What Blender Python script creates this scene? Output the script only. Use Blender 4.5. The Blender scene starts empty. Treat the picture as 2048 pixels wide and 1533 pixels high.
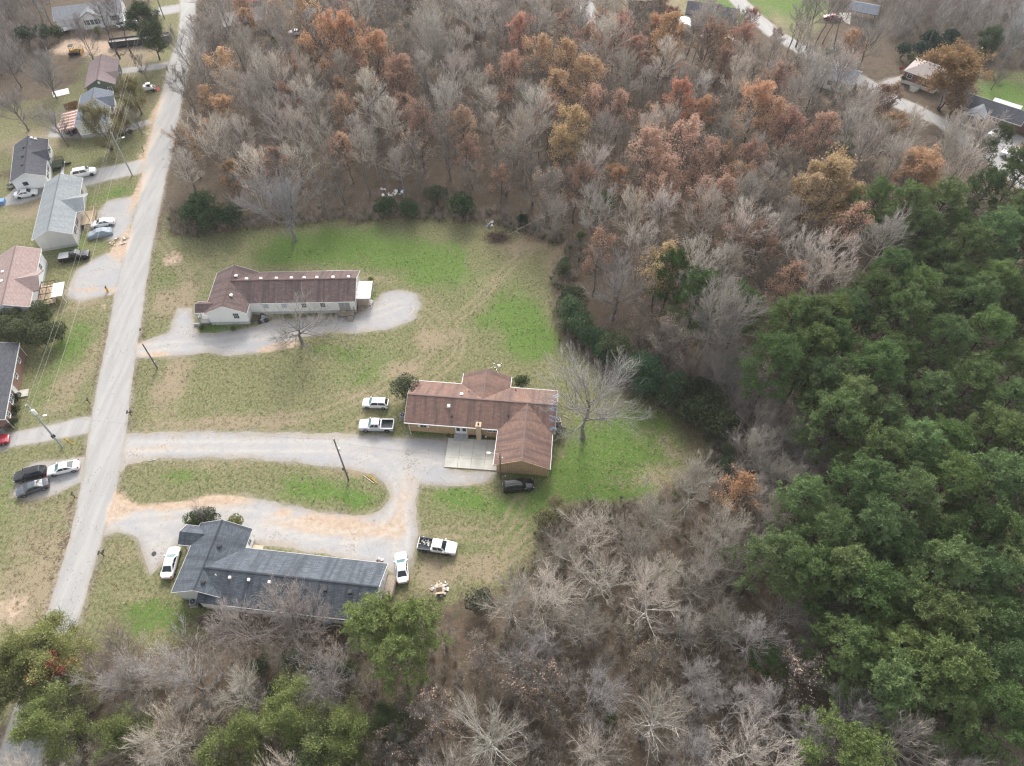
# Aerial view of a rural neighbourhood in late autumn: everything is placed in metres on a flat site,
# x to the east, y to the north, the drone hovering 98 m above the origin.
import bpy, math, random
import numpy as np
from mathutils import Vector, Matrix

S = bpy.context.scene
COL = S.collection
R = math.radians

# ---------------------------------------------------------------- camera
cam = bpy.data.cameras.new('camera')
cam.sensor_width = 36.0
cam.lens = 24.96
cam.clip_start = 0.5
cam.clip_end = 9000
camo = bpy.data.objects.new('camera', cam)
COL.objects.link(camo)
camo.location = (0, 0, 98.0)
camo.rotation_euler = (R(38.1), 0, 0)
S.camera = camo

# ---------------------------------------------------------------- sky, sun, exposure
SUN_EL, SUN_AZ = 36.0, 1.0           # the sun stands north of the site, veiled by thin cloud
world = bpy.data.worlds.new('World')
S.world = world
world.use_nodes = True
wn = world.node_tree
bg = wn.nodes['Background']
sky = wn.nodes.new('ShaderNodeTexSky')
sky.sky_type = 'NISHITA'
sky.sun_disc = False
sky.sun_elevation = R(SUN_EL)
sky.sun_rotation = R(SUN_AZ)
sky.air_density = 1.0
sky.dust_density = 4.0
sky.ozone_density = 1.0
hsv = wn.nodes.new('ShaderNodeHueSaturation')
hsv.inputs['Saturation'].default_value = 0.30
wn.links.new(sky.outputs[0], hsv.inputs['Color'])
wn.links.new(hsv.outputs[0], bg.inputs[0])
bg.inputs[1].default_value = 0.15
sun = bpy.data.lights.new('sun', 'SUN')
sun.energy = 1.05
sun.angle = R(14)
sun.color = (1.0, 0.955, 0.89)
suno = bpy.data.objects.new('sun', sun)
COL.objects.link(suno)
suno.location = (0, 60, 160)
suno.rotation_euler = (R(SUN_EL - 90), 0, R(-SUN_AZ))
S.view_settings.view_transform = 'Standard'
S.view_settings.look = 'None'
S.view_settings.gamma = 1
S.view_settings.use_curve_mapping = False
S.view_settings.exposure = 1.3
S.cycles.use_denoising = True
S.cycles.denoiser = 'OPENIMAGEDENOISE'
S.cycles.denoising_input_passes = 'RGB_ALBEDO_NORMAL'
S.cycles.denoising_prefilter = 'NONE'
S.cycles.use_adaptive_sampling = False
S.cycles.filter_width = 1.25
S.cycles.max_bounces = 5
S.cycles.diffuse_bounces = 3
S.cycles.glossy_bounces = 2
S.cycles.transmission_bounces = 2
S.cycles.transparent_max_bounces = 4
S.cycles.volume_bounces = 0
S.cycles.caustics_reflective = False
S.cycles.caustics_refractive = False

# ---------------------------------------------------------------- helpers
def tag(o, label=None, cat=None, group=None, kind=None):
    if label: o['label'] = label
    if cat: o['category'] = cat
    if group: o['group'] = group
    if kind: o['kind'] = kind
    return o

def empty(name, loc, rz=0.0, label=None, cat=None, group=None):
    o = bpy.data.objects.new(name, None)
    o.empty_display_size = 0.3
    COL.objects.link(o)
    o.location = loc if len(loc) == 3 else (loc[0], loc[1], 0)
    o.rotation_euler = (0, 0, rz)
    return tag(o, label, cat, group)

def link(name, me, parent=None, loc=None, rot=None):
    o = bpy.data.objects.new(name, me)
    COL.objects.link(o)
    if parent is not None: o.parent = parent
    if loc is not None: o.location = loc
    if rot is not None: o.rotation_euler = rot
    return o

class MB:
    """collects faces; build() links them as one mesh object"""
    def __init__(s): s.v = []; s.f = []; s.uv = []; s.m = []
    def face(s, pts, uv=None, m=0):
        b = len(s.v); s.v += [tuple(p) for p in pts]
        s.f.append(tuple(range(b, b + len(pts)))); s.m.append(m)
        s.uv.append(uv if uv else [(p[0], p[1]) for p in pts])
        return s
    def box(s, x0, x1, y0, y1, z0, z1, m=0):
        b = len(s.v)
        s.v += [(x0,y0,z0),(x1,y0,z0),(x1,y1,z0),(x0,y1,z0),(x0,y0,z1),(x1,y0,z1),(x1,y1,z1),(x0,y1,z1)]
        for q in ((0,3,2,1),(4,5,6,7),(0,1,5,4),(1,2,6,5),(2,3,7,6),(3,0,4,7)):
            s.f.append(tuple(b+i for i in q)); s.m.append(m)
            s.uv.append([(s.v[b+i][0] + s.v[b+i][1], s.v[b+i][2]) if q[0] != 4 else (s.v[b+i][0], s.v[b+i][1]) for i in q])
        return s
    def bar(s, p, q, w, h, up=(0,0,1), m=0):
        p = Vector(p); q = Vector(q); d = (q - p).normalized(); u = Vector(up)
        a = d.cross(u)
        if a.length < 1e-4: a = d.cross(Vector((1,0,0)))
        a.normalize(); c = a.cross(d); a = a*w/2; c = c*h/2
        b = len(s.v)
        for e in (p, q):
            s.v += [tuple(e-a-c), tuple(e+a-c), tuple(e+a+c), tuple(e-a+c)]
        for f in ((0,1,2,3),(7,6,5,4),(0,4,5,1),(1,5,6,2),(2,6,7,3),(3,7,4,0)):
            s.f.append(tuple(b+i for i in f)); s.m.append(m); s.uv.append([(0,0)]*4)
        return s
    def tube(s, pts, rad, n=6, m=0, cap=True):
        pts = [Vector(p) for p in pts]
        if not hasattr(rad, '__len__'): rad = [rad]*len(pts)
        b = len(s.v); k = len(pts)
        for i, p in enumerate(pts):
            d = (pts[min(i+1,k-1)] - pts[max(i-1,0)]).normalized()
            a = d.cross(Vector((0,0,1)))
            if a.length < 1e-3: a = Vector((1,0,0))
            a.normalize(); c = a.cross(d)
            for j in range(n):
                t = 2*math.pi*j/n
                s.v.append(tuple(p + a*rad[i]*math.cos(t) + c*rad[i]*math.sin(t)))
        for i in range(k-1):
            for j in range(n):
                j2 = (j+1) % n
                s.f.append((b+i*n+j, b+i*n+j2, b+(i+1)*n+j2, b+(i+1)*n+j)); s.m.append(m); s.uv.append([(0,0)]*4)
        if cap:
            for o, r in ((0, True), ((k-1)*n, False)):
                idx = [b+o+j for j in range(n)]
                s.f.append(tuple(idx if r else idx[::-1])); s.m.append(m); s.uv.append([(0,0)]*n)
        return s
    def cyl(s, c, r, z0, z1, n=12, m=0, r1=None):
        return s.tube([(c[0],c[1],z0),(c[0],c[1],z1)], [r, r if r1 is None else r1], n, m)
    def mesh(s, name, mats, smooth=None):
        me = bpy.data.meshes.new(name)
        me.from_pydata(s.v, [], s.f)
        u = me.uv_layers.new(name='UVMap')
        flat = [c for f in s.uv for p in f for c in p]
        u.data.foreach_set('uv', flat)
        mats = mats if isinstance(mats, (list, tuple)) else [mats]
        for m in mats: me.materials.append(m)
        if len(mats) > 1: me.polygons.foreach_set('material_index', s.m)
        if smooth is not None:
            me.polygons.foreach_set('use_smooth', [True]*len(me.polygons))
            me.set_sharp_from_angle(angle=R(smooth))
        me.update()
        return me
    def build(s, name, mats, parent=None, smooth=None, loc=None, rot=None):
        return link(name, s.mesh(name, mats, smooth), parent, loc, rot)

def mesh_np(name, V, faces, mats, attrs=None, mat_idx=None):
    """fast mesh from numpy: faces is a list of (M,3) / (M,4) index arrays"""
    me = bpy.data.meshes.new(name)
    V = np.asarray(V, dtype=np.float32)
    me.vertices.add(len(V)); me.vertices.foreach_set('co', V.ravel())
    faces = [f for f in faces if len(f)]
    loops = np.concatenate([f.ravel() for f in faces]).astype(np.int32)
    tot = np.concatenate([np.full(len(f), f.shape[1], np.int32) for f in faces])
    start = np.concatenate([[0], np.cumsum(tot)[:-1]]).astype(np.int32)
    me.loops.add(len(loops)); me.loops.foreach_set('vertex_index', loops)
    me.polygons.add(len(tot)); me.polygons.foreach_set('loop_start', start); me.polygons.foreach_set('loop_total', tot)
    for m in (mats if isinstance(mats, (list, tuple)) else [mats]): me.materials.append(m)
    if mat_idx is not None: me.polygons.foreach_set('material_index', np.asarray(mat_idx, np.int32))
    for k, a in (attrs or {}).items():
        at = me.attributes.new(k, 'FLOAT', 'POINT'); at.data.foreach_set('value', np.asarray(a, np.float32))
    me.update(calc_edges=True)
    return me

# ---------------------------------------------------------------- materials
class NT:
    """short hand for building a node tree"""
    def __init__(s, name):
        s.mat = bpy.data.materials.new(name); s.mat.use_nodes = True
        s.t = s.mat.node_tree; s.t.nodes.clear()
        s.out = s.t.nodes.new('ShaderNodeOutputMaterial')
    def n(s, ty, **kw):
        nd = s.t.nodes.new(ty)
        for k, v in kw.items(): setattr(nd, k, v)
        return nd
    def set(s, sock, v):
        if hasattr(v, 'is_linked') or isinstance(v, bpy.types.NodeSocket): s.t.links.new(v, sock)
        elif isinstance(v, (tuple, list)) and len(v) == 3 and sock.type == 'RGBA': sock.default_value = (*v, 1)
        else: sock.default_value = v
    def noise(s, scale, detail=4, rough=0.55, vec=None, dist=0.0):
        nd = s.n('ShaderNodeTexNoise'); nd.inputs['Scale'].default_value = scale
        nd.inputs['Detail'].default_value = detail; nd.inputs['Roughness'].default_value = rough
        nd.inputs['Distortion'].default_value = dist
        if vec is not None: s.t.links.new(vec, nd.inputs['Vector'])
        return nd.outputs['Fac']
    def voro(s, scale, vec=None, out='Color'):
        nd = s.n('ShaderNodeTexVoronoi'); nd.inputs['Scale'].default_value = scale
        if vec is not None: s.t.links.new(vec, nd.inputs['Vector'])
        return nd.outputs[out]
    def math(s, op, a, b=None, c=None, clamp=False):
        nd = s.n('ShaderNodeMath', operation=op, use_clamp=clamp)
        s.set(nd.inputs[0], a)
        if b is not None: s.set(nd.inputs[1], b)
        if c is not None: s.set(nd.inputs[2], c)
        return nd.outputs[0]
    def mapr(s, v, a, b, c=0.0, d=1.0, smooth=True):
        nd = s.n('ShaderNodeMapRange', interpolation_type='SMOOTHSTEP' if smooth else 'LINEAR')
        s.set(nd.inputs['Value'], v)
        for k, x in zip(('From Min','From Max','To Min','To Max'), (a,b,c,d)): s.set(nd.inputs[k], x)
        return nd.outputs[0]
    def mix(s, f, a, b, mode='MIX'):
        nd = s.n('ShaderNodeMix', data_type='RGBA', blend_type=mode)
        s.set(nd.inputs[0], f); s.set(nd.inputs[6], a); s.set(nd.inputs[7], b)
        return nd.outputs[2]
    def attr(s, name, out='Fac'):
        nd = s.n('ShaderNodeAttribute', attribute_name=name); return nd.outputs[out]
    def pos(s, which='Object'):
        return s.n('ShaderNodeTexCoord').outputs[which]
    def geo(s): return s.n('ShaderNodeNewGeometry').outputs['Position']
    def mapping(s, vec, scale=(1,1,1), rot=(0,0,0)):
        nd = s.n('ShaderNodeMapping'); s.t.links.new(vec, nd.inputs['Vector'])
        nd.inputs['Scale'].default_value = scale; nd.inputs['Rotation'].default_value = rot
        return nd.outputs[0]
    def bump(s, h, strength=0.3, dist=0.05):
        nd = s.n('ShaderNodeBump'); nd.inputs['Strength'].default_value = strength
        nd.inputs['Distance'].default_value = dist; s.t.links.new(h, nd.inputs['Height'])
        return nd.outputs[0]
    def done(s, color, rough=0.8, metal=0.0, spec=0.3, normal=None, coat=0.0, transl=None):
        p = s.n('ShaderNodeBsdfPrincipled')
        s.set(p.inputs['Base Color'], color); s.set(p.inputs['Roughness'], rough)
        p.inputs['Metallic'].default_value = metal
        p.inputs['Specular IOR Level'].default_value = spec
        p.inputs['Coat Weight'].default_value = coat
        if normal is not None: s.t.links.new(normal, p.inputs['Normal'])
        sh = p.outputs[0]
        if transl:
            tr = s.n('ShaderNodeBsdfTranslucent'); s.set(tr.inputs[0], color)
            mx = s.n('ShaderNodeMixShader'); mx.inputs[0].default_value = transl
            s.t.links.new(sh, mx.inputs[1]); s.t.links.new(tr.outputs[0], mx.inputs[2]); sh = mx.outputs[0]
        s.t.links.new(sh, s.out.inputs[0])
        return s.mat

def plain(name, col, rough=0.7, var=0.12, scale=6.0, metal=0.0, spec=0.3, coat=0.0):
    t = NT(name); p = t.pos()
    f = t.noise(scale, 4, 0.6, p)
    lo = tuple(c*(1-var) for c in col); hi = tuple(min(1, c*(1+var)) for c in col)
    return t.done(t.mix(t.mapr(f, 0.3, 0.7), lo, hi), rough, metal, spec, coat=coat)

def shingles(name, dark, light, streak, streak_amt=0.5):
    """asphalt shingle courses: tabs differ a little, long dark algae streaks run down the slope"""
    t = NT(name); uv = t.pos('UV')
    b = t.n('ShaderNodeTexBrick'); t.t.links.new(uv, b.inputs['Vector'])
    b.inputs['Scale'].default_value = 1.0
    b.inputs['Brick Width'].default_value = 0.62; b.inputs['Row Height'].default_value = 0.20
    b.inputs['Mortar Size'].default_value = 0.018; b.inputs['Mortar Smooth'].default_value = 0.2
    b.inputs['Color1'].default_value = (*dark, 1); b.inputs['Color2'].default_value = (*light, 1)
    b.inputs['Mortar'].default_value = (*[c*0.45 for c in dark], 1)
    st = t.noise(1.0, 4, 0.6, t.mapping(uv, (1.1, 0.10, 1)))
    big = t.noise(0.25, 3, 0.5, uv)
    f = t.math('MULTIPLY', t.mapr(st, 0.40, 0.64), t.mapr(big, 0.22, 0.55))
    c = t.mix(t.math('MULTIPLY', f, streak_amt), b.outputs['Color'], streak)
    g = t.noise(14, 3, 0.7, uv)
    c = t.mix(t.mapr(g, 0.2, 0.8, 0.0, 0.35), c, light)
    return t.done(c, 0.9, spec=0.2, normal=t.bump(b.outputs['Fac'], 0.4, -0.02))

def siding(name, col, pitch=0.2, dirty=(0.35,0.36,0.3), dirt=0.25):
    t = NT(name); p = t.pos()
    sep = t.n('ShaderNodeSeparateXYZ'); t.t.links.new(p, sep.inputs[0])
    w = t.math('FRACT', t.math('DIVIDE', sep.outputs[2], pitch))
    edge = t.mapr(w, 0.0, 0.16)
    n = t.noise(0.7, 4, 0.6, t.mapping(p, (1, 1, 0.35)))
    low = t.mapr(sep.outputs[2], 0.0, 1.6, 1.0, 0.25)
    c = t.mix(t.math('MULTIPLY', t.math('MULTIPLY', t.mapr(n, 0.45, 0.75), low), dirt), col, dirty)
    c = t.mix(edge, tuple(x*0.72 for x in col), c)
    return t.done(c, 0.55, spec=0.35, normal=t.bump(w, 0.25, 0.02))

def brickwall(name, a, b_, mortar):
    t = NT(name); uv = t.pos('UV')
    b = t.n('ShaderNodeTexBrick'); t.t.links.new(uv, b.inputs['Vector'])
    b.inputs['Scale'].default_value = 1.0
    b.inputs['Brick Width'].default_value = 0.22; b.inputs['Row Height'].default_value = 0.075
    b.inputs['Mortar Size'].default_value = 0.01
    b.inputs['Color1'].default_value = (*a,1); b.inputs['Color2'].default_value = (*b_,1); b.inputs['Mortar'].default_value = (*mortar,1)
    return t.done(b.outputs['Color'], 0.85, normal=t.bump(b.outputs['Fac'], 0.4, -0.01))

def objtint(name, var=0.35, rough=0.75, transl=0.35, scale=0.9, spec=0.2):
    """leaves / needles / bark whose colour each plant sets for itself, with clump to clump variety"""
    t = NT(name)
    oi = t.n('ShaderNodeObjectInfo')
    p = t.pos()
    n1 = t.noise(scale, 3, 0.6, p); n2 = t.noise(6.0, 2, 0.6, p)
    f = t.math('ADD', t.math('MULTIPLY', n1, 0.6), t.math('MULTIPLY', n2, 0.4))
    k = t.mapr(f, 0.3, 0.7, 1-var, 1+var, smooth=False)
    vm = t.n('ShaderNodeVectorMath', operation='SCALE')
    t.t.links.new(oi.outputs['Color'], vm.inputs[0]); t.t.links.new(k, vm.inputs['Scale'])
    return t.done(vm.outputs[0], rough, spec=spec, transl=transl)

M = {}
M['leaf'] = objtint('leaf', 0.4, 0.7, 0.35)
M['needle'] = objtint('needle', 0.42, 0.6, 0.18, 0.7)
M['bark'] = objtint('bark', 0.3, 0.9, None, 2.0)
M['twig'] = objtint('twig', 0.25, 0.9, None, 1.0)
M['white_siding'] = siding('white_siding', (0.81,0.81,0.77))
M['cool_white_siding'] = siding('cool_white_siding', (0.80,0.81,0.82))
M['grey_siding'] = siding('grey_siding', (0.56,0.55,0.52), dirty=(0.2,0.19,0.16), dirt=0.5)
M['green_siding'] = siding('green_siding', (0.085,0.11,0.085), dirt=0.05)
M['tan_siding'] = siding('tan_siding', (0.42,0.36,0.28), dirt=0.1)
M['plank'] = plain('tan_plank_paint', (0.47,0.34,0.20), 0.7, 0.14, 3)
M['white_trim'] = plain('white_trim', (0.66,0.66,0.65), 0.5, 0.05)
M['foundation'] = plain('foundation_block', (0.42,0.42,0.40), 0.9, 0.15, 4)
M['brick'] = brickwall('red_brick', (0.24,0.11,0.075), (0.17,0.075,0.055), (0.32,0.28,0.25))
M['tan_brick'] = brickwall('tan_brick', (0.50,0.36,0.22), (0.44,0.31,0.19), (0.5,0.44,0.36))
M['roof_redbrown'] = shingles('red_brown_shingles', (0.112,0.078,0.073), (0.178,0.128,0.119), (0.046,0.040,0.043), 0.8)
M['roof_brown'] = shingles('brown_shingles', (0.175,0.107,0.084), (0.255,0.162,0.13), (0.075,0.058,0.057), 0.85)
M['roof_slate'] = shingles('slate_blue_shingles', (0.072,0.083,0.098), (0.128,0.146,0.168), (0.026,0.029,0.036), 0.7)
M['roof_dark'] = shingles('dark_shingles', (0.06,0.062,0.072), (0.10,0.10,0.115), (0.04,0.04,0.048), 0.5)
M['roof_greygreen'] = shingles('grey_green_shingles', (0.215,0.235,0.245), (0.285,0.31,0.32), (0.12,0.14,0.145), 0.5)
M['roof_bluegrey'] = shingles('blue_grey_shingles', (0.12,0.14,0.17), (0.18,0.20,0.235), (0.09,0.10,0.12), 0.4)
M['roof_mauve'] = shingles('mauve_shingles', (0.20,0.15,0.155), (0.27,0.21,0.21), (0.13,0.10,0.105), 0.4)
M['roof_pink'] = shingles('faded_red_shingles', (0.26,0.19,0.175), (0.34,0.265,0.245), (0.19,0.12,0.11), 0.4)
M['roof_grey'] = shingles('pale_grey_shingles', (0.22,0.23,0.25), (0.30,0.31,0.33), (0.15,0.155,0.17), 0.4)
M['roof_tan'] = shingles('tan_shingles', (0.34,0.29,0.27), (0.42,0.37,0.34), (0.26,0.22,0.2), 0.4)
M['glass'] = plain('window_glass', (0.035,0.045,0.055), 0.12, 0.3, 2, spec=0.6)
M['blind'] = plain('window_blind', (0.42,0.45,0.52), 0.5, 0.15, 9)
M['wood'] = plain('weathered_wood', (0.30,0.25,0.20), 0.85, 0.25, 5)
M['fresh_wood'] = plain('fresh_timber', (0.48,0.38,0.27), 0.8, 0.15, 5)
M['dark_wood'] = plain('dark_timber', (0.10,0.07,0.05), 0.85, 0.2, 5)
M['grey_wood'] = plain('grey_timber', (0.34,0.34,0.33), 0.85, 0.2, 5)
M['pole_wood'] = plain('pole_wood', (0.17,0.15,0.13), 0.9, 0.2, 5)
M['pale_pole'] = plain('galvanised_grey_pole', (0.33,0.35,0.34), 0.8, 0.15, 5)
M['red_shutter'] = plain('red_shutter', (0.22,0.06,0.06), 0.6)
M['dark_shutter'] = plain('dark_shutter', (0.03,0.03,0.05), 0.6)
M['metal'] = plain('grey_metal', (0.42,0.43,0.44), 0.45, 0.1, metal=0.6)
M['white_metal'] = plain('white_metal', (0.80,0.80,0.79), 0.4, 0.05)
M['dark_metal'] = plain('dark_metal', (0.03,0.03,0.035), 0.5, 0.2)
M['vent_grey'] = plain('vent_grey', (0.30,0.31,0.32), 0.5, 0.1)
M['vent_dark'] = plain('vent_dark', (0.04,0.042,0.046), 0.6, 0.1)
M['vent_pale'] = plain('vent_pale', (0.66,0.63,0.61), 0.5, 0.1)
M['rust'] = plain('rusty_tin', (0.26,0.12,0.085), 0.8, 0.35, 1.5)
M['rust_pale'] = plain('bleached_tin', (0.55,0.46,0.42), 0.7, 0.2, 1.5)
M['concrete'] = None
M['black_plastic'] = plain('black_plastic', (0.02,0.02,0.022), 0.5)
M['blue_plastic'] = plain('blue_plastic', (0.03,0.10,0.30), 0.45)
M['pale_blue'] = plain('pale_blue_tarp', (0.16,0.28,0.50), 0.5)
M['teal'] = plain('teal_paint', (0.03,0.12,0.14), 0.5)
M['yellow'] = plain('yellow_paint', (0.62,0.36,0.03), 0.5)
M['digger'] = plain('digger_yellow', (0.44,0.25,0.06), 0.5)
M['orange'] = plain('orange_paint', (0.55,0.16,0.04), 0.5)
M['red'] = plain('red_paint', (0.32,0.02,0.025), 0.35)
M['cardboard'] = plain('cardboard', (0.42,0.32,0.22), 0.85)
M['ash'] = plain('pale_ash', (0.50,0.48,0.46), 0.95, 0.3, 8)
M['tyre'] = plain('tyre_rubber', (0.018,0.018,0.019), 0.8)
M['rim'] = plain('wheel_alloy', (0.50,0.51,0.52), 0.3, 0.05, metal=0.7)
M['dark_rim'] = plain('dark_wheel', (0.03,0.03,0.03), 0.4)
M['car_glass'] = plain('car_glass', (0.02,0.028,0.032), 0.06, 0.2, 1, spec=0.7)
M['car_glass_teal'] = plain('tinted_windscreen', (0.10,0.17,0.18), 0.08, 0.2, 1, spec=0.7)
M['headlight'] = plain('headlight_lens', (0.70,0.72,0.74), 0.15)
M['taillight'] = plain('taillight_lens', (0.34,0.02,0.02), 0.2)
M['paint_white'] = plain('white_car_paint', (0.74,0.74,0.735), 0.25, 0.02, coat=0.4)
M['paint_silver'] = plain('silver_car_paint', (0.56,0.58,0.60), 0.28, 0.03, metal=0.25, coat=0.4)
M['paint_black'] = plain('black_car_paint', (0.012,0.012,0.014), 0.18, 0.1, coat=0.6)
M['paint_grey'] = plain('grey_car_paint', (0.09,0.10,0.115), 0.22, 0.05, metal=0.3, coat=0.6)
M['paint_red'] = plain('red_car_paint', (0.30,0.015,0.03), 0.22, 0.05, coat=0.6)
M['car_cover'] = plain('grey_car_cover', (0.26,0.30,0.34), 0.6, 0.12, 1.5)
M['bed'] = plain('truck_bed_liner', (0.06,0.065,0.07), 0.7, 0.2)
M['insulator'] = plain('insulator', (0.55,0.56,0.57), 0.4)
M['wire'] = plain('overhead_cable', (0.2,0.2,0.19), 0.6)
M['wire_pale'] = plain('pale_overhead_cable', (0.36,0.35,0.31), 0.6)

# ---------------------------------------------------------------- the site plan (metres)
rng = np.random.default_rng(11)
ROAD = [(-60.17, 35.29), (-60.67, 40.44), (-61.37, 47.47), (-61.84, 53.36), (-62.75, 59.20), (-64.04, 65.93), (-65.79, 73.18), (-67.19, 79.27), (-68.58, 85.74),
        (-69.87, 92.00), (-72.01, 101.41), (-74.04, 111.67), (-76.76, 126.31), (-78.87, 138.07), (-79.62, 144.86), (-84.78, 171.09), (-87.28, 185.95), (-88.95, 194.38), (-92.85, 212.04), (-98.63, 235.30),
        (-104.27, 235.30), (-98.00, 215.18), (-95.20, 202.97), (-93.95, 194.38), (-92.86, 185.16), (-90.46, 173.27), (-88.41, 159.57), (-85.50, 143.08), (-82.24, 128.05), (-80.33, 116.35), (-78.78, 107.16), (-77.63, 100.29),
        (-75.84, 92.64), (-73.96, 83.34), (-72.23, 74.80), (-71.07, 69.49), (-69.98, 64.94), (-68.68, 59.66), (-67.34, 53.36), (-66.24, 47.06), (-65.49, 40.82), (-65.08, 35.71),
        (-64.48, 28.95), (-63.92, 18.66), (-63.66, 10.16), (-56.61, 10.16), (-58.15, 17.54), (-59.46, 26.40)]
FAR_ROAD = [(65.73, 231.78), (65.84, 224.95), (68.86, 213.61), (72.54, 202.97), (78.27, 193.26), (86.41, 180.50), (91.67, 174.24), (95.56, 165.91), (103.71, 157.81), (107.04, 149.94), (111.56, 138.07), (117.81, 117.96),
            (123.20, 124.59), (116.67, 141.91), (111.46, 152.02), (107.89, 158.46), (102.80, 166.37), (99.00, 170.14), (94.44, 178.97), (89.39, 186.22), (82.99, 194.38), (77.51, 204.75), (74.07, 213.92), (71.16, 224.95), (70.07, 231.78)]
GRAVEL_MAIN = [(-64.44, 66.13), (-60.19, 66.33), (-51.93, 66.53), (-38.57, 66.33), (-26.91, 66.13), (-18.52, 65.33), (-10.56, 64.94), (-10.48, 59.20), (-2.55, 58.64), (-4.66, 56.63), (-10.55, 56.27),
               (-14.84, 56.63), (-14.92, 53.79), (-14.19, 48.69), (-14.60, 44.66), (-14.98, 42.33), (-16.94, 41.57), (-18.53, 42.95), (-23.80, 44.04), (-28.36, 44.98), (-34.46, 45.93), (-38.65, 46.41),
               (-41.81, 48.69), (-48.83, 49.52), (-49.78, 46.25), (-50.60, 44.04), (-52.40, 41.57), (-54.68, 45.06), (-56.13, 47.71), (-59.66, 48.36), (-61.28, 47.22), (-62.30, 53.79), (-63.22, 59.66)]
ISLAND = [(-61.77, 54.49), (-62.59, 57.81), (-61.84, 60.32), (-57.75, 61.17), (-50.55, 61.45), (-42.39, 61.17), (-34.17, 60.51), (-26.77, 59.48), (-22.16, 58.46), (-19.77, 56.27), (-19.06, 54.05), (-19.99, 51.97),
          (-23.62, 50.95), (-29.46, 51.55), (-35.90, 53.09), (-40.83, 54.32), (-45.55, 54.49), (-49.62, 53.70), (-53.62, 52.83), (-59.33, 52.58)]
GRAVEL_UPPER = [(-69.23, 85.74), (-66.76, 87.21), (-63.81, 88.45), (-63.93, 92.00), (-63.82, 94.87), (-61.22, 95.13), (-59.98, 91.36), (-57.87, 88.45), (-51.56, 89.20), (-47.24, 90.72), (-43.75, 92.00), (-36.36, 92.90), (-30.18, 92.77),
                (-27.04, 95.67), (-25.46, 98.64), (-21.91, 100.15), (-18.68, 98.91), (-17.45, 95.67), (-18.31, 92.26), (-21.67, 89.96), (-28.03, 88.58), (-34.75, 88.83), (-38.63, 87.71), (-41.07, 85.50), (-46.64, 83.82),
                (-50.97, 82.99), (-55.26, 83.82), (-62.68, 82.87), (-68.74, 82.63)]
PAD_CARS = [(-77.75, 54.67), (-79.07, 58.46), (-77.54, 60.13), (-74.63, 60.88), (-69.35, 61.45), (-67.91, 57.18), (-70.75, 55.11), (-74.78, 53.53)]
DRIVE_BRICK = [(-88.31, 62.50), (-83.96, 66.33), (-80.23, 67.14), (-72.04, 69.59), (-70.70, 69.18), (-70.33, 66.33), (-75.43, 64.94), (-82.99, 63.18), (-87.19, 60.13)]
PAD_WEST = [(-87.06, 98.64), (-87.33, 104.97), (-85.57, 108.34), (-79.80, 112.28), (-77.14, 104.97), (-77.32, 101.41), (-77.64, 98.91), (-83.19, 96.60)]
PAD_NORTH = [(-87.67, 116.35), (-89.38, 123.74), (-88.94, 127.70), (-83.59, 129.46), (-82.24, 128.05), (-80.65, 116.67), (-83.13, 114.46)]
DRIVE_WHITE_SUV = [(-99.54, 134.15), (-97.83, 137.12), (-96.04, 139.40), (-92.59, 140.36), (-85.56, 143.28), (-84.30, 137.88), (-90.81, 135.26), (-95.69, 132.87), (-98.70, 131.96)]
LANE_BACK = [(-112.00, 127.70), (-111.14, 132.32), (-104.95, 133.05), (-103.05, 129.46), (-107.60, 126.66), (-111.23, 125.96)]
DRIVE_PATIO = [(-111.70, 152.02), (-112.67, 155.64), (-110.71, 160.01), (-104.42, 154.78), (-96.82, 155.64), (-90.02, 159.57), (-88.37, 158.25), (-94.73, 153.07), (-102.64, 151.60)]
DRIVE_TOP = [(-105.75, 183.85), (-99.17, 185.95), (-93.51, 187.82), (-92.75, 184.37), (-97.00, 183.33), (-104.68, 181.52)]
TRACK_TOP = [(-107.42, 218.38), (-104.23, 220.65), (-99.60, 222.29), (-98.10, 217.09), (-102.58, 215.18), (-105.93, 214.55)]
DRIVE_EAST = [(95.20, 175.97), (99.03, 178.47), (103.98, 181.01), (104.08, 178.97), (98.86, 175.97), (95.98, 173.51)]
LANE_FAR = [(17.90, 230.05), (24.07, 230.05), (25.98, 205.34), (22.60, 204.15)]
PARK_EAST = [(113.78, 154.78), (119.29, 156.28), (124.23, 150.97), (122.29, 139.02), (113.93, 140.94), (114.37, 148.91)]

LAWN_CENTRE = [(-74.75, 122.90), (-71.21, 116.35), (-65.35, 116.04), (-56.52, 118.61), (-49.15, 118.77), (-36.80, 121.23), (-34.50, 120.08), (-25.09, 121.73), (-16.48, 121.23), (-8.97, 120.73), (-2.55, 119.58), (3.78, 116.35), (10.90, 111.67),
               (8.82, 105.69), (7.63, 97.28), (8.25, 90.72), (10.59, 85.14), (15.71, 80.41), (20.49, 74.80), (25.28, 71.58), (31.44, 67.44), (33.25, 64.45), (31.69, 61.55), (27.41, 57.36), (21.44, 53.79), (15.92, 52.92), (9.74, 52.92),
               (5.00, 49.52), (3.39, 44.66), (0.43, 41.19), (-4.55, 38.59), (-8.75, 37.50), (-14.47, 38.22), (-19.74, 35.01), (-29.48, 35.01), (-38.52, 35.01), (-42.73, 32.60), (-49.05, 30.92), (-56.74, 31.58), (-60.63, 34.66),
               (-61.37, 47.47), (-62.75, 59.20), (-65.79, 73.18), (-69.87, 92.00), (-74.04, 111.67)]
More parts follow.
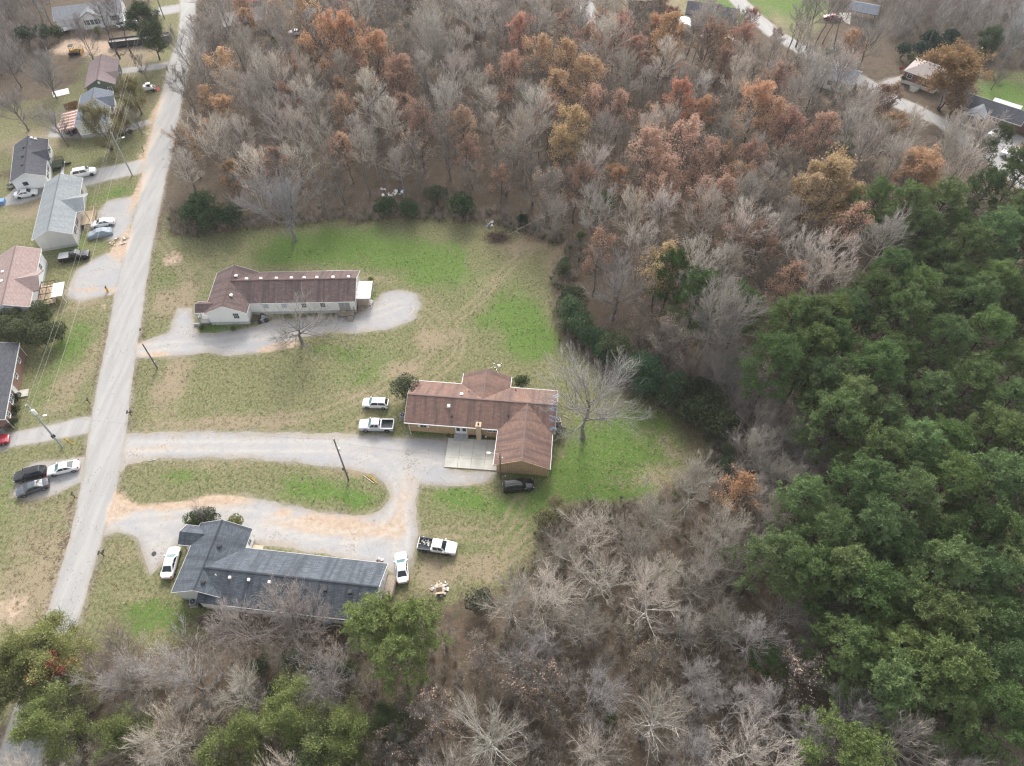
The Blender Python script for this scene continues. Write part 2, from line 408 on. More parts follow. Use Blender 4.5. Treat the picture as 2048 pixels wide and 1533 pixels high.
LAWN_WEST = [(-166.96, 165.22), (-131.86, 162.93), (-125.08, 167.54), (-117.12, 169.90), (-114.77, 177.21), (-116.76, 197.19), (-108.88, 202.97), (-106.03, 212.04), (-113.35, 235.30), (-100.82, 235.30), (-87.09, 186.22), (-84.27, 142.88), (-77.61, 102.82), (-72.52, 77.57), (-67.12, 53.79),
             (-64.65, 34.31), (-63.92, 21.54), (-82.64, 18.66)]
LAWN_EAST = [(120.46, 181.01), (130.87, 183.59), (145.73, 181.01), (133.44, 155.21), (124.39, 159.57), (119.45, 168.71)]
LAWN_NE = [(69.14, 231.78), (78.42, 238.89), (103.72, 238.89), (94.89, 218.38), (88.58, 205.94), (80.99, 198.62), (75.60, 208.97)]
LAWN_N = [(35.73, 238.89), (75.26, 238.89), (69.71, 212.04), (60.37, 208.97), (52.14, 212.04), (40.80, 215.18), (33.78, 219.02)]
LAWN_BRICK = [(85.28, 183.59), (93.81, 194.38), (105.84, 188.89), (107.17, 181.01), (108.37, 166.37), (103.75, 164.07), (98.15, 169.90), (92.54, 181.01)]
LAWNS = [LAWN_CENTRE, LAWN_WEST, LAWN_EAST, LAWN_NE, LAWN_N]
GRAVELS = [('gravel_driveway', GRAVEL_MAIN, ISLAND), ('gravel_driveway', GRAVEL_UPPER, None)]

def sdf(poly, P):
    """signed distance to a polygon, negative inside"""
    A = np.array(poly, float); B = np.roll(A, -1, 0)
    d2 = np.full(len(P), 1e18); ins = np.zeros(len(P), bool)
    for a, b in zip(A, B):
        e = b - a; w = P - a
        t = np.clip((w @ e) / (e @ e + 1e-9), 0, 1)
        q = w - t[:, None]*e
        d2 = np.minimum(d2, (q*q).sum(1))
        c = (a[1] <= P[:, 1]) != (b[1] <= P[:, 1])
        with np.errstate(divide='ignore', invalid='ignore'):
            xi = a[0] + (P[:, 1]-a[1])*(b[0]-a[0])/(b[1]-a[1])
        ins ^= c & (P[:, 0] < xi)
    d = np.sqrt(d2)
    return np.where(ins, -d, d)

def usdf(polys, P):
    return np.min([sdf(p, P) for p in polys], 0)

def blobs(lst, P):
    """soft patches: (centre, radius along x, radius along y, strength)"""
    v = np.zeros(len(P))
    for c, rx, ry, s in lst:
        v += s*np.exp(-(((P[:, 0]-c[0])/rx)**2 + ((P[:, 1]-c[1])/ry)**2))
    return v

LUSH = [((-33.53, 113.21), 15, 6, 1.0), ((-47.41, 110.14), 8, 4, .7), ((-18.68, 108.64), 9, 5, .8), ((-12.27, 102.82), 8, 5, .5), ((1.51, 92.00), 5, 7, 1.0), ((5.13, 85.74), 4, 3.5, .9), ((-4.15, 92.00), 5, 5, .5), ((12.52, 59.66), 4.5, 3, 1.1), ((17.83, 64.94), 7, 6, 1.0), ((24.56, 65.93), 6, 5, .6), ((15.53, 57.36), 7, 3, .9), ((2.78, 52.92), 4, 3, .5),
        ((9.88, 55.56), 7, 2.5, .8), ((14.74, 57.36), 5, 3, .9), ((23.02, 66.93), 6, 4, .5), ((-30.41, 84.54), 6, 2, .5), ((-23.63, 80.99), 6, 3, .5), ((-31.86, 76.45), 9, 3, .35), ((-30.05, 55.11), 6, 2, .8), ((-23.62, 53.79), 3, 1.5, .8), ((-53.67, 58.27), 5, 2, .6),
        ((-36.76, 57.36), 6, 1.6, .4), ((-9.68, 54.67), 4, 1.4, .7), ((-4.95, 52.92), 6, 2, .8), ((-1.05, 47.06), 4, 3, .4), ((-50.56, 35.71), 5, 2.5, .6), ((-41.99, 35.01), 6, 2, .6), ((-80.48, 84.54), 4, 8, .7), ((-94.45, 128.05), 4, 3, .6), ((-87.11, 130.70), 4, 3, .6),
        ((-91.93, 111.67), 5, 3, .7), ((-80.42, 73.18), 4, 5, .4), ((-79.16, 54.67), 5, 6, .5), ((126.85, 171.09), 12, 8, .8), ((83.74, 221.63), 18, 10, .8), ((55.58, 215.18), 12, 5, .5), ((62.07, 218.38), 9, 9, .7), ((-94.36, 197.19), 3, 10, .5), ((-100.57, 142.88), 8, 5, .3), ((2.97, 64.94), 3, 4, .6),
        ((-52.55, 89.45), 5, 1.2, .9), ((-27.43, 97.28), 2, 2, .6), ((-13.61, 65.93), 5, 1, .6), ((-63.55, 92.00), 5, 3, .0), ((-68.70, 102.82), 3, 3, .2), ((2.08, 58.73), 4, .8, 1.0), ((-64.43, 44.66), 2, 5, .5)]
DRY = [((-67.10, 95.93), 4, 5, .7), ((-59.32, 77.57), 3, 7, .9), ((-50.64, 67.95), 14, 2, .6), ((-39.21, 69.49), 10, 2.4, .5), ((-14.18, 86.97), 5, 4, .8), ((-19.94, 79.84), 5, 2.2, .8), ((-26.32, 74.26), 6, 2.5, .7), ((10.25, 108.64), 4, 7, .9), ((1.66, 113.21), 6, 3, .8), ((-6.34, 102.82), 7, 3, .5),
       ((-61.48, 73.18), 2, 6, .4), ((-69.82, 47.06), 6, 8, .7), ((-67.51, 37.86), 6, 6, 1.0), ((-76.44, 53.79), 5, 4, .3), ((-57.06, 44.66), 3, 3, .6), ((-52.17, 38.59), 4, 2, .5), ((-6.83, 42.33), 5, 2.5, .6), ((-11.87, 41.57), 3, 3, .8), ((-2.49, 43.88), 3, 4, .5), ((26.63, 62.99), 6, 6, .5), ((21.87, 57.36), 6, 3, .5),
       ((-114.73, 148.91), 10, 8, .8), ((-104.55, 124.59), 8, 6, .8), ((-82.48, 97.28), 6, 4, .7), ((-78.69, 77.57), 3, 5, .6), ((-75.93, 84.54), 2, 8, .5), ((-77.86, 71.05), 4, 3, .5), ((-50.19, 60.13), 10, 1.5, .5), ((-25.87, 58.73), 7, 1.0, .7), ((-9.83, 57.36), 7, 1.0, 1.0), ((44.58, 221.63), 18, 8, .7),
       ((-104.20, 188.89), 12, 10, .6), ((-115.36, 197.19), 16, 6, .9), ((-99.96, 197.19), 5, 14, .5), ((78.50, 212.04), 4, 8, .5), ((-28.11, 102.82), 6, 2, .5), ((-61.32, 108.64), 6, 5, .4), ((-63.55, 98.64), 4, 6, .6), ((8.02, 117.96), 6, 3, .7)]
CLAY = [((-68.93, 108.64), 3, 3, .8), ((-80.37, 113.99), 1.6, 5, 1.0), ((-82.98, 133.42), 1.4, 9, 1.0), ((-86.17, 148.91), 1.6, 12, .9), ((-89.03, 165.22), 1.4, 14, .9), ((-41.57, 85.74), 2.6, .9, 1.5), ((-44.52, 84.54), 2, .8, 1.1), ((-64.71, 83.58), 3, .7, 1.0), ((-67.21, 85.74), 3, 1, .5),
        ((-45.41, 53.97), 4, .7, 1.1), ((-53.52, 52.49), 6, .8, .8), ((-60.31, 52.06), 2, 2, .9), ((-61.23, 52.92), 1.5, 3, .7), ((-35.21, 51.55), 1.2, .5, 1.3), ((-29.15, 49.69), 5, .9, .9), ((-27.47, 48.69), 6, 1.1, .7), ((-21.41, 48.53), 5, 1.5, .6), ((-32.31, 50.36), 9, 1.4, .5), ((-17.32, 52.92), 1.2, 5, .6), ((-18.41, 48.69), 3, 2, .5),
        ((-46.69, 52.92), 7, .6, .7), ((-26.46, 62.99), 12, .7, .35), ((-51.10, 63.47), 10, .6, .4), ((-59.14, 62.99), 6, .7, .45), ((-16.00, 55.56), 1.2, 3, .5), ((-82.52, 100.01), 5, .8, .8), ((-81.13, 111.67), 2, 2, .9), ((-70.57, 36.78), 5, 4, .6), ((-51.48, 50.78), 5, .5, .6), ((-53.17, 80.99), 5, .4, .5),
        ((-112.27, 194.38), 14, 5, .7), ((-122.36, 197.19), 8, 5, .7), ((-65.66, 95.93), 2, 3, .3), ((-71.33, 85.74), 1, 3, .3), ((-78.15, 94.61), 1, 6, .5), ((-75.63, 102.82), .9, 8, .3)]
LITTER = [((-28.63, 124.59), 6, 2.5, .9), ((-31.01, 126.31), 4, 2, .8), ((-1.50, 121.23), 10, 3, .8), ((6.92, 116.35), 8, 3, .7), ((10.76, 108.64), 3.5, 7, .5), ((30.21, 64.94), 4, 4, .7), ((26.77, 70.00), 6, 3, .5), ((-29.41, 34.66), 14, 2, 1.2), ((-38.52, 35.01), 6, 1.5, .7), ((-54.96, 34.31), 3, 3, .5),
          ((-106.77, 140.94), 3, 6, .5), ((-114.35, 137.12), 6, 3, .8), ((-129.09, 178.47), 20, 16, .8), ((-92.40, 168.71), 2, 16, .7), ((-82.50, 82.75), 2, 3, .4), ((96.01, 183.59), 16, 10, 1.2), ((93.00, 191.61), 12, 8, 1.0), ((98.55, 171.09), 10, 5, .5), ((42.87, 220.00), 6, 5, .9), ((-115.49, 159.57), 10, 7, .4), ((-108.42, 205.94), 12, 12, .5),
          ((5.95, 55.11), 5, 2, .3), ((-75.39, 66.93), 6, 1, .4), ((-19.31, 64.94), 9, .5, .6), ((17.82, 56.45), 4, 2, .3), ((-32.65, 75.90), 1.5, .8, .5)]

gp = [ROAD, FAR_ROAD, GRAVEL_UPPER, PAD_CARS, DRIVE_BRICK, PAD_WEST, PAD_NORTH, DRIVE_WHITE_SUV, LANE_BACK, DRIVE_PATIO, DRIVE_TOP, TRACK_TOP, DRIVE_EAST, LANE_FAR, PARK_EAST]
def hard_sdf(P):
    return np.minimum(usdf(gp, P), np.maximum(sdf(GRAVEL_MAIN, P), -sdf(ISLAND, P)))

# ---- ground: one sheet out past the horizon, finer where the camera looks
gx = np.concatenate([[-3000,-1500,-800,-500,-300], np.arange(-190, -84, 1.3), np.arange(-84, 46, 0.62), np.arange(46.5, 190.1, 1.3), [300,500,800,1500,3000]])
gy = np.concatenate([[-3000,-1500,-800,-300,-120,-50,-20], np.arange(0, 34, 1.3), np.arange(34.5, 126, 0.62), np.arange(126.5, 262, 1.3), [300,400,700,1500,3000]])
GX, GY = np.meshgrid(gx, gy)
P = np.stack([GX.ravel(), GY.ravel()], 1)
nx, ny = len(gx), len(gy)
idx = np.arange(nx*ny).reshape(ny, nx)
quads = np.stack([idx[:-1,:-1], idx[:-1,1:], idx[1:,1:], idx[1:,:-1]], -1).reshape(-1, 4)
d_lawn = np.clip(usdf(LAWNS, P), -12, 12)
d_hard = np.clip(hard_sdf(P), -12, 12)

def earth_nodes(t, pos):
    """the colours every unpaved surface on the site shares"""
    fine = t.noise(9.0, 5, 0.75, pos); mid = t.noise(1.3, 5, 0.65, pos); big = t.noise(0.22, 4, 0.6, pos)
    vf = t.voro(4.5, pos); sepv = t.n('ShaderNodeSeparateColor'); t.t.links.new(vf, sepv.inputs[0]); speck = sepv.outputs[0]
    clay = t.mix(t.mapr(mid, 0.35, 0.65), (0.34,0.235,0.155), (0.44,0.335,0.245))
    clay = t.mix(t.mapr(fine, 0.3, 0.7, 0, 0.5), clay, (0.46,0.38,0.31))
    grav = t.mix(t.mapr(fine, 0.25, 0.75), (0.205,0.203,0.205), (0.345,0.342,0.343))
    grav = t.mix(t.mapr(big, 0.35, 0.65, 0, 0.8), grav, (0.36,0.33,0.295))
    grav = t.mix(t.mapr(t.noise(0.6, 5, 0.7, pos), 0.5, 0.7, 0, 0.45), grav, (0.19,0.185,0.18))
    straw = t.mix(t.mapr(fine, 0.3, 0.7), (0.20,0.155,0.10), (0.33,0.27,0.19))
    return fine, mid, big, speck, clay, grav, straw

t = NT('ground')
pos = t.geo()
fine, mid, big, speck, clay, grav, straw = earth_nodes(t, pos)
olive = t.mix(t.mapr(fine, 0.3, 0.7), (0.100,0.108,0.045), (0.205,0.20,0.105))
lushc = t.mix(t.mapr(fine, 0.3, 0.7), (0.058,0.108,0.022), (0.128,0.205,0.05))
blade = t.noise(22, 3, 0.7, t.mapping(pos, (1, 0.55, 1)))
olive = t.mix(t.mapr(blade, 0.35, 0.7, 0, 0.55), olive, (0.26,0.235,0.14))
a_l, a_d, a_c, a_t = (t.attr(k) for k in ('lush','dry','clay','litter'))
clump = t.noise(2.6, 5, 0.7, t.mapping(pos, (1, 0.7, 1), (0,0,0.3)))
olive = t.mix(t.mapr(clump, 0.45, 0.62, 0, 0.8), olive, (0.078,0.095,0.036))
olive = t.mix(t.mapr(clump, 0.47, 0.33, 0, 0.65), olive, (0.25,0.21,0.13))
lushc = t.mix(t.mapr(clump, 0.5, 0.3, 0, 0.7), lushc, (0.17,0.185,0.075))
wob = t.math('SUBTRACT', t.math('ADD', t.math('MULTIPLY', big, 0.9), t.math('MULTIPLY', mid, 0.9)), 0.9)
patch = t.math('SUBTRACT', t.noise(0.09, 4, 0.65, pos, 0.6), 0.5)
lf = t.mapr(t.math('ADD', t.math('ADD', a_l, t.math('MULTIPLY', wob, 1.35)), t.math('ADD', t.math('MULTIPLY', patch, 1.3), t.math('MULTIPLY', t.math('SUBTRACT', speck, 0.5), 0.45))), 0.2, 0.75)
df = t.mapr(t.math('SUBTRACT', t.math('ADD', a_d, t.math('MULTIPLY', wob, 1.35)), t.math('ADD', t.math('MULTIPLY', patch, 0.8), t.math('MULTIPLY', t.math('SUBTRACT', speck, 0.5), 0.45))), 0.28, 0.78)
c = t.mix(lf, olive, lushc)
c = t.mix(t.math('MULTIPLY', df, 0.85), c, straw)
c = t.mix(t.math('MULTIPLY', t.attr('track'), t.mapr(mid, 0.3, 0.6, 0.35, 0.9)), c, straw)
# mown leaves and weeds
c = t.mix(t.mapr(speck, 0.90, 0.96, 0, 0.35), c, (0.34,0.24,0.15))
c = t.mix(t.mapr(speck, 0.10, 0.04, 0, 0.4), c, (0.05,0.07,0.025))
leafy = t.mix(t.mapr(fine, 0.3, 0.7), (0.062,0.049,0.037), (0.135,0.104,0.076))
leafy = t.mix(t.mapr(speck, 0.55, 0.95, 0, 0.7), leafy, (0.155,0.112,0.076))
leafy = t.mix(t.mapr(t.noise(0.5, 4, 0.6, pos), 0.5, 0.72, 0, 0.8), leafy, (0.058,0.048,0.038))
leafy = t.mix(t.mapr(t.noise(0.35, 4, 0.6, t.mapping(pos, (1,1,1), (0,0,1.2))), 0.55, 0.75, 0, 0.6), leafy, (0.075,0.085,0.035))
dl = t.attr('d_lawn')
dith = t.math('SUBTRACT', speck, 0.5)
wood_f = t.mapr(t.math('ADD', t.math('ADD', dl, t.math('MULTIPLY', wob, 5.5)), t.math('MULTIPLY', dith, 2.4)), -0.7, 0.6)
lit_f = t.mapr(t.math('ADD', t.math('ADD', a_t, wob), t.math('MULTIPLY', t.math('SUBTRACT', speck, 0.5), 0.5)), 0.3, 0.85)
c = t.mix(t.math('MAXIMUM', wood_f, lit_f), c, leafy)
# clay and gravel kicked out over the edges of the drives
dh = t.attr('d_hard')
cf = t.mapr(t.math('ADD', a_c, t.math('MULTIPLY', wob, 0.8)), 0.35, 0.8)
c = t.mix(cf, c, clay)
ef = t.mapr(t.math('ADD', dh, t.math('MULTIPLY', wob, 2.4)), 0.9, -0.5)
edgec = t.mix(t.mapr(a_c, 0.1, 0.5), t.mix(0.5, straw, grav), clay)
c = t.mix(t.math('MULTIPLY', ef, 0.85), c, edgec)
hb = t.math('ADD', t.math('MULTIPLY', fine, 0.5), mid)
M['ground'] = t.done(c, 0.95, spec=0.1, normal=t.bump(hb, 0.7, 0.12))
def polyline_d(lines, Q):
    d = np.full(len(Q), 1e9)
    for L in lines:
        A = np.array(L, float)
        # smooth the line a little before measuring from it
        for _ in range(2): A = np.concatenate([A[:1], np.stack([A[:-1]*.75+A[1:]*.25, A[:-1]*.25+A[1:]*.75], 1).reshape(-1, 2), A[-1:]])
        for a, b in zip(A[:-1], A[1:]):
            e = b-a; u = np.clip(((Q-a) @ e)/(e @ e+1e-9), 0, 1); q = Q-a-u[:, None]*e
            d = np.minimum(d, np.hypot(q[:, 0], q[:, 1]))
    return d
def ruts(lines, Q, half=.78, w=.30):
    d = polyline_d(lines, Q); return np.exp(-((d-half)/w)**2)
LAWN_TRACKS = [[(-60.81, 82.63), (-59.15, 77.57), (-57.76, 67.95)], [(-16.88, 92.00), (-13.19, 85.74), (-19.83, 78.70), (-26.18, 73.18), (-35.73, 68.97), (-50.64, 67.95), (-60.31, 66.73)], [(-18.25, 97.28), (-11.69, 92.00), (-8.56, 84.54), (-14.43, 77.57), (-20.15, 73.18)], [(-27.02, 66.93), (-24.38, 69.18), (-24.26, 71.58)], [(-12.24, 90.08), (-6.18, 97.28), (-1.40, 105.69), (3.70, 111.67)],
               [(-14.13, 47.06), (-9.36, 48.69), (-1.79, 47.06), (1.24, 53.79)], [(-12.09, 44.66), (-6.87, 43.10), (-1.02, 43.10), (2.69, 47.06)], [(-3.18, 41.57), (-1.41, 46.25), (1.21, 49.52)], [(-74.88, 116.35), (-69.37, 110.14), (-63.75, 102.82), (-62.21, 94.61)]]
DRIVE_TRACKS = [[(-63.38, 63.47), (-51.18, 63.76), (-38.04, 63.66), (-26.53, 63.47), (-16.62, 62.50), (-11.64, 61.07)], [(-26.53, 63.47), (-20.59, 61.55), (-17.75, 57.36), (-17.23, 52.06), (-19.12, 48.28), (-24.99, 47.22), (-32.00, 48.69), (-40.12, 51.21), (-47.82, 51.38), (-55.16, 50.36), (-61.11, 49.94)], [(-17.23, 52.06), (-16.30, 46.25), (-16.29, 42.33)],
                [(-69.30, 84.30), (-63.47, 85.50), (-55.37, 85.99), (-46.63, 87.95), (-35.10, 90.97), (-26.90, 93.03), (-21.50, 95.93)], [(-59.59, 49.94), (-54.38, 47.87), (-51.76, 46.66)]]
gm = mesh_np('ground', np.column_stack([P, np.zeros(len(P))]), [quads], M['ground'],
             dict(lush=blobs(LUSH, P), dry=blobs(DRY, P), clay=blobs(CLAY, P), litter=blobs(LITTER, P), d_lawn=d_lawn, d_hard=d_hard, track=ruts(LAWN_TRACKS, P)))
tag(link('ground', gm), kind='structure')

# ---- roads and drives: sheets cut out of a fine grid along the site plan
def sheet(name, fn, bbox, z, material, step=0.6, extra=None):
    x0, x1, y0, y1 = bbox
    xs = np.arange(x0, x1+step, step); ys = np.arange(y0, y1+step, step)
    X, Y = np.meshgrid(xs, ys); Q = np.stack([X.ravel(), Y.ravel()], 1)
    F = fn(Q); n = len(xs); m = len(ys)
    ii = np.arange(n*m).reshape(m, n)
    q = np.stack([ii[:-1,:-1], ii[:-1,1:], ii[1:,1:], ii[1:,:-1]], -1).reshape(-1, 4)
    s = (F[q] < 0).sum(1)
    full = q[s == 4]
    V = [tuple(p) for p in Q]; D = list(F); tri = []
    for cell in q[(s > 0) & (s < 4)]:
        poly = []
        for k in range(4):
            a, b = cell[k], cell[(k+1) % 4]
            if F[a] < 0: poly.append(a)
            if (F[a] < 0) != (F[b] < 0):
                u = F[a]/(F[a]-F[b]); V.append(tuple(Q[a] + (Q[b]-Q[a])*u)); D.append(0.0); poly.append(len(V)-1)
        for k in range(1, len(poly)-1): tri.append((poly[0], poly[k], poly[k+1]))
    V = np.array(V); tri = np.array(tri, int).reshape(-1, 3)
    used = np.unique(np.concatenate([full.ravel(), tri.ravel()]))
    re = np.full(len(V), -1); re[used] = np.arange(len(used))
    V = V[used]
    at = dict(edge=np.array(D)[used], clay=blobs(CLAY, V), track=ruts(DRIVE_TRACKS, V, .85, .38))
    for k, v in (extra or {}).items(): at[k] = v(V)
    me = mesh_np(name, np.column_stack([V, np.full(len(V), z)]), [re[full], re[tri]], material, at)
    return tag(link(name, me), kind='structure')

def ragged(f, amp=0.35):
    ph = rng.uniform(0, 6.28, 6)
    def g(Q):
        x, y = Q[:, 0], Q[:, 1]
        n = (np.sin(x*0.9+ph[0]+1.3*np.sin(y*0.7+ph[1])) + np.sin(y*1.7+ph[2]+np.sin(x*2.1+ph[3])) + 0.7*np.sin(x*3.9+y*3.1+ph[4]))/2.7
        return f(Q) + amp*n
    return g
def bb(poly, m=1.0):
    A = np.array(poly); return (A[:,0].min()-m, A[:,0].max()+m, A[:,1].min()-m, A[:,1].max()+m)

# gravel: pale stone worn into clay by the wheels
t = NT('gravel')
pos = t.geo()
fine, mid, big, speck, clay, grav, straw = earth_nodes(t, pos)
wob = t.math('SUBTRACT', t.math('ADD', t.math('MULTIPLY', big, 0.9), t.math('MULTIPLY', mid, 0.9)), 0.9)
stone = t.mix(t.mapr(t.noise(16, 3, 0.8, pos), 0.35, 0.68, 0, 0.7), grav, (0.40,0.40,0.41))
cf = t.mapr(t.math('ADD', t.attr('clay'), t.math('MULTIPLY', wob, 0.9)), 0.15, 0.9)
c = t.mix(t.math('MULTIPLY', cf, 0.9), stone, clay)
c = t.mix(t.mapr(t.math('ADD', t.math('MULTIPLY', speck, 0.5), big), 0.98, 1.08, 0, 0.55), c, (0.17,0.14,0.11))
c = t.mix(t.math('MULTIPLY', t.attr('track'), t.mapr(mid, 0.3, 0.65, 0.15, 0.75)), c, (0.43,0.40,0.36))
edgec = t.mix(t.mapr(t.attr('clay'), 0.1, 0.5), t.mix(0.5, straw, grav), clay)
ef = t.mapr(t.math('ADD', t.attr('edge'), t.math('MULTIPLY', wob, 2.6)), -1.3, 0.1)
c = t.mix(t.math('MULTIPLY', ef, 0.85), c, edgec)
M['gravel'] = t.done(c, 0.95, spec=0.15, normal=t.bump(t.math('ADD', fine, mid), 0.5, 0.05))

def fmain(Q): return np.maximum(sdf(GRAVEL_MAIN, Q), -sdf(ISLAND, Q))
sheet('gravel_driveway', ragged(fmain), bb(GRAVEL_MAIN), 0.008, M['gravel'])
for nm, poly in (('gravel_driveway', GRAVEL_UPPER), ('gravel_parking', PAD_CARS), ('gravel_parking', PAD_WEST), ('gravel_parking', PAD_NORTH),
                 ('gravel_driveway', DRIVE_EAST), ('gravel_lane', LANE_FAR), ('gravel_parking', PARK_EAST), ('gravel_lane', TRACK_TOP)):
    sheet(nm, ragged(lambda Q, p=poly: sdf(p, Q)), bb(poly), 0.008, M['gravel'])

# old asphalt, bleached and dusted with clay from the shoulders
t = NT('old_asphalt')
pos = t.geo()
fine, mid, big, speck, clay, grav, straw = earth_nodes(t, pos)
a = t.mix(t.mapr(t.noise(18, 3, 0.75, pos), 0.3, 0.7), (0.25,0.244,0.236), (0.335,0.325,0.313))
a = t.mix(t.mapr(t.noise(0.5, 4, 0.6, t.mapping(pos, (1.6, 0.16, 1), (0,0,-0.18))), 0.35, 0.68, 0, 0.6), a, (0.385,0.375,0.357))
a = t.mix(t.mapr(t.noise(0.9, 5, 0.6, t.mapping(pos, (1.2, 0.3, 1), (0,0,-0.18))), 0.62, 0.75, 0, 0.35), a, (0.165,0.165,0.17))
vc = t.n('ShaderNodeTexVoronoi', feature='DISTANCE_TO_EDGE'); vc.inputs['Scale'].default_value = 0.12
wv = t.n('ShaderNodeVectorMath', operation='ADD'); t.t.links.new(pos, wv.inputs[0])
nz = t.n('ShaderNodeTexNoise'); nz.inputs['Scale'].default_value = 0.8; t.t.links.new(pos, nz.inputs['Vector'])
t.t.links.new(nz.outputs['Color'], wv.inputs[1]); t.t.links.new(wv.outputs[0], vc.inputs['Vector'])
a = t.mix(t.mapr(vc.outputs['Distance'], 0.006, 0.0, 0, 0.22), a, (0.2,0.2,0.2))
wob = t.math('SUBTRACT', t.math('ADD', t.math('MULTIPLY', big, 0.9), t.math('MULTIPLY', mid, 0.9)), 0.9)
cf = t.mapr(t.math('ADD', t.attr('clay'), t.math('MULTIPLY', wob, 0.7)), 0.3, 1.0)
a = t.mix(t.math('MULTIPLY', cf, 0.75), a, (0.46,0.39,0.32))
ef = t.mapr(t.math('ADD', t.attr('edge'), t.math('MULTIPLY', wob, 0.9)), -0.55, 0.0)
edgec = t.mix(t.mapr(t.attr('clay'), 0.1, 0.5), t.mix(0.5, straw, grav), clay)
a = t.mix(t.math('MULTIPLY', ef, 0.8), a, edgec)
M['asphalt'] = t.done(a, 0.85, spec=0.25, normal=t.bump(fine, 0.2, 0.02))
sheet('road', ragged(lambda Q: sdf(ROAD, Q), 0.12), bb(ROAD), 0.016, M['asphalt'])
sheet('road', ragged(lambda Q: sdf(FAR_ROAD, Q), 0.12), bb(FAR_ROAD), 0.016, M['asphalt'], 0.8)
for poly in (DRIVE_BRICK, DRIVE_WHITE_SUV, LANE_BACK, DRIVE_PATIO, DRIVE_TOP):
    sheet('driveway', ragged(lambda Q, p=poly: sdf(p, Q), 0.15), bb(poly), 0.012, M['asphalt'])

# concrete
t = NT('concrete')
pos = t.geo()
c = t.mix(t.mapr(t.noise(0.6, 5, 0.65, pos), 0.3, 0.7), (0.42,0.40,0.35), (0.52,0.50,0.445))
c = t.mix(t.mapr(t.noise(1.2, 5, 0.7, pos), 0.55, 0.75, 0, 0.5), c, (0.26,0.25,0.23))
c = t.mix(t.mapr(t.noise(12, 3, 0.7, pos), 0.3, 0.7, 0, 0.3), c, (0.32,0.31,0.29))
M['concrete'] = t.done(c, 0.85, spec=0.2)

# ---------------------------------------------------------------- houses
def gable_roof(mb, x0, x1, y0, y1, axis, ze, zr, th=0.16):
    """a pitched roof slab over the rectangle of its eaves; ridge along axis"""
    if axis == 'x': P3 = lambda a, b, z: (a, b, z); a0, a1, b0, b1 = x0, x1, y0, y1
    else: P3 = lambda a, b, z: (b, a, z); a0, a1, b0, b1 = y0, y1, x0, x1
    bm = (b0+b1)/2; sl = math.hypot(bm-b0, zr-ze)
    def f(p, uv, flip):
        if axis == 'y': flip = not flip
        if flip: p = p[::-1]; uv = uv[::-1]
        mb.face(p, uv)
    f([P3(a0,b0,ze), P3(a1,b0,ze), P3(a1,bm,zr), P3(a0,bm,zr)], [(a0,0),(a1,0),(a1,sl),(a0,sl)], False)
    f([P3(a0,bm,zr), P3(a1,bm,zr), P3(a1,b1,ze), P3(a0,b1,ze)], [(a0,sl),(a1,sl),(a1,0),(a0,0)], False)
    f([P3(a0,b0,ze-th), P3(a0,bm,zr-th), P3(a1,bm,zr-th), P3(a1,b0,ze-th)], [(0,0)]*4, False)
    f([P3(a0,bm,zr-th), P3(a0,b1,ze-th), P3(a1,b1,ze-th), P3(a1,bm,zr-th)], [(0,0)]*4, False)
    for a, fl in ((a0, True), (a1, False)):
        f([P3(a,b0,ze-th), P3(a,bm,zr-th), P3(a,bm,zr), P3(a,b0,ze)], [(0,0)]*4, not fl)
        f([P3(a,bm,zr-th), P3(a,b1,ze-th), P3(a,b1,ze), P3(a,bm,zr)], [(0,0)]*4, not fl)
    f([P3(a0,b0,ze-th), P3(a1,b0,ze-th), P3(a1,b0,ze), P3(a0,b0,ze)], [(0,0)]*4, False)
    f([P3(a0,b1,ze-th), P3(a0,b1,ze), P3(a1,b1,ze), P3(a1,b1,ze-th)], [(0,0)]*4, False)

def gable_walls(mb, x0, x1, y0, y1, axis, ze, zr, oh=0.35, th=0.16, zb=0.0, ends=(1, 1)):
    """walls under that roof, gable ends reaching up to its underside"""
    if axis == 'x': P3 = lambda a, b, z: (a, b, z); a0, a1, b0, b1 = x0, x1, y0, y1
    else: P3 = lambda a, b, z: (b, a, z); a0, a1, b0, b1 = y0, y1, x0, x1
    bm = (b0+b1)/2; k = (zr-ze)/(bm-b0)
    a0 += oh*ends[0]; a1 -= oh*ends[1]; b0 += oh; b1 -= oh
    zw = ze + k*oh - th - 0.012; zt = zr - th - 0.012
    def f(p, flip=False):
        if axis == 'y': flip = not flip
        if flip: p = p[::-1]
        mb.face(p, [((q[0]+q[1]), q[2]) for q in p])
    f([P3(a0,b0,zb), P3(a1,b0,zb), P3(a1,b0,zw), P3(a0,b0,zw)])
    f([P3(a1,b1,zb), P3(a0,b1,zb), P3(a0,b1,zw), P3(a1,b1,zw)])
    f([P3(a0,b1,zb), P3(a0,b0,zb), P3(a0,b0,zw), P3(a0,bm,zt), P3(a0,b1,zw)])
    f([P3(a1,b0,zb), P3(a1,b1,zb), P3(a1,b1,zw), P3(a1,bm,zt), P3(a1,b0,zw)])
    return (a0, a1, b0, b1, zw)

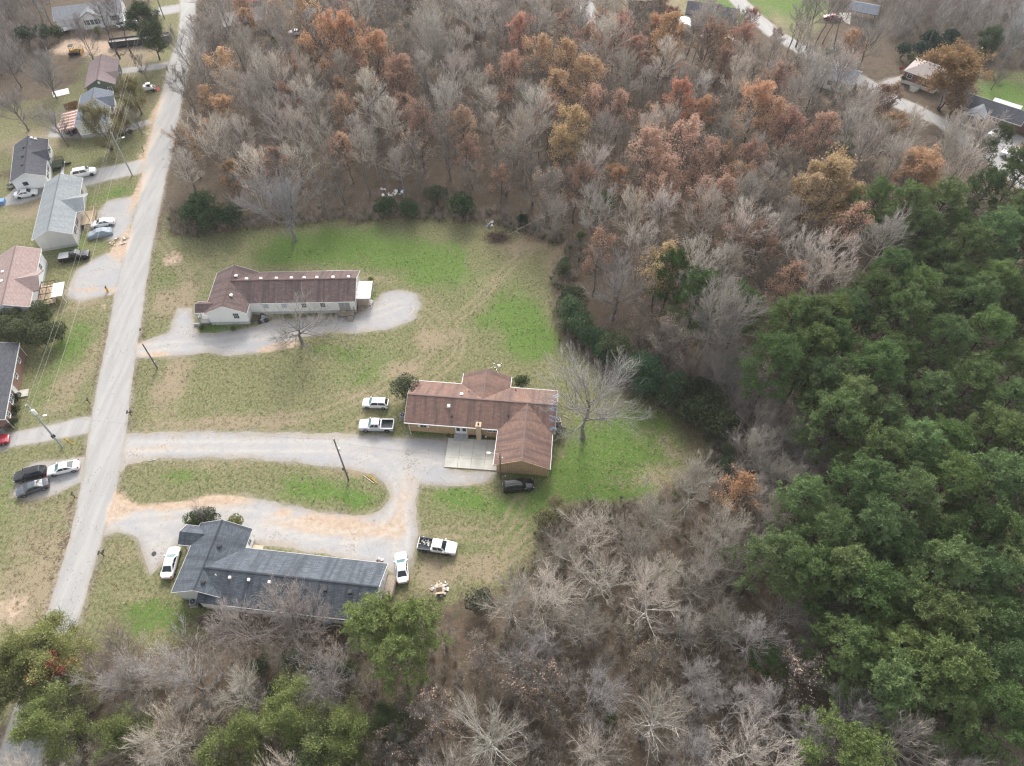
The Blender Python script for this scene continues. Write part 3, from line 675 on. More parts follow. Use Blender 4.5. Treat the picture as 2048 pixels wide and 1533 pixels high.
def trim_roof(mb, x0, x1, y0, y1, axis, ze, zr, th=0.16, ends=(1, 1), sides=(1, 1)):
    """fascia boards under the eaves, rake boards up the gables"""
    P3 = (lambda a, b, z: (a, b, z)) if axis == 'x' else (lambda a, b, z: (b, a, z))
    a0, a1, b0, b1 = (x0, x1, y0, y1) if axis == 'x' else (y0, y1, x0, x1)
    bm = (b0+b1)/2; h = 0.17
    for b, on, s in ((b0, sides[0], -1), (b1, sides[1], 1)):
        if on: mb.bar(P3(a0, b+s*0.02, ze-th/2-0.01), P3(a1, b+s*0.02, ze-th/2-0.01), 0.05, h)
    for a, on, s in ((a0, ends[0], -1), (a1, ends[1], 1)):
        if on:
            mb.bar(P3(a+s*0.02, b0, ze-th/2-0.015), P3(a+s*0.02, bm, zr-th/2-0.015), 0.045, h-0.01)
            mb.bar(P3(a+s*0.02, bm, zr-th/2-0.015), P3(a+s*0.02, b1, ze-th/2-0.015), 0.045, h-0.01)

ROT = {'-y': 0.0, '+x': math.pi/2, '+y': math.pi, '-x': -math.pi/2}
_win = {}
def window(parent, x, y, z, face, w=0.9, h=1.2, frame='white_trim', pane='glass', bars=(2, 2), bw=0.07):
    """frame with glazing bars proud of the wall, its panes recessed inside"""
    key = (w, h, frame, pane, bars, bw)
    if key not in _win:
        f = MB()
        f.box(-w/2-bw, -w/2, -0.06, 0.03, -h/2-bw, h/2+bw); f.box(w/2, w/2+bw, -0.06, 0.03, -h/2-bw, h/2+bw)
        f.box(-w/2, w/2, -0.06, 0.03, h/2, h/2+bw); f.box(-w/2-0.03, w/2+0.03, -0.09, 0.03, -h/2-bw, -h/2)
        for i in range(1, bars[0]): f.box(-w/2+w*i/bars[0]-0.02, -w/2+w*i/bars[0]+0.02, -0.045, 0.0, -h/2, h/2)
        for i in range(1, bars[1]): f.box(-w/2, w/2, -0.048, 0.0, -h/2+h*i/bars[1]-0.025, -h/2+h*i/bars[1]+0.025)
        p = MB(); p.box(-w/2, w/2, -0.02, 0.02, -h/2, h/2)
        _win[key] = (f.mesh('window', M[frame]), p.mesh('pane', M[pane]))
    a, b = _win[key]
    o = link('window', a, parent, (x, y, z), (0, 0, ROT[face]))
    link('pane', b, o)
    return o

_shut = {}
def shutters(parent, x, y, z, face, w, h, mat):
    if (h, mat) not in _shut:
        s = MB(); s.box(-0.17, 0.17, -0.05, 0.02, -h/2, h/2)
        for i in range(6): s.box(-0.13, 0.13, -0.062, -0.05, -h/2+0.08+i*(h-0.1)/6, -h/2+0.08+i*(h-0.1)/6+0.06)
        _shut[(h, mat)] = s.mesh('shutter', M[mat])
    r = ROT[face]
    for sgn in (-1, 1):
        d = sgn*(w/2+0.27)
        link('shutter', _shut[(h, mat)], parent, (x+d*math.cos(r), y+d*math.sin(r), z), (0, 0, r))

_door = {}
def door(parent, x, y, z0, face, w=0.95, h=2.05, mat='white_trim', glass=False):
    key = (w, h, mat, glass)
    if key not in _door:
        d = MB(); d.box(-w/2-0.08, -w/2, -0.07, 0.02, 0, h+0.08); d.box(w/2, w/2+0.08, -0.07, 0.02, 0, h+0.08); d.box(-w/2, w/2, -0.07, 0.02, h, h+0.08)
        d.box(-w/2, w/2, -0.03, 0.02, 0, h)
        for i in (0, 1):
            for j in (0, 1): d.box(-w/2+0.1+i*w/2, -0.08+i*w/2, -0.04, -0.03, 0.2+j*0.95, 0.95+j*0.95)
        k = MB(); k.tube([(w/2-0.1,-0.03,1.0),(w/2-0.1,-0.09,1.0)], 0.03, 6)
        g = MB(); g.box(-w/2+0.12, w/2-0.12, -0.045, -0.03, h*0.35, h-0.18)
        _door[key] = (d.mesh('door', M[mat]), k.mesh('handle', M['metal']), g.mesh('pane', M['glass']))
    o = link('door', _door[key][0], parent, (x, y, z0), (0, 0, ROT[face]))
    link('handle', _door[key][1], o)
    if glass: link('pane', _door[key][2], o)
    return o

_vent = {}
def roof_vent(parent, x, y, z, mat='vent_pale', kind='box', slope=0.0, axis='x'):
    """box: low square exhaust vent; pipe: plumbing stack; dome: round turbine cap"""
    if (mat, kind) not in _vent:
        v = MB()
        if kind == 'box':
            v.box(-0.26, 0.26, -0.28, 0.28, -0.16, 0.02); v.box(-0.20, 0.20, -0.20, 0.20, 0.02, 0.20); v.box(-0.25, 0.25, -0.26, 0.26, 0.20, 0.26)
        elif kind == 'pipe':
            v.cyl((0,0), 0.07, -0.2, 0.40, 10); v.cyl((0,0), 0.17, -0.2, 0.06, 10, r1=0.09)
        else:
            v.cyl((0,0), 0.22, -0.2, 0.18, 14); v.cyl((0,0), 0.34, 0.18, 0.30, 14, r1=0.32); v.cyl((0,0), 0.32, 0.30, 0.38, 14, r1=0.16)
        _vent[(mat, kind)] = v.mesh('vent', M[mat], 40)
    return link('vent', _vent[(mat, kind)], parent, (x, y, z))

def steps(mb, x0, x1, y0, dy, z0, n, rise=0.17, run=0.28):
    """treads going down from z0 away from y0 in direction dy (+1/-1)"""
    for i in range(n):
        a = y0 + dy*run*i; b = y0 + dy*run*(i+1); z = z0 - rise*i
        mb.box(x0, x1, min(a, b), max(a, b), max(0, z-0.16) if i < n-1 else 0, z)

def railing(mb, p, q, z, h=0.95, n=None):
    p = Vector((*p, z)); q = Vector((*q, z)); L = (q-p).length; n = n or max(1, int(L/0.16))
    up = Vector((0,0,1))
    for i in range(0, 2): mb.bar((p if i == 0 else q), (p if i == 0 else q) + up*h, 0.09, 0.09)
    mb.bar(p+up*(h-0.03), q+up*(h-0.03), 0.09, 0.05); mb.bar(p+up*0.12, q+up*0.12, 0.05, 0.06)
    for i in range(1, n):
        a = p.lerp(q, i/n); mb.bar(a+up*0.12, a+up*(h-0.03), 0.035, 0.035)

def house(name, loc, deg, label, cat='house', group=None):
    return empty(name, loc, R(deg), label, cat, group)

# ---- white house with the red-brown roof, north of the drive
h = house('house', (-56.6, 90.3), 1.6, 'long white house with a red-brown shingle roof, nearest the grey loop drive')
ze, zr = 3.3, 5.2
rb = MB(); gable_roof(rb, 3.95, 27.5, 2.45, 10.95, 'x', ze, zr); rb.build('roof', M['roof_redbrown'], h)
rb = MB(); gable_roof(rb, 0, 7.9, 0, 11.05, 'y', ze, zr+0.02); rb.build('roof', M['roof_redbrown'], h)
rb = MB(); gable_roof(rb, -1.75, 2.0, 0.42, 3.4, 'x', 3.22, 4.12); rb.build('porch_roof', M['roof_redbrown'], h)
wb = MB(); gable_walls(wb, 3.95, 27.5, 2.45, 10.95, 'x', ze, zr, zb=0.75, ends=(0, 1)); wb.build('wall', M['white_siding'], h)
wb = MB(); gable_walls(wb, 0, 7.9, 0, 11.05, 'y', ze, zr+0.02, zb=0.75); wb.build('wall', M['white_siding'], h)
fb = MB(); fb.box(4.2, 27.12, 2.84, 10.56, 0, 0.75); fb.box(0.38, 7.52, 0.38, 10.67, 0, 0.753); fb.build('foundation', M['foundation'], h)
tb = MB(); trim_roof(tb, 7.9, 27.5, 2.45, 10.95, 'x', ze, zr, ends=(0, 1)); trim_roof(tb, 0, 7.9, 0, 11.05, 'y', ze, zr+0.02, sides=(1, 0))
tb.bar((7.92, 0.0, 3.2), (7.92, 2.4, 3.2), 0.05, 0.17); trim_roof(tb, -1.75, 0.2, 0.42, 3.4, 'x', 3.22, 4.12, ends=(1, 0)); tb.build('fascia', M['white_trim'], h)
rc = MB(); rc.bar((3.95, 6.7, zr+0.02), (27.5, 6.7, zr+0.02), 0.22, 0.05); rc.bar((3.95, 0, zr+0.045), (3.95, 11.05, zr+0.045), 0.22, 0.05); rc.build('ridge_cap', M['roof_brown'], h)
for i, xx in enumerate((6.9, 9.6, 12.5, 15.3, 17.7, 20.1, 23.1, 26.0)): roof_vent(h, xx, 7.25, zr-0.22)
roof_vent(h, 17.6, 8.6, 4.3, 'vent_grey', 'pipe'); roof_vent(h, 19.6, 8.4, 4.4, 'vent_grey', 'pipe')
roof_vent(h, 4.75, 8.2, zr-0.35, kind='dome'); roof_vent(h, 4.9, 3.1, zr-0.4, kind='dome')
for xx, pn in ((10.6, 'blind'), (14.0, 'blind'), (17.7, 'glass'), (21.2, 'glass')): window(h, xx, 2.80, 2.25, '-y', 0.85, 1.05, pane=pn, bars=(3, 2))
window(h, 5.6, 0.345, 2.35, '-y', 0.95, 1.25, bars=(3, 2))
window(h, 27.16, 4.2, 2.2, '+x', 0.8, 1.0)
door(h, 24.7, 2.80, 0.85, '-y', 0.9, 2.05, 'grey_wood'); door(h, 25.75, 2.80, 0.85, '-y', 0.75, 2.05, 'grey_wood')
door(h, 0.345, 1.7, 0.75, '-x')
st = MB(); st.box(23.9, 26.9, 1.45, 2.78, 0.62, 0.78)
for xx in (23.7, 26.8): st.box(xx-0.06, xx+0.06, 1.4, 1.52, 0, 0.62)
railing(st, (23.65, 1.4), (25.6, 1.4), 0.78); railing(st, (26.85, 1.4), (26.85, 2.7), 0.78); steps(st, 25.7, 26.75, 1.35, -1, 0.60, 3)
st.build('deck', M['wood'], h)
pb = MB(); pb.box(-1.7, 0.36, 0.25, 3.15, 0.55, 0.72)
for yy in (0.3, 3.0): pb.box(-1.65, -1.53, yy, yy+0.12, 0, 3.05)
railing(pb, (-1.6, 0.35), (-1.6, 1.9), 0.72); railing(pb, (-1.5, 0.32), (0.3, 0.32), 0.72); steps(pb, -2.9, -1.7, 0.2, 1, 0.5, 1)
for i in range(3): pb.box(-1.7-0.3*(i+1), -1.7-0.3*i, 2.0, 3.1, 0, 0.55-0.17*i)
pb.build('porch', M['grey_wood'], h)
ac = MB(); ac.box(27.2, 30.0, 3.9, 8.6, 2.52, 2.60)
for i in range(9): ac.box(27.2, 30.0, 4.0+i*0.52, 4.05+i*0.52, 2.60, 2.65)
ac.build('canopy', M['white_metal'], h)
for xx, yy in ((29.85, 4.1), (29.85, 8.4), (28.4, 8.4)): cp = MB(); cp.box(xx-0.05, xx+0.05, yy-0.05, yy+0.05, 0, 2.52); cp.build('canopy_post', M['white_metal'], h)
sd = MB(); sd.box(27.2, 29.3, 4.3, 8.9, 0.45, 0.6); railing(sd, (27.3, 8.85), (29.25, 8.85), 0.6); railing(sd, (29.25, 7.0), (29.25, 8.85), 0.6); steps(sd, 27.4, 28.5, 4.3, -1, 0.45, 3)
sd.build('side_deck', M['wood'], h)
bd = MB(); bd.box(20.5, 23.0, 11.3, 12.9, 0.5, 0.62); railing(bd, (20.55, 12.85), (22.95, 12.85), 0.62, 1.0); bd.build('back_deck', M['grey_wood'], h)

# ---- tan house with the brown roof and the patio
h = house('house', (-17.6, 66.35), -5.3, 'tan plank-sided house with a brown roof around a concrete patio')
ze, zr = 2.9, 4.85
rb = MB(); gable_roof(rb, 0, 24.6, 0, 8.85, 'x', ze, zr); rb.build('roof', M['roof_brown'], h)
rb = MB(); gable_roof(rb, 15.35, 24.25, -6.6, 4.40, 'y', ze-0.05, zr-0.03); rb.build('roof', M['roof_brown'], h)
rb = MB(); gable_roof(rb, 8.3, 16.6, 4.45, 11.1, 'y', ze+0.03, zr-0.1); rb.build('roof', M['roof_brown'], h)
wb = MB(); gable_walls(wb, 0, 24.6, 0, 8.85, 'x', ze, zr, oh=0.45); wb.build('wall', M['plank'], h)
wb = MB(); gable_walls(wb, 15.35, 24.25, -6.6, 4.40, 'y', ze-0.05, zr-0.03, oh=0.45, ends=(1, 0)); wb.build('wall', M['plank'], h)
wb = MB(); gable_walls(wb, 8.3, 16.6, 4.45, 11.1, 'y', ze+0.03, zr-0.1, oh=0.45, ends=(0, 1)); wb.build('wall', M['plank'], h)
bt = MB()
for i in range(48):
    x = 0.5 + i*0.32
    if x < 15.6: bt.box(x, x+0.05, 0.42, 0.455, 0.12, 2.85)
for i in range(25):
    x = 15.85 + i*0.33; k = 1 - abs(x-19.8)/4.45
    bt.box(x, x+0.05, -6.18, -6.145, 0.12, ze - 0.3 + k*(zr-ze))
o = bt.build('batten', plain('batten_paint', (0.36,0.25,0.14), 0.7), h); o['kind'] = 'stuff'
fb = MB(); fb.box(0.47, 24.1, 0.47, 8.38, 0, 0.12); fb.box(15.82, 23.78, -6.13, 0.5, 0, 0.123); fb.build('foundation', M['foundation'], h)
tb = MB(); trim_roof(tb, 0, 24.6, 0, 8.85, 'x', ze, zr, sides=(0, 0))
tb.bar((0, -0.03, 2.83), (15.35, -0.03, 2.83), 0.1, 0.15); tb.bar((0, 8.88, 2.83), (8.3, 8.88, 2.83), 0.1, 0.15); tb.bar((16.6, 8.88, 2.83), (24.6, 8.88, 2.83), 0.1, 0.15)
tb.bar((15.33, -6.6, 2.78), (15.33, 0, 2.78), 0.1, 0.15); tb.bar((24.27, -6.6, 2.78), (24.27, 0, 2.78), 0.1, 0.15)
tb.bar((8.28, 8.9, 2.86), (8.28, 11.1, 2.86), 0.1, 0.15); tb.bar((16.62, 8.9, 2.86), (16.62, 11.1, 2.86), 0.1, 0.15); tb.build('gutter', M['white_trim'], h)
tb = MB(); tb.bar((15.35, -6.62, ze-0.13), (19.8, -6.62, zr-0.11), 0.05, 0.17); tb.bar((19.8, -6.62, zr-0.11), (24.25, -6.62, ze-0.13), 0.05, 0.17); tb.build('rake_board', M['plank'], h)
ds = MB(); ds.bar((0.6, 0.36, 0.0), (0.6, 0.36, 2.75), 0.09, 0.09); ds.bar((0.6, 0.36, 0.05), (0.9, -0.25, 0.05), 0.09, 0.09); ds.build('downspout', M['white_trim'], h); ds = MB(); ds.bar((23.95, -6.2, 0), (23.95, -6.2, 2.7), 0.09, 0.09); ds.build('downspout', M['white_trim'], h)
rc = MB(); rc.bar((0, 4.425, zr+0.02), (24.6, 4.425, zr+0.02), 0.2, 0.05); rc.bar((19.8, -6.6, zr-0.01), (19.8, 4.4, zr-0.01), 0.2, 0.05); rc.bar((12.45, 4.5, zr-0.08), (12.45, 11.1, zr-0.08), 0.2, 0.05); rc.build('ridge_cap', M['roof_pink'], h)
roof_vent(h, 7.0, 3.0, 4.25); roof_vent(h, 8.8, 5.4, 4.45); roof_vent(h, 7.7, 1.5, 3.62, 'vent_dark', 'pipe'); roof_vent(h, 16.9, 2.2, 3.95, 'vent_dark', 'pipe'); roof_vent(h, 9.9, 6.4, 4.0, 'vent_dark', 'pipe'); roof_vent(h, 17.6, 8.0, 3.35, 'vent_dark', 'pipe')
cb = MB(); cb.box(11.85, 12.65, -0.42, 0.44, 0, 3.9); cb.box(11.80, 12.70, -0.47, 0.49, 3.9, 4.05); o = cb.build('chimney', M['tan_brick'], h)
cp = MB(); cp.cyl((12.25, 0.0), 0.14, 4.05, 4.35, 10); cp.build('flue', M['vent_dark'], o)
window(h, 3.0, 0.42, 1.95, '-y', 0.95, 1.0, frame='tan_siding'); shutters(h, 3.0, 0.42, 1.95, '-y', 0.95, 1.0, 'white_trim')
window(h, 14.0, 0.42, 2.0, '-y', 0.75, 0.8); window(h, 14.9, 0.42, 2.0, '-y', 0.75, 0.8)
door(h, 8.75, 0.42, 0.42, '-y', 0.8, 2.02, glass=True); door(h, 9.75, 0.42, 0.42, '-y', 0.8, 2.02, glass=True)
st = MB(); steps(st, 8.1, 10.4, 0.38, -1, 0.42, 4, 0.1, 0.42); st.build('steps', M['grey_wood'], h)
window(h, 24.13, 2.5, 1.8, '+x', 0.9, 1.0)
msh = plain('slipped_shingle', (0.20,0.25,0.33), 0.8)
for i in range(26):
    rs = MB()
    x = 23.3 + random.Random(i).uniform(0, 1.2); y = random.Random(i+50).uniform(0.2, 7.6); k = 1-abs(y-4.425)/4.425
    z = ze+k*(zr-ze)+0.025; dz = 0.2*(zr-ze)/4.425*(1 if y < 4.425 else -1)
    rs.face([(x, y, z), (x+0.5, y, z), (x+0.5, y+0.2, z+dz), (x, y+0.2, z+dz)])
    rs.build('loose_shingle', msh, h)

pm = MB(); pts = [(-10.51,65.2),(-10.9,59.66),(-2.45,58.98),(-1.85,64.75)]
for i in range(4):
    for j in range(3):
        def q(u, v):
            a = Vector(pts[0]).lerp(Vector(pts[3]), u); b = Vector(pts[1]).lerp(Vector(pts[2]), u); return a.lerp(b, v)
        e = 0.0022
        c4 = [q(i/4+e, j/3+e), q((i+1)/4-e, j/3+e), q((i+1)/4-e, (j+1)/3-e), q(i/4+e, (j+1)/3-e)]
        for k in range(4): pm.face([(*c4[k], 0.0), (*c4[k], 0.14), (*c4[(k+1)%4], 0.14), (*c4[(k+1)%4], 0.0)])
        pm.face([(*c, 0.14) for c in c4[::-1]])
tag(pm.build('patio', M['concrete']), kind='structure')

# ---- white house with the slate-blue roof, at the south end
h = house('house', (-46.95, 37.6), -6.6, 'white house with a slate-blue shingle roof at the south edge of the lawn')
ze, zr = 3.3, 5.2
rb = MB(); gable_roof(rb, 3.95, 28.7, -0.9, 7.6, 'x', ze, zr); rb.build('roof', M['roof_slate'], h)
rb = MB(); gable_roof(rb, 0, 7.9, 0, 10.6, 'y', ze, zr+0.02); rb.build('roof', M['roof_slate'], h)
rb = MB(); gable_roof(rb, -2.0, 2.2, 7.0, 10.15, 'x', 3.22, 4.2); rb.build('porch_roof', M['roof_slate'], h)
wb = MB(); gable_walls(wb, 3.95, 28.7, -0.9, 7.6, 'x', ze, zr, zb=0.6, ends=(0, 1)); wb.build('wall', M['cool_white_siding'], h)
wb = MB(); gable_walls(wb, 0, 7.9, 0, 10.6, 'y', ze, zr+0.02, zb=0.6); wb.build('wall', M['cool_white_siding'], h)
fb = MB(); fb.box(4.2, 28.3, -0.52, 7.2, 0, 0.6); fb.box(0.38, 7.52, 0.38, 10.2, 0, 0.603); fb.build('foundation', M['foundation'], h)
tb = MB(); trim_roof(tb, 7.9, 28.7, -0.9, 7.6, 'x', ze, zr, ends=(0, 1)); trim_roof(tb, 0, 7.9, 0, 10.6, 'y', ze, zr+0.02, sides=(1, 0))
tb.bar((7.92, 7.6, 3.2), (7.92, 10.6, 3.2), 0.05, 0.17); trim_roof(tb, -2.0, 0.2, 7.0, 10.15, 'x', 3.22, 4.2, ends=(1, 0)); tb.build('fascia', M['white_trim'], h)
rc = MB(); rc.bar((3.95, 3.35, zr+0.02), (28.7, 3.35, zr+0.02), 0.22, 0.05); rc.bar((3.95, 0, zr+0.045), (3.95, 10.6, zr+0.045), 0.22, 0.05); rc.build('ridge_cap', M['roof_slate'], h)
for xx in (8.0, 10.7, 13.6): roof_vent(h, xx, 2.45, zr-0.36).scale = (.72, .72, .72)
for xx in (16.1, 18.7, 21.5, 24.9, 28.0 - 0.4): roof_vent(h, xx, 2.35, zr-0.40, 'vent_dark')
roof_vent(h, 6.0, 2.55, zr-0.38, 'vent_pale', 'pipe')
roof_vent(h, 4.9, 6.8, zr-0.42, 'vent_dark', 'dome'); roof_vent(h, 4.7, 1.4, zr-0.34, 'vent_dark', 'dome')
window(h, 7.56, 9.1, 2.0, '+x', 0.8, 1.0); window(h, 3.9, 0.345, 2.2, '-y', 0.9, 1.1)
for xx in (11, 15, 19, 24): window(h, xx, -0.555, 2.1, '-y', 0.9, 1.1)
door(h, 28.36, 4.9, 0.65, '+x'); window(h, 28.36, 1.7, 2.1, '+x', 0.8, 1.0)
pb = MB(); pb.box(-1.9, 0.36, 7.3, 10.2, 0.45, 0.6)
for yy in (7.35, 10.05): pb.box(-1.88, -1.76, yy, yy+0.12, 0, 3.1)
pb.build('porch', M['wood'], h)
st = MB(); st.box(28.4, 29.9, 4.0, 6.6, 0.5, 0.62); railing(st, (29.85, 4.0), (29.85, 6.6), 0.62); steps(st, 28.5, 29.7, 6.6, 1, 0.45, 2)
for yy in (4.1, 5.1, 6.3): st.box(29.7, 29.85, yy, yy+0.15, 0, 0.5)
st.build('side_steps', M['wood'], h)
st = MB(); st.box(7.6, 9.2, 8.0, 9.4, 0.35, 0.47); steps(st, 7.7, 8.7, 8.0, -1, 0.3, 1); st.build('back_steps', M['fresh_wood'], h)
hc = MB(); hc.box(7.8, 8.9, 0.7 - 2.2, 1.9 - 2.2, 0, 0.25); hc.build('crawl_hatch', M['tan_siding'], h)

# ---- houses along the west side of the road
def west_house(loc, deg, W, L, ze, zr, roof, wall, label, oh=0.35, zb=0.6, trim='white_trim', hip=False):
    h = house('house', loc, deg, label)
    rb = MB(); gable_roof(rb, 0, W, 0, L, 'y', ze, zr); rb.build('roof', M[roof], h)
    wb = MB(); gable_walls(wb, 0, W, 0, L, 'y', ze, zr, oh=oh, zb=zb); wb.build('wall', M[wall], h)
    if zb: fb = MB(); fb.box(oh+0.03, W-oh-0.03, oh+0.03, L-oh-0.03, 0, zb); fb.build('foundation', M['foundation'], h)
    tb = MB(); trim_roof(tb, 0, W, 0, L, 'y', ze, zr); tb.build('fascia', M[trim], h)
    rc = MB(); rc.bar((W/2, 0, zr+0.02), (W/2, L, zr+0.02), 0.22, 0.05); rc.build('ridge_cap', M[roof], h)
    return h

# dark roof, white walls, green deck
h = west_house((-109.3,129.6), 20, 7.3, 15.1, 3.3, 4.9, 'roof_dark', 'cool_white_siding', 'white house with a nearly black roof and a green entry deck')
rb = MB(); gable_roof(rb, 4.2, 7.95, 6.2, 10.6, 'x', 3.32, 4.55); rb.build('porch_roof', M['roof_dark'], h)
for yy, z in ((4.0, 4.55), (7.4, 4.55), (11.0, 4.55)): roof_vent(h, 2.9, yy, z, 'vent_dark')
roof_vent(h, 4.4, 14.3, 4.6); roof_vent(h, 5.1, 14.1, 4.3)
for yy in (2.4, 5.0, 12.6): window(h, 6.96, yy, 2.2, '+x', 0.9, 1.2); shutters(h, 6.96, yy, 2.2, '+x', 0.9, 1.2, 'dark_shutter')
door(h, 6.96, 8.3, 0.7, '+x', mat='grey_wood'); window(h, 2.6, 0.34, 2.2, '-y', 0.9, 0.7, frame='dark_shutter')
dk = MB(); dk.box(7.0, 9.6, 6.9, 9.7, 0.6, 0.72)
for a, b in (((7.1, 6.95), (9.55, 6.95)), ((9.55, 6.95), (9.55, 8.2)), ((7.1, 9.65), (9.55, 9.65))): railing(dk, a, b, 0.72)
steps(dk, 9.6, 10.9, 8.3, 1, 0.5, 3); dk.build('deck', plain('green_deck_paint', (0.035,0.055,0.035), 0.7), h)
# grey-green roof
h = west_house((-96.6,110.7), 14.5, 7.7, 19.3, 3.4, 5.2, 'roof_greygreen', 'grey_siding', 'grey-sided house with a pale grey-green roof and a timber stoop')
rb = MB(); gable_roof(rb, 3.9, 9.3, 7.2, 13.1, 'x', 3.42, 4.75); rb.build('porch_roof', M['roof_greygreen'], h)
tb = MB(); trim_roof(tb, 7.7, 9.3, 7.2, 13.1, 'x', 3.42, 4.75, ends=(0, 1)); tb.build('fascia', M['white_trim'], h)
for yy in (3.0, 5.6, 15.4): window(h, 7.36, yy, 2.2, '+x', 0.9, 1.2); shutters(h, 7.36, yy, 2.2, '+x', 0.9, 1.2, 'red_shutter')
door(h, 7.36, 9.6, 0.7, '+x'); window(h, 7.36, 11.6, 2.2, '+x', 0.8, 1.1)
dk = MB(); dk.box(7.4, 10.1, 6.2, 10.8, 0.62, 0.74); railing(dk, (10.05, 6.25), (10.05, 10.75), 0.74); railing(dk, (8.9, 10.75), (10.05, 10.75), 0.74); steps(dk, 8.0, 9.9, 6.2, -1, 0.55, 4)
for yy in (7.4, 12.9): dk.box(9.05, 9.2, yy, yy+0.15, 0, 3.3)
dk.build('stoop', M['fresh_wood'], h)
# faded red roof with the deck frame
h = west_house((-96.7,90.0), 15.2, 7.8, 16.6, 3.4, 5.1, 'roof_pink', 'cool_white_siding', 'white house with a faded pinkish roof and an open timber deck frame')
rb = MB(); gable_roof(rb, 3.9, 9.0, 4.2, 9.9, 'x', 3.42, 4.75); rb.build('porch_roof', M['roof_pink'], h)
roof_vent(h, 2.4, 7.5, 4.3); roof_vent(h, 2.1, 10.3, 4.2)
window(h, 7.46, 12.8, 2.2, '+x', 0.9, 1.2); window(h, 7.46, 2.2, 2.2, '+x', 0.9, 1.2); door(h, 7.46, 7.2, 0.7, '+x')
dk = MB(); dk.box(7.5, 10.6, 3.2, 8.6, 0.6, 0.72)
for xx in (8.0, 9.2, 10.5):
    for yy in (3.3, 5.0, 6.8, 8.5): dk.box(xx-0.05, xx+0.05, yy-0.05, yy+0.05, 0, 1.7)
dk.build('deck', M['fresh_wood'], h)
dk = MB()
for yy in (3.3, 5.0, 6.8, 8.5): dk.bar((7.9, yy, 1.72), (10.6, yy, 1.72), 0.1, 0.12)
for xx in (8.0, 9.2, 10.5): dk.bar((xx, 3.2, 1.82), (xx, 8.6, 1.82), 0.1, 0.12)
dk.build('deck_frame', M['dark_wood'], h)
dk = MB(); dk.box(10.4, 12.4, 3.3, 7.2, 1.9, 2.0)
for yy in (3.5, 7.0): dk.box(12.2, 12.3, yy-0.05, yy+0.05, 0, 1.9)
dk.build('shade_panel', M['white_trim'], h)
# brick house at the west edge
h = west_house((-91.2,64.6), 15.8, 8.6, 17.2, 3.0, 4.7, 'roof_dark', 'brick', 'red brick house with a dark roof and white window frames, behind three clipped shrubs', zb=0)
for yy in (2.0, 4.9, 5.8, 10.6, 14.3): window(h, 8.27, yy, 1.9, '+x', 0.8, 1.1, bw=0.13)
door(h, 8.27, 7.6, 0.25, '+x'); st = MB(); st.box(8.3, 9.8, 6.9, 8.5, 0, 0.22); st.build('step', M['concrete'], h)
ds = MB(); ds.bar((8.4, 16.9, 0), (8.4, 16.9, 2.9), 0.09, 0.09); ds.build('downspout', M['white_trim'], h); ds = MB(); ds.bar((8.45, 0.4, 0), (8.45, 0.4, 2.9), 0.09, 0.09); ds.build('downspout', M['white_trim'], h)
# blue-grey roof with the rusty awning
h = west_house((-103.7,151.4), 14.5, 7.7, 14.3, 3.2, 4.8, 'roof_bluegrey', 'white_siding', 'white house with a blue-grey roof and a rusty striped awning')
rb = MB(); gable_roof(rb, 4.1, 8.6, 7.2, 12.0, 'x', 3.22, 4.5); rb.build('porch_roof', M['roof_bluegrey'], h)
roof_vent(h, 2.6, 4.7, 4.2)
for yy in (5.4, 8.2, 11.2): window(h, 7.36, yy, 2.0, '+x', 0.8, 1.3); shutters(h, 7.36, yy, 2.0, '+x', 0.8, 1.3, 'dark_shutter')
door(h, 7.36, 9.7, 0.6, '+x')
dk = MB(); dk.box(7.4, 9.6, 8.0, 11.0, 0.5, 0.6); railing(dk, (9.55, 8.0), (9.55, 10.0), 0.6); dk.build('stoop', M['dark_wood'], h)
aw = [MB(), MB()]
for i in range(18):
    y0 = 0.2 + i*0.46
    aw[i % 3 == 1].face([(-4.0, y0, 2.45), (0.2, y0, 2.95), (0.2, y0+0.44, 2.95), (-4.0, y0+0.44, 2.45)][::-1])
    aw[i % 3 == 1].face([(-4.0, y0, 2.42), (0.2, y0, 2.92), (0.2, y0+0.44, 2.92), (-4.0, y0+0.44, 2.42)])
    aw[i % 3 == 1].face([(-4.0, y0, 2.42), (-4.0, y0+0.44, 2.42), (-4.0, y0+0.44, 2.45), (-4.0, y0, 2.45)])
aw[0].build('awning', M['rust'], h); aw[1].build('awning', M['rust_pale'], h)
for yy in (0.4, 4.3, 8.2): ap = MB(); ap.box(-3.9, -3.8, yy, yy+0.1, 0, 2.42); ap.build('awning_post', M['grey_wood'], h)
# mauve roof, dark green walls
h = west_house((-107.2,168.0), 15.3, 7.4, 13.0, 3.5, 5.3, 'roof_mauve', 'green_siding', 'dark green house with a mauve roof beside the road', trim='green_siding')
rb = MB(); gable_roof(rb, 4.2, 8.3, 2.6, 6.6, 'x', 3.55, 4.6); rb.build('porch_roof', M['roof_mauve'], h)
for xx in (2.2, 5.6): window(h, xx, 0.34, 2.3, '-y', 0.9, 1.0)
for yy in (5.0, 7.4, 9.8): window(h, 7.06, yy, 2.2, '+x', 0.9, 1.3)
gv = MB(); gv.box(-0.25, 0.25, -0.03, 0.03, -0.3, 0.3); gv.build('gable_vent', M['white_trim'], h, loc=(3.7, 0.31, 4.3))
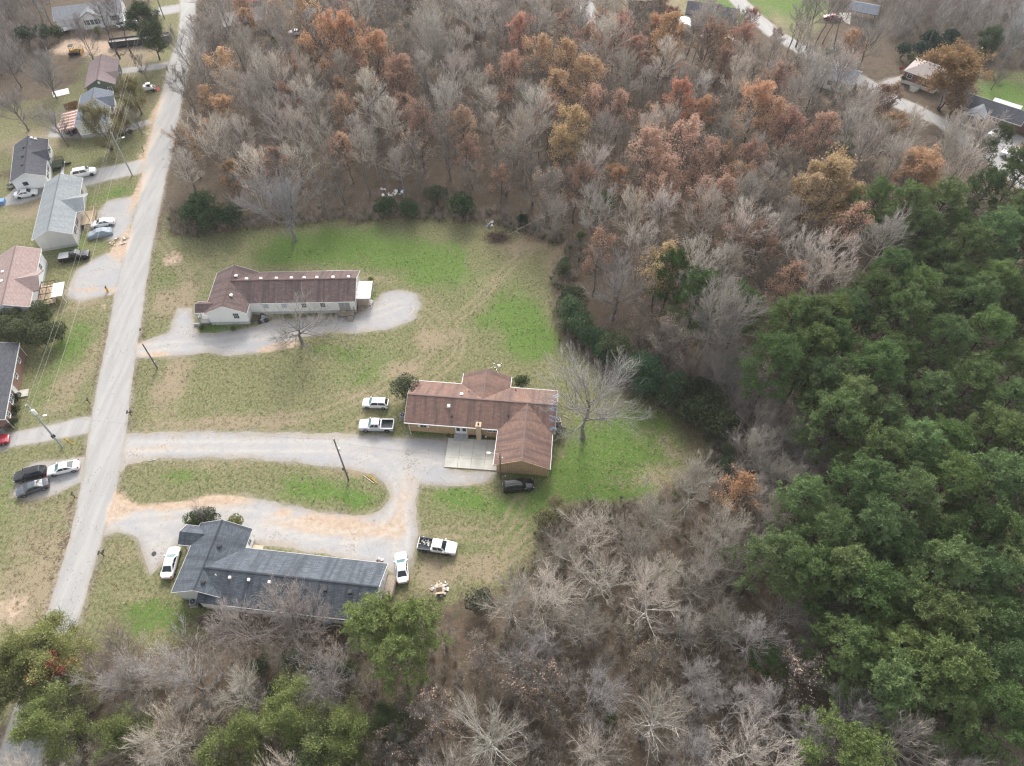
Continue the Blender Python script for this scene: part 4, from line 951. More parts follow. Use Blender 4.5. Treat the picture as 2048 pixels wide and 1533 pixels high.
# long pale house at the top
h = house('house', (-129.2,204.6), 16, 'long white house with a pale blue-grey roof at the far end of the road')
ze, zr = 3.2, 5.1
rb = MB(); gable_roof(rb, -0.5, 18.0, 0, 8.6, 'x', ze, zr); rb.build('roof', M['roof_grey'], h)
rb = MB(); gable_roof(rb, 6.0, 12.4, -1.0, 4.3, 'y', ze-0.02, zr-0.2); rb.build('roof', M['roof_grey'], h)
wb = MB(); gable_walls(wb, -0.5, 18.0, 0, 8.6, 'x', ze, zr); wb.build('wall', M['cool_white_siding'], h)
wb = MB(); gable_walls(wb, 6.0, 12.4, -1.0, 4.3, 'y', ze-0.02, zr-0.2, ends=(1, 0)); wb.build('wall', M['cool_white_siding'], h)
tb = MB(); trim_roof(tb, -0.5, 18.0, 0, 8.6, 'x', ze, zr); tb.build('fascia', M['white_trim'], h)
for xx in (8.2, 9.3, 10.4): window(h, xx, -0.66, 1.9, '-y', 0.8, 1.3)
shutters(h, 9.3, -0.66, 1.9, '-y', 3.2, 1.3, 'dark_shutter')
window(h, 15.4, 0.34, 1.9, '-y', 1.6, 1.2); shutters(h, 15.4, 0.34, 1.9, '-y', 1.6, 1.2, 'dark_shutter')

# ---- houses seen beyond the wood
def hip_roof(mb, x0, x1, y0, y1, ze, zr, rl):
    """hip roof; ridge along x shortened by rl at each end"""
    ym = (y0+y1)/2; a = (x0+rl, ym, zr); b = (x1-rl, ym, zr)
    c = [(x0,y0,ze),(x1,y0,ze),(x1,y1,ze),(x0,y1,ze)]
    mb.face([c[0], c[1], b, a], [(x0,0),(x1,0),(x1-rl,4),(x0+rl,4)]); mb.face([c[2], c[3], a, b], [(x1,0),(x0,0),(x0+rl,4),(x1-rl,4)])
    mb.face([c[1], c[2], b], [(y0,0),(y1,0),(ym,4)]); mb.face([c[3], c[0], a], [(y1,0),(y0,0),(ym,4)])
    mb.face([(x0,y0,ze-0.15),(x0,y1,ze-0.15),(x1,y1,ze-0.15),(x1,y0,ze-0.15)])
    for i in range(4):
        p, q = c[i], c[(i+1)%4]; mb.face([(p[0],p[1],ze-0.15),(q[0],q[1],ze-0.15), q, p])
h = house('house', (101.5,177.3), -41.5, 'small red brick house with a pale hip roof left of the great ochre tree')
rb = MB(); hip_roof(rb, 0, 9.5, 0, 9.0, 3.1, 4.9, 3.6); rb.build('roof', M['roof_tan'], h)
wb = MB(); wb.box(0.4, 9.1, 0.4, 8.6, 0.9, 2.94); wb.build('wall', M['brick'], h)
fb = MB(); fb.box(0.42, 9.08, 0.42, 8.58, 0, 0.9); fb.build('foundation', M['white_siding'], h)
window(h, 1.9, 0.39, 2.1, '-y', 1.1, 0.9, bw=0.12); window(h, 0.39, 4.0, 2.1, '-x', 1.1, 0.9, bw=0.12); window(h, 6.5, 0.39, 2.1, '-y', 1.3, 1.0, bw=0.12)
st = MB(); st.box(3.4, 5.6, -1.6, 0.38, 0, 0.7); steps(st, 3.8, 5.2, -1.6, -1, 0.55, 3); st.build('stoop', M['concrete'], h)
h = house('house', (109.5,161.0), -38, 'dark-roofed brick house with a white porch gable right of the great ochre tree')
rb = MB(); gable_roof(rb, 0, 14.5, 0, 7.4, 'x', 3.0, 4.7); rb.build('roof', M['roof_dark'], h)
rb = MB(); gable_roof(rb, 2.6, 7.0, -2.6, 3.7, 'y', 2.98, 4.1); rb.build('porch_roof', M['roof_grey'], h)
wb = MB(); gable_walls(wb, 0, 14.5, 0, 7.4, 'x', 3.0, 4.7); wb.build('wall', M['brick'], h)
gb = MB(); gb.face([(2.7,-2.55,2.85),(6.9,-2.55,2.85),(4.8,-2.55,3.92)]); gb.face([(2.7,-2.49,2.85),(4.8,-2.49,3.92),(6.9,-2.49,2.85)]); gb.build('gable', M['white_trim'], h)
pp = MB()
for xx in (2.8, 3.85, 4.8, 5.75, 6.7): pp.box(xx, xx+0.14, -2.5, -2.36, 0.3, 2.85)
pp.box(2.7, 6.9, -2.55, -2.3, 0, 0.3); pp.build('porch_post', M['white_trim'], h)
tb = MB(); trim_roof(tb, 0, 14.5, 0, 7.4, 'x', 3.0, 4.7); tb.build('fascia', M['white_trim'], h)
window(h, 1.3, 0.34, 1.8, '-y', 1.0, 1.1); window(h, 9.2, 0.34, 1.8, '-y', 1.2, 1.1); door(h, 5.0, 0.34, 0.3, '-y')
sd = MB(); sd.box(6.0, 12.5, 7.5, 10.2, 2.5, 2.6)
for xx in (6.2, 9.2, 12.3): sd.box(xx, xx+0.1, 10.0, 10.1, 0, 2.5)
sd.build('back_awning', M['metal'], h)
h = house('house', (122.05, 154.78), -38, 'small grey-roofed brick house partly seen at the east edge')
rb = MB(); gable_roof(rb, 0, 9, 0, 7, 'y', 2.9, 4.5); rb.build('roof', M['roof_grey'], h)
wb = MB(); gable_walls(wb, 0, 9, 0, 7, 'y', 2.9, 4.5); wb.build('wall', M['brick'], h); window(h, 4.5, 0.34, 1.8, '-y', 1.2, 1.0)
h = house('house', (116.92, 142.49), -30, 'dark-roofed brick house cut off by the east edge above the pines')
rb = MB(); gable_roof(rb, 0, 12, 0, 8, 'x', 2.9, 4.5); rb.build('roof', M['roof_dark'], h)
wb = MB(); gable_walls(wb, 0, 12, 0, 8, 'x', 2.9, 4.5); wb.build('wall', M['brick'], h); window(h, 2.5, 0.34, 1.8, '-y', 1.2, 1.0)
h = house('house', (-61.43, 205.34), -38, 'house with a wide blue-grey roof glimpsed through the trees near the top')
rb = MB(); gable_roof(rb, 0, 15, 0, 9, 'x', 3.0, 5.0); rb.build('roof', M['roof_bluegrey'], h)
wb = MB(); gable_walls(wb, 0, 15, 0, 9, 'x', 3.0, 5.0); wb.build('wall', M['cool_white_siding'], h)
for xx in (3, 8, 12): window(h, xx, 0.34, 1.8, '-y', 1.0, 1.1)
h = house('house', (-80.72, 201.51), 24, 'pale brown-roofed house hidden in bare trees by the road')
rb = MB(); gable_roof(rb, 0, 14, 0, 8, 'x', 3.0, 4.6); rb.build('roof', M['roof_tan'], h)
wb = MB(); gable_walls(wb, 0, 14, 0, 8, 'x', 3.0, 4.6); wb.build('wall', M['tan_siding'], h)
tb = MB(); trim_roof(tb, 0, 14, 0, 8, 'x', 3.0, 4.6); tb.build('fascia', M['white_trim'], h); window(h, 4, 0.34, 1.8, '-y', 1.2, 1.0)
h = house('house', (49.63, 208.97), -14, 'dark blue-black roofed house beside the brown fence at the top')
rb = MB(); gable_roof(rb, 0, 10, 0, 9, 'x', 3.0, 4.8); rb.build('roof', M['roof_dark'], h)
rb = MB(); gable_roof(rb, 9.5, 15, 1, 7, 'x', 2.9, 4.4); rb.build('roof', M['roof_bluegrey'], h)
wb = MB(); gable_walls(wb, 0, 10, 0, 9, 'x', 3.0, 4.8); wb.build('wall', M['grey_siding'], h)
wb = MB(); gable_walls(wb, 9.5, 15, 1, 7, 'x', 2.9, 4.4); wb.build('wall', M['grey_siding'], h); window(h, 3, 0.34, 1.8, '-y', 1.2, 1.0)
h = house('house', (75.64, 177.21), -32, 'white house half hidden by bare trees below the far road')
rb = MB(); gable_roof(rb, 0, 13, 0, 8, 'x', 3.0, 4.6); rb.build('roof', M['roof_grey'], h)
wb = MB(); gable_walls(wb, 0, 13, 0, 8, 'x', 3.0, 4.6); wb.build('wall', M['white_siding'], h)
tb = MB(); trim_roof(tb, 0, 13, 0, 8, 'x', 3.0, 4.6); tb.build('fascia', M['white_trim'], h)
for xx in (3, 7, 10.5): window(h, xx, 0.34, 1.8, '-y', 1.0, 1.1)
h = empty('shed', (46.83, 203.56), R(-10), 'small round-topped pale shed among the trees at the top', 'shed')
sb = MB(); sb.box(0, 3.6, 0, 4, 0, 2.2); sb.build('wall', M['tan_siding'], h)
sb = MB()
for i in range(8):
    a0 = math.pi*i/8; a1 = math.pi*(i+1)/8
    sb.face([(1.8-2*math.cos(a0), -0.2, 2.1+1.0*math.sin(a0)), (1.8-2*math.cos(a1), -0.2, 2.1+1.0*math.sin(a1)), (1.8-2*math.cos(a1), 4.2, 2.1+1.0*math.sin(a1)), (1.8-2*math.cos(a0), 4.2, 2.1+1.0*math.sin(a0))][::-1])
    sb.face([(1.8, -0.2, 2.1), (1.8-2*math.cos(a0), -0.2, 2.1+1.0*math.sin(a0)), (1.8-2*math.cos(a1), -0.2, 2.1+1.0*math.sin(a1))][::-1])
sb.build('roof', M['white_metal'], h)
h = empty('shed', (-79.23, 217.73), R(8), 'small open shed with a red roof near the top, left of centre', 'shed')
sb = MB(); gable_roof(sb, 0, 4.6, 0, 3.6, 'x', 2.5, 3.3); sb.build('roof', M['red'], h)
for xx in (0.3, 4.2):
    for yy in (0.3, 3.2): sb = MB(); sb.box(xx, xx+0.14, yy, yy+0.14, 0, 2.4); sb.build('post', M['dark_wood'], h)
sb = MB(); sb.box(0.3, 4.3, 3.2, 3.3, 0, 2.4); sb.build('wall', M['teal'], h)
h = empty('shed', (97.54, 212.04), R(-24), 'open car shelter with a grey roof in the top right yard', 'shed')
sb = MB(); gable_roof(sb, 0, 8, 0, 7, 'x', 2.7, 3.9); sb.build('roof', M['roof_bluegrey'], h)
for xx in (0.3, 7.5):
    for yy in (0.3, 3.3, 6.5): sb = MB(); sb.box(xx, xx+0.16, yy, yy+0.16, 0, 2.6); sb.build('post', M['dark_wood'], h)
sl = MB(); p4 = [(97.09, 210.50), (98.10, 208.97), (100.59, 216.45), (97.03, 216.45)]
sl.face([(*p, 0.02) for p in p4]); tag(sl.build('concrete_apron', M['concrete']), kind='structure')

# brown board fence at the top, board by board
f = empty('fence', (35.11, 220.32), 0, 'dark brown board fence running down to the blue-black roofed house', 'fence')
fo = Vector((35.11, 220.32)); bm_ = MB(); bm_.box(-0.075, 0.075, -0.012, 0.012, 0.05, 1.85); bmesh_ = bm_.mesh('board', M['dark_wood'])
path = [Vector((35.11, 220.32)), Vector((44.33, 219.67)), Vector((49.81, 210.19))]
pc = MB()
for a, b in zip(path[:-1], path[1:]):
    L = (b-a).length; n = int(L/0.34); an = math.atan2((b-a).y, (b-a).x)
    for i in range(n):
        p = a.lerp(b, (i+0.5)/n) - fo
        o = link('board', bmesh_, f, (p.x, p.y, 0), (0, 0, an)); o.scale = (2.15, 1, 1)
    for i in range(int(L/2.4)+1):
        p = a.lerp(b, i/(int(L/2.4)+1)) - fo; pc.box(p.x-0.06, p.x+0.06, p.y+0.03, p.y+0.15, 0, 1.9)
    for z in (0.4, 1.5): pc.bar((*(a-fo), z), (*(b-fo), z), 0.05, 0.09)
pc.build('fence_frame', M['dark_wood'], f)
# low timber fence between the two north-west houses
f = empty('fence', (-111.86, 163.61), 0, 'rust-brown board fence behind the blue-grey roofed house', 'fence')
fo = Vector((-111.86, 163.61)); a = Vector((-111.86, 163.61)); b = Vector((-109.04, 165.45)); n = 26; an = math.atan2((b-a).y, (b-a).x); L = (b-a).length
bm_ = MB(); bm_.box(-L/n*0.46, L/n*0.46, -0.015, 0.015, 0.05, 1.75); bmesh_ = bm_.mesh('board', plain('rusty_board', (0.22,0.10,0.04), 0.85, 0.25))
for i in range(n):
    p = a.lerp(b, (i+0.5)/n) - fo; link('board', bmesh_, f, (p.x, p.y, 0), (0, 0, an))
pc = MB(); pc.bar((0, 0.06, 1.3), (*(b-fo)[:], 1.3), 0.05, 0.09); pc.build('fence_rail', M['dark_wood'], f)

# ---------------------------------------------------------------- trees
def tubes(P_, R_, n):
    """P_ (B,k,3) branch centre lines, R_ (B,k) radii -> verts, quads"""
    B, k, _ = P_.shape
    d = P_[:, -1]-P_[:, 0]; d = d/(np.linalg.norm(d, axis=1, keepdims=True)+1e-9)
    ref = np.where(np.abs(d[:, 2:3]) > 0.9, np.array([[1.,0,0]]), np.array([[0,0,1.]]))
    u = np.cross(d, ref); u /= np.linalg.norm(u, axis=1, keepdims=True)+1e-9; v = np.cross(d, u)
    t = 2*np.pi*np.arange(n)/n
    ring = np.cos(t)[None, :, None]*u[:, None, :] + np.sin(t)[None, :, None]*v[:, None, :]
    V = P_[:, :, None, :] + R_[:, :, None, None]*ring[:, None, :, :]
    i = np.arange(B*k*n).reshape(B, k, n)
    a = i[:, :-1]; b = i[:, 1:]
    F = np.stack([a, np.roll(a, -1, 2), np.roll(b, -1, 2), b], -1).reshape(-1, 4)
    return V.reshape(-1, 3), F

def cones(A, B_, r, g):
    """slender three-sided twigs"""
    n = len(A); d = B_-A; d = d/(np.linalg.norm(d, axis=1, keepdims=True)+1e-9)
    w = g.normal(size=(n, 3)); u = np.cross(d, w); u /= np.linalg.norm(u, axis=1, keepdims=True)+1e-9; v = np.cross(d, u)
    r = np.broadcast_to(np.asarray(r, float), (n,))[:, None]
    ring = [A + r*(math.cos(t)*u+math.sin(t)*v) for t in (0, 2.094, 4.189)]
    V = np.stack(ring+[B_], 1).reshape(-1, 3)
    i = np.arange(n)*4
    F = np.stack([np.stack([i, i+1, i+3], 1), np.stack([i+1, i+2, i+3], 1), np.stack([i+2, i, i+3], 1)], 1).reshape(-1, 3)
    return V, F

def join(parts):
    V = []; F3 = []; F4 = []; o = 0
    for v, f in parts:
        V.append(v); (F3 if f.shape[1] == 3 else F4).append(f+o); o += len(v)
    return np.concatenate(V), ([np.concatenate(F3)] if F3 else []) + ([np.concatenate(F4)] if F4 else [])

def unit(a): return a/(np.linalg.norm(a, axis=-1, keepdims=True)+1e-9)

def sprout(P_, R_, m, tmin, lenf, ang, up, k, g, rr=0.55, taper=0.35, wig=0.12, minlen=0.15, flat=None, tmax=1.0):
    """m children along every parent line"""
    B, kp, _ = P_.shape
    L = np.linalg.norm(np.diff(P_, axis=1), axis=2).sum(1)
    t = (np.linspace(tmin, tmax, m)[None, :] + g.uniform(-0.5, 0.5, (B, m))*(tmax-tmin)/m).clip(tmin*0.7, 0.995)
    f = t*(kp-1); i = np.minimum(f.astype(int), kp-2); w = (f-i)[..., None]
    bi = np.arange(B)[:, None]
    base = P_[bi, i]*(1-w)+P_[bi, i+1]*w
    rad = R_[bi, i]*(1-w[..., 0])+R_[bi, i+1]*w[..., 0]
    tan = unit(P_[bi, i+1]-P_[bi, i])
    rnd = unit(g.normal(size=(B, m, 3))); side = unit(np.cross(tan, rnd))
    a = np.radians(g.normal(ang, 9, (B, m)))[..., None]
    d = unit(tan*np.cos(a)+side*np.sin(a)+np.array([0, 0, up]))
    ln = (L[:, None]*lenf*(1.15-0.6*t)*g.uniform(0.7, 1.3, (B, m))).clip(minlen)
    Q = np.zeros((B, m, k, 3)); Q[:, :, 0] = base; cur = d
    for s in range(1, k):
        cur = unit(cur + g.normal(0, wig, (B, m, 3)) + np.array([0, 0, up*0.5]))
        Q[:, :, s] = Q[:, :, s-1]+cur*(ln/(k-1))[..., None]
    r0 = (rad*rr)[..., None]; RR = r0*np.linspace(1, taper, k)[None, None, :]
    return Q.reshape(B*m, k, 3), RR.reshape(B*m, k)

def skeleton(seed, H=15., spread=4.0, bole=0.4, limbs=16, lean=0.04, up=0.12, elev=48, open_=False, n2=7, n3=6, n4=4, r0=None, droop=0.0, leaders=1, minr=0.0145, l2=0.56):
    g = np.random.default_rng(seed)
    k = 9; zz = np.linspace(0, H*(0.93 if not open_ else 0.62), k)
    off = np.cumsum(g.normal(0, H*0.012, (k, 2)), 0); off[0] = 0
    ln = g.normal(0, lean, 2)
    T = np.column_stack([off + zz[:, None]*ln, zz])[None]
    r0 = r0 or H*0.0125
    TR = (r0*np.linspace(1, 0.22 if not open_ else 0.5, k))[None]; TR[0, 0] *= 1.45
    if leaders > 1:
        Ts = [T]; TRs = [TR]
        for q in range(leaders-1):
            a = g.uniform(0, 6.28); b = np.array([math.cos(a), math.sin(a)])
            P2 = T[0].copy(); P2[:, :2] += b*(zz[:, None]/H)**1.0*H*0.22 + g.normal(0, 0.1, (k, 2)).cumsum(0)*0.6; P2[0] = T[0, 0] + np.array([*b*0.25, 0])
            Ts.append(P2[None]); TRs.append(TR*0.75)
        T = np.concatenate(Ts); TR = np.concatenate(TRs)
    B = len(T); m = max(3, limbs//B)
    t = np.linspace(bole, 0.98, m)[None]+g.uniform(-.02, .02, (B, m)); t = t.clip(0, 0.985)
    f = t*(k-1); i = np.minimum(f.astype(int), k-2); w = (f-i)[..., None]; bi = np.arange(B)[:, None]
    base = T[bi, i]*(1-w)+T[bi, i+1]*w; rad = TR[bi, i]*(1-w[..., 0])+TR[bi, i+1]*w[..., 0]
    az = (np.arange(m)*2.4)[None]+g.uniform(-.5, .5, (B, m))+np.arange(B)[:, None]
    u_ = (t-bole)/(1-bole)
    el = np.radians(elev*(0.35+0.95*u_)+g.normal(0, 6, (B, m)) - droop*(1-u_))
    d = np.stack([np.cos(az)*np.cos(el), np.sin(az)*np.cos(el), np.sin(el)], -1)
    prof = (np.sin(np.pi*(0.22+0.68*u_))**0.8)
    ln1 = spread*prof*g.uniform(0.75, 1.2, (B, m))*(1.25 if open_ else 1.0)
    K = 6; Q = np.zeros((B, m, K, 3)); Q[:, :, 0] = base; cur = d
    for s in range(1, K):
        cur = unit(cur+g.normal(0, 0.16 if open_ else 0.10, (B, m, 3))+np.array([0, 0, up*(1.0 if s < 4 else 0.5) - droop*0.002]))
        Q[:, :, s] = Q[:, :, s-1]+cur*(ln1/(K-1))[..., None]
    R1 = (rad*(0.52 if open_ else 0.62))[..., None]*np.linspace(1, 0.3, K)
    L1, R1 = Q.reshape(B*m, K, 3), R1.reshape(B*m, K)
    L2, R2 = sprout(L1, R1, n2, 0.18, l2, 34, 0.16, 4, g, 0.6, 0.35, 0.09)
    L3, R3 = sprout(L2, R2, n3, 0.12, 0.62, 30, 0.13, 3, g, 0.65, 0.4, 0.08)
    R2 = R2.clip(minr*1.5); R3 = R3.clip(minr)
    L4, R4 = sprout(L3, R3, n4, 0.1, 0.8, 28, 0.12, 2, g, 0.8, 0.4, 0.06)
    return g, (T, TR), (L1, R1), (L2, R2), (L3, R3), (L4, R4)

def bare_meshes(seed, **kw):
    minr = kw.get('minr', 0.0145)
    g, t0, t1, t2, t3, t4 = skeleton(seed, **kw)
    V, F = join([tubes(*t0, 7), tubes(*t1, 5), tubes(t2[0], t2[1], 3)])
    tr = mesh_np('trunk', V, F, M['bark'])
    V, F = join([cones(t3[0][:, 0], t3[0][:, 1], t3[1][:, 0]*1.25, g), cones(t3[0][:, 1]*1.0 - (t3[0][:, 1]-t3[0][:, 0])*0.12, t3[0][:, 2], t3[1][:, 0]*1.1, g), cones(t4[0][:, 0], t4[0][:, 1], minr, g)])
    cr = mesh_np('crown', V, F, M['twig'])
    return tr, cr

def leaf_quads(C, size, g, flat=0.35):
    n = len(C)
    nrm = unit(g.normal(size=(n, 3))*np.array([1, 1, flat*1.0+0.4]) + np.array([0, 0, flat]))
    u = unit(np.cross(nrm, g.normal(size=(n, 3)))); v = np.cross(nrm, u)
    s = (size*g.uniform(0.6, 1.35, n))[:, None]
    V = np.stack([C-u*s*0.62, C+v*s*0.36+u*s*0.05, C+u*s*0.62, C-v*s*0.36+u*s*0.05], 1).reshape(-1, 3)
    return V, np.arange(n*4).reshape(-1, 4)

def leafy_meshes(seed, keep=0.8, per=2, size=0.27, jitter=0.3, top_bias=0.0, **kw):
    g, t0, t1, t2, t3, t4 = skeleton(seed, **kw)
    V, F = join([tubes(*t0, 7), tubes(*t1, 5), tubes(t2[0], t2[1], 3), cones(t3[0][:, 0], t3[0][:, 2], t3[1][:, 0]*1.2, g), cones(t4[0][:, 0], t4[0][:, 1], 0.017, g)])
    tr = mesh_np('trunk', V, F, M['bark'])
    tips = np.concatenate([t4[0][:, 1], t4[0][:, 1]*0.5+t4[0][:, 0]*0.5, t3[0][:, 2]])
    # leaves hang on in clumps: drop them where a slow 3-d wave is low
    w = np.sin(tips[:, 0]*1.3+seed)+np.sin(tips[:, 1]*1.5+2*seed)+np.sin(tips[:, 2]*1.4+seed*3)
    p = keep*(1/(1+np.exp(-2.2*w)))*1.5
    if top_bias: p = p*(0.3+0.9*(tips[:, 2]/kw.get('H', 15.))**top_bias)
    tips = tips[g.uniform(size=len(tips)) < p]
    C = np.repeat(tips, per, 0)+g.normal(0, jitter, (len(tips)*per, 3))
    V, F = leaf_quads(C, size, g)
    return tr, mesh_np('crown', V, [F], M['leaf'])

def pine_meshes(seed, H=17., Rc=4.2, base=0.5, n1=34, m2=9, blades=7, dense=5):
    """loblolly: a bare bole, then tiers of limbs that end in puffs of long needles"""
    g = np.random.default_rng(seed)
    k = 9; zz = np.linspace(0, H*0.96, k); off = np.cumsum(g.normal(0, 0.09, (k, 2)), 0); off[0] = 0
    T = np.column_stack([off+zz[:, None]*g.normal(0, 0.02, 2), zz])[None]; TR = (0.21*np.linspace(1, 0.25, k))[None]
    u_ = np.sort(g.uniform(0, 1, n1))**0.9; t = base+(0.985-base)*u_
    f = t*(k-1); i = np.minimum(f.astype(int), k-2); w = (f-i)[:, None]
    b = T[0, i]*(1-w)+T[0, i+1]*w
    az = np.arange(n1)*2.4+g.uniform(-.6, .6, n1); el = np.radians(-8+75*u_**1.6+g.normal(0, 7, n1))
    ln = Rc*np.sqrt(np.clip(1-(u_*0.96)**2.4, 0.02, 1))*g.uniform(0.7, 1.12, n1)*(0.55+0.45*np.minimum(1, u_*4))
    K = 4; Q = np.zeros((n1, K, 3)); Q[:, 0] = b; cur = np.stack([np.cos(az)*np.cos(el), np.sin(az)*np.cos(el), np.sin(el)], 1)
    for s in range(1, K):
        cur = unit(cur+g.normal(0, .1, (n1, 3))+np.array([0, 0, .10])); Q[:, s] = Q[:, s-1]+cur*(ln/(K-1))[:, None]
    R1 = np.linspace(0.065, 0.02, K)[None].repeat(n1, 0)
    L2, R2 = sprout(Q, R1, m2, 0.35, 0.36, 48, 0.12, 2, g, 0.7, 0.5, 0.1, 0.35)
    V, F = join([tubes(T, TR, 7), tubes(Q, R1, 4), cones(L2[:, 0], L2[:, 1], 0.016, g)])
    tr = mesh_np('trunk', V, F, M['bark'])
    puff = np.concatenate([L2[:, 1], Q[:, -1]])
    c0 = np.array([0, 0, H*(base+0.98)/2]); outd = unit(puff-T[0, -3]*np.array([1,1,0.8])); outd = unit(outd*0.6+np.array([0, 0, 0.75]))
    C = np.repeat(puff, dense, 0)+g.normal(0, 0.20, (len(puff)*dense, 3))*np.array([1, 1, 0.75]); D = np.repeat(outd, dense, 0)
    n = len(C); A = np.repeat(C, blades, 0); d = unit(np.repeat(D, blades, 0)*0.55+g.normal(0, 0.62, (n*blades, 3)))
    L = g.uniform(0.22, 0.40, n*blades)[:, None]; sd = unit(np.cross(d, g.normal(size=d.shape)))*0.042
    V = np.stack([A-sd, A+sd, A+d*L], 1).reshape(-1, 3)
    return tr, mesh_np('crown', V, [np.arange(len(V)).reshape(-1, 3)], M['needle'])

def shrub_meshes(seed, H=3., Rr=2., n=2600, size=0.17, stems=7, lobes=9):
    g = np.random.default_rng(seed)
    az = np.arange(stems)*2.4; P_ = np.zeros((stems, 4, 3))
    for s in range(1, 4):
        q = s/3; P_[:, s] = np.stack([np.cos(az)*Rr*0.55*q**1.2, np.sin(az)*Rr*0.55*q**1.2, np.full(stems, H*0.8*q)], 1)+g.normal(0, .12, (stems, 3))
    RR = np.linspace(0.05, 0.015, 4)[None].repeat(stems, 0)
    V, F = tubes(P_, RR, 4); tr = mesh_np('stem', V, [F], M['bark'])
    th = np.arange(lobes)*2.4; rr = Rr*0.58*np.sqrt(np.linspace(0.02, 1, lobes)); lc = np.stack([np.cos(th)*rr, np.sin(th)*rr, H*(0.72-0.33*(rr/Rr)**1.5)+g.normal(0, H*.06, lobes)], 1)
    lr = g.uniform(0.34, 0.5, lobes)*Rr
    which = g.integers(0, lobes, n); d = unit(g.normal(size=(n, 3))+np.array([0, 0, .25])); rad = lr[which]*g.uniform(0.55, 1.05, n)**0.6
    C = lc[which]+d*rad[:, None]*np.array([1, 1, min(1.25, H*0.55/Rr)]); C[:, 2] = np.abs(C[:, 2])+0.06
    V, F = leaf_quads(C, size, g, 0.5)
    return tr, mesh_np('crown', V, [F], M['leaf'])

class Kind:
    def __init__(s, name, meshes, bark, twig):
        s.name = name; s.meshes = meshes; s.bark = bark; s.twig = twig; s.first = [None]*len(meshes); s.count = 0
    def place(s, x, y, sc, rz, label, cat, group, tint=None, which=None, zs=1.0, bark=None, g=rng):
        k = which if which is not None else int(g.integers(0, len(s.meshes)))
        if s.first[k] is None:
            root = empty(s.name, (x, y, 0)); a = link(s.meshes[k][0].name, s.meshes[k][0], root); b = link('crown', s.meshes[k][1], root)
            s.first[k] = (root, a, b)
        else:
            r0, a0, b0 = s.first[k]
            root = r0.copy(); COL.objects.link(root); a = a0.copy(); b = b0.copy(); COL.objects.link(a); COL.objects.link(b); a.parent = root; b.parent = root
            for p_ in ('label', 'group'):
                if p_ in root: del root[p_]
        root.location = (x, y, -0.03); root.rotation_euler = (0, 0, rz); root.scale = (sc, sc, sc*zs)
        v = g.uniform(0.85, 1.15)
        a.color = (*[c*v for c in (bark or s.bark)], 1); b.color = (*[c*v for c in (tint or s.twig)], 1)
        tag(root, label, cat, group); s.count += 1
        return root

BARK = (0.115, 0.10, 0.088); TWIG = (0.30, 0.265, 0.245); PALE = (0.30, 0.28, 0.26)
WOOD = Kind('bare_tree', [bare_meshes(100+i, H=16.5, spread=4.4+0.35*(i % 3), bole=0.42+0.06*(i % 3), limbs=17, n2=7, n3=6, n4=4, up=0.17, leaders=1 if i < 5 else 2) for i in range(8)], BARK, TWIG)
OPEN = Kind('bare_tree', [bare_meshes(200+i, H=12., spread=6.2, bole=0.45, limbs=13, open_=True, elev=52, n2=9, n3=6, n4=4, r0=0.25, up=0.10, l2=0.62, minr=0.0125) for i in range(3)], (0.15,0.135,0.12), PALE)
GNARL = Kind('bare_tree', [bare_meshes(231, H=8., spread=6.6, bole=0.6, limbs=13, open_=True, elev=24, n2=7, n3=6, n4=4, r0=0.34, up=-0.015, droop=10, minr=0.014)], (0.20,0.18,0.16), (0.34,0.31,0.27))
FAN = Kind('bare_tree', [bare_meshes(260+i, H=10., spread=5.0, bole=0.16, limbs=24, elev=56, n2=7, n3=5, n4=4, leaders=3, up=0.14, r0=0.12, minr=0.0115, l2=0.62) for i in range(4)], (0.19,0.17,0.15), (0.25,0.215,0.20))
RUSSET = Kind('autumn_tree', [leafy_meshes(300+i, keep=0.36, per=2, size=0.25, jitter=0.28, top_bias=1.0, H=15.5, spread=4.6, bole=0.34, limbs=17, n2=7, n3=6, n4=4) for i in range(4)], (0.10,0.085,0.075), (0.30,0.155,0.10))
COLOUR = Kind('autumn_tree', [leafy_meshes(320+i, keep=0.62, per=2, size=0.26, jitter=0.32, top_bias=0.8, H=15.5, spread=4.8, bole=0.34, limbs=17, n2=6, n3=5, n4=4) for i in range(3)], (0.10,0.085,0.075), (0.30,0.155,0.10))
FULL = Kind('autumn_tree', [leafy_meshes(330+i, keep=1.4, per=8, size=0.30, jitter=0.42, H=13., spread=5.4, bole=0.16, limbs=18, n2=6, n3=5, n4=3, leaders=2) for i in range(2)], (0.10,0.085,0.075), (0.33,0.20,0.06))
SPARSE = Kind('autumn_tree', [leafy_meshes(350+i, keep=0.12, per=1, size=0.22, jitter=0.2, H=12., spread=4.2, bole=0.25, limbs=16, n2=7, n3=6, n4=5, leaders=2) for i in range(2)], (0.20,0.18,0.16), (0.32,0.20,0.12))
PINE = Kind('pine_tree', [pine_meshes(400+i, H=16.5, Rc=4.4+0.3*(i % 3), base=0.44+0.03*(i % 3), n1=46, m2=9, dense=9, blades=6) for i in range(5)], (0.085,0.065,0.055), (0.12,0.17,0.07))
SHRUB = Kind('evergreen_shrub', [shrub_meshes(500+i, H=3.0+0.3*i, Rr=2.1) for i in range(4)], (0.09,0.075,0.06), (0.05,0.085,0.035))
GREEN = Kind('broadleaf_evergreen', [leafy_meshes(560+i, keep=1.3, per=9, size=0.155, jitter=0.36, H=10., spread=4.3, bole=0.10, limbs=22, n2=6, n3=5, n4=3, leaders=3) for i in range(3)], (0.10,0.085,0.07), (0.13,0.15,0.045))
CONE = Kind('evergreen_tree', [leafy_meshes(590, keep=1.4, per=8, size=0.17, jitter=0.36, H=12., spread=3.9, bole=0.14, limbs=26, elev=35, n2=6, n3=5, n4=3)], (0.09,0.075,0.065), (0.06,0.09,0.035))
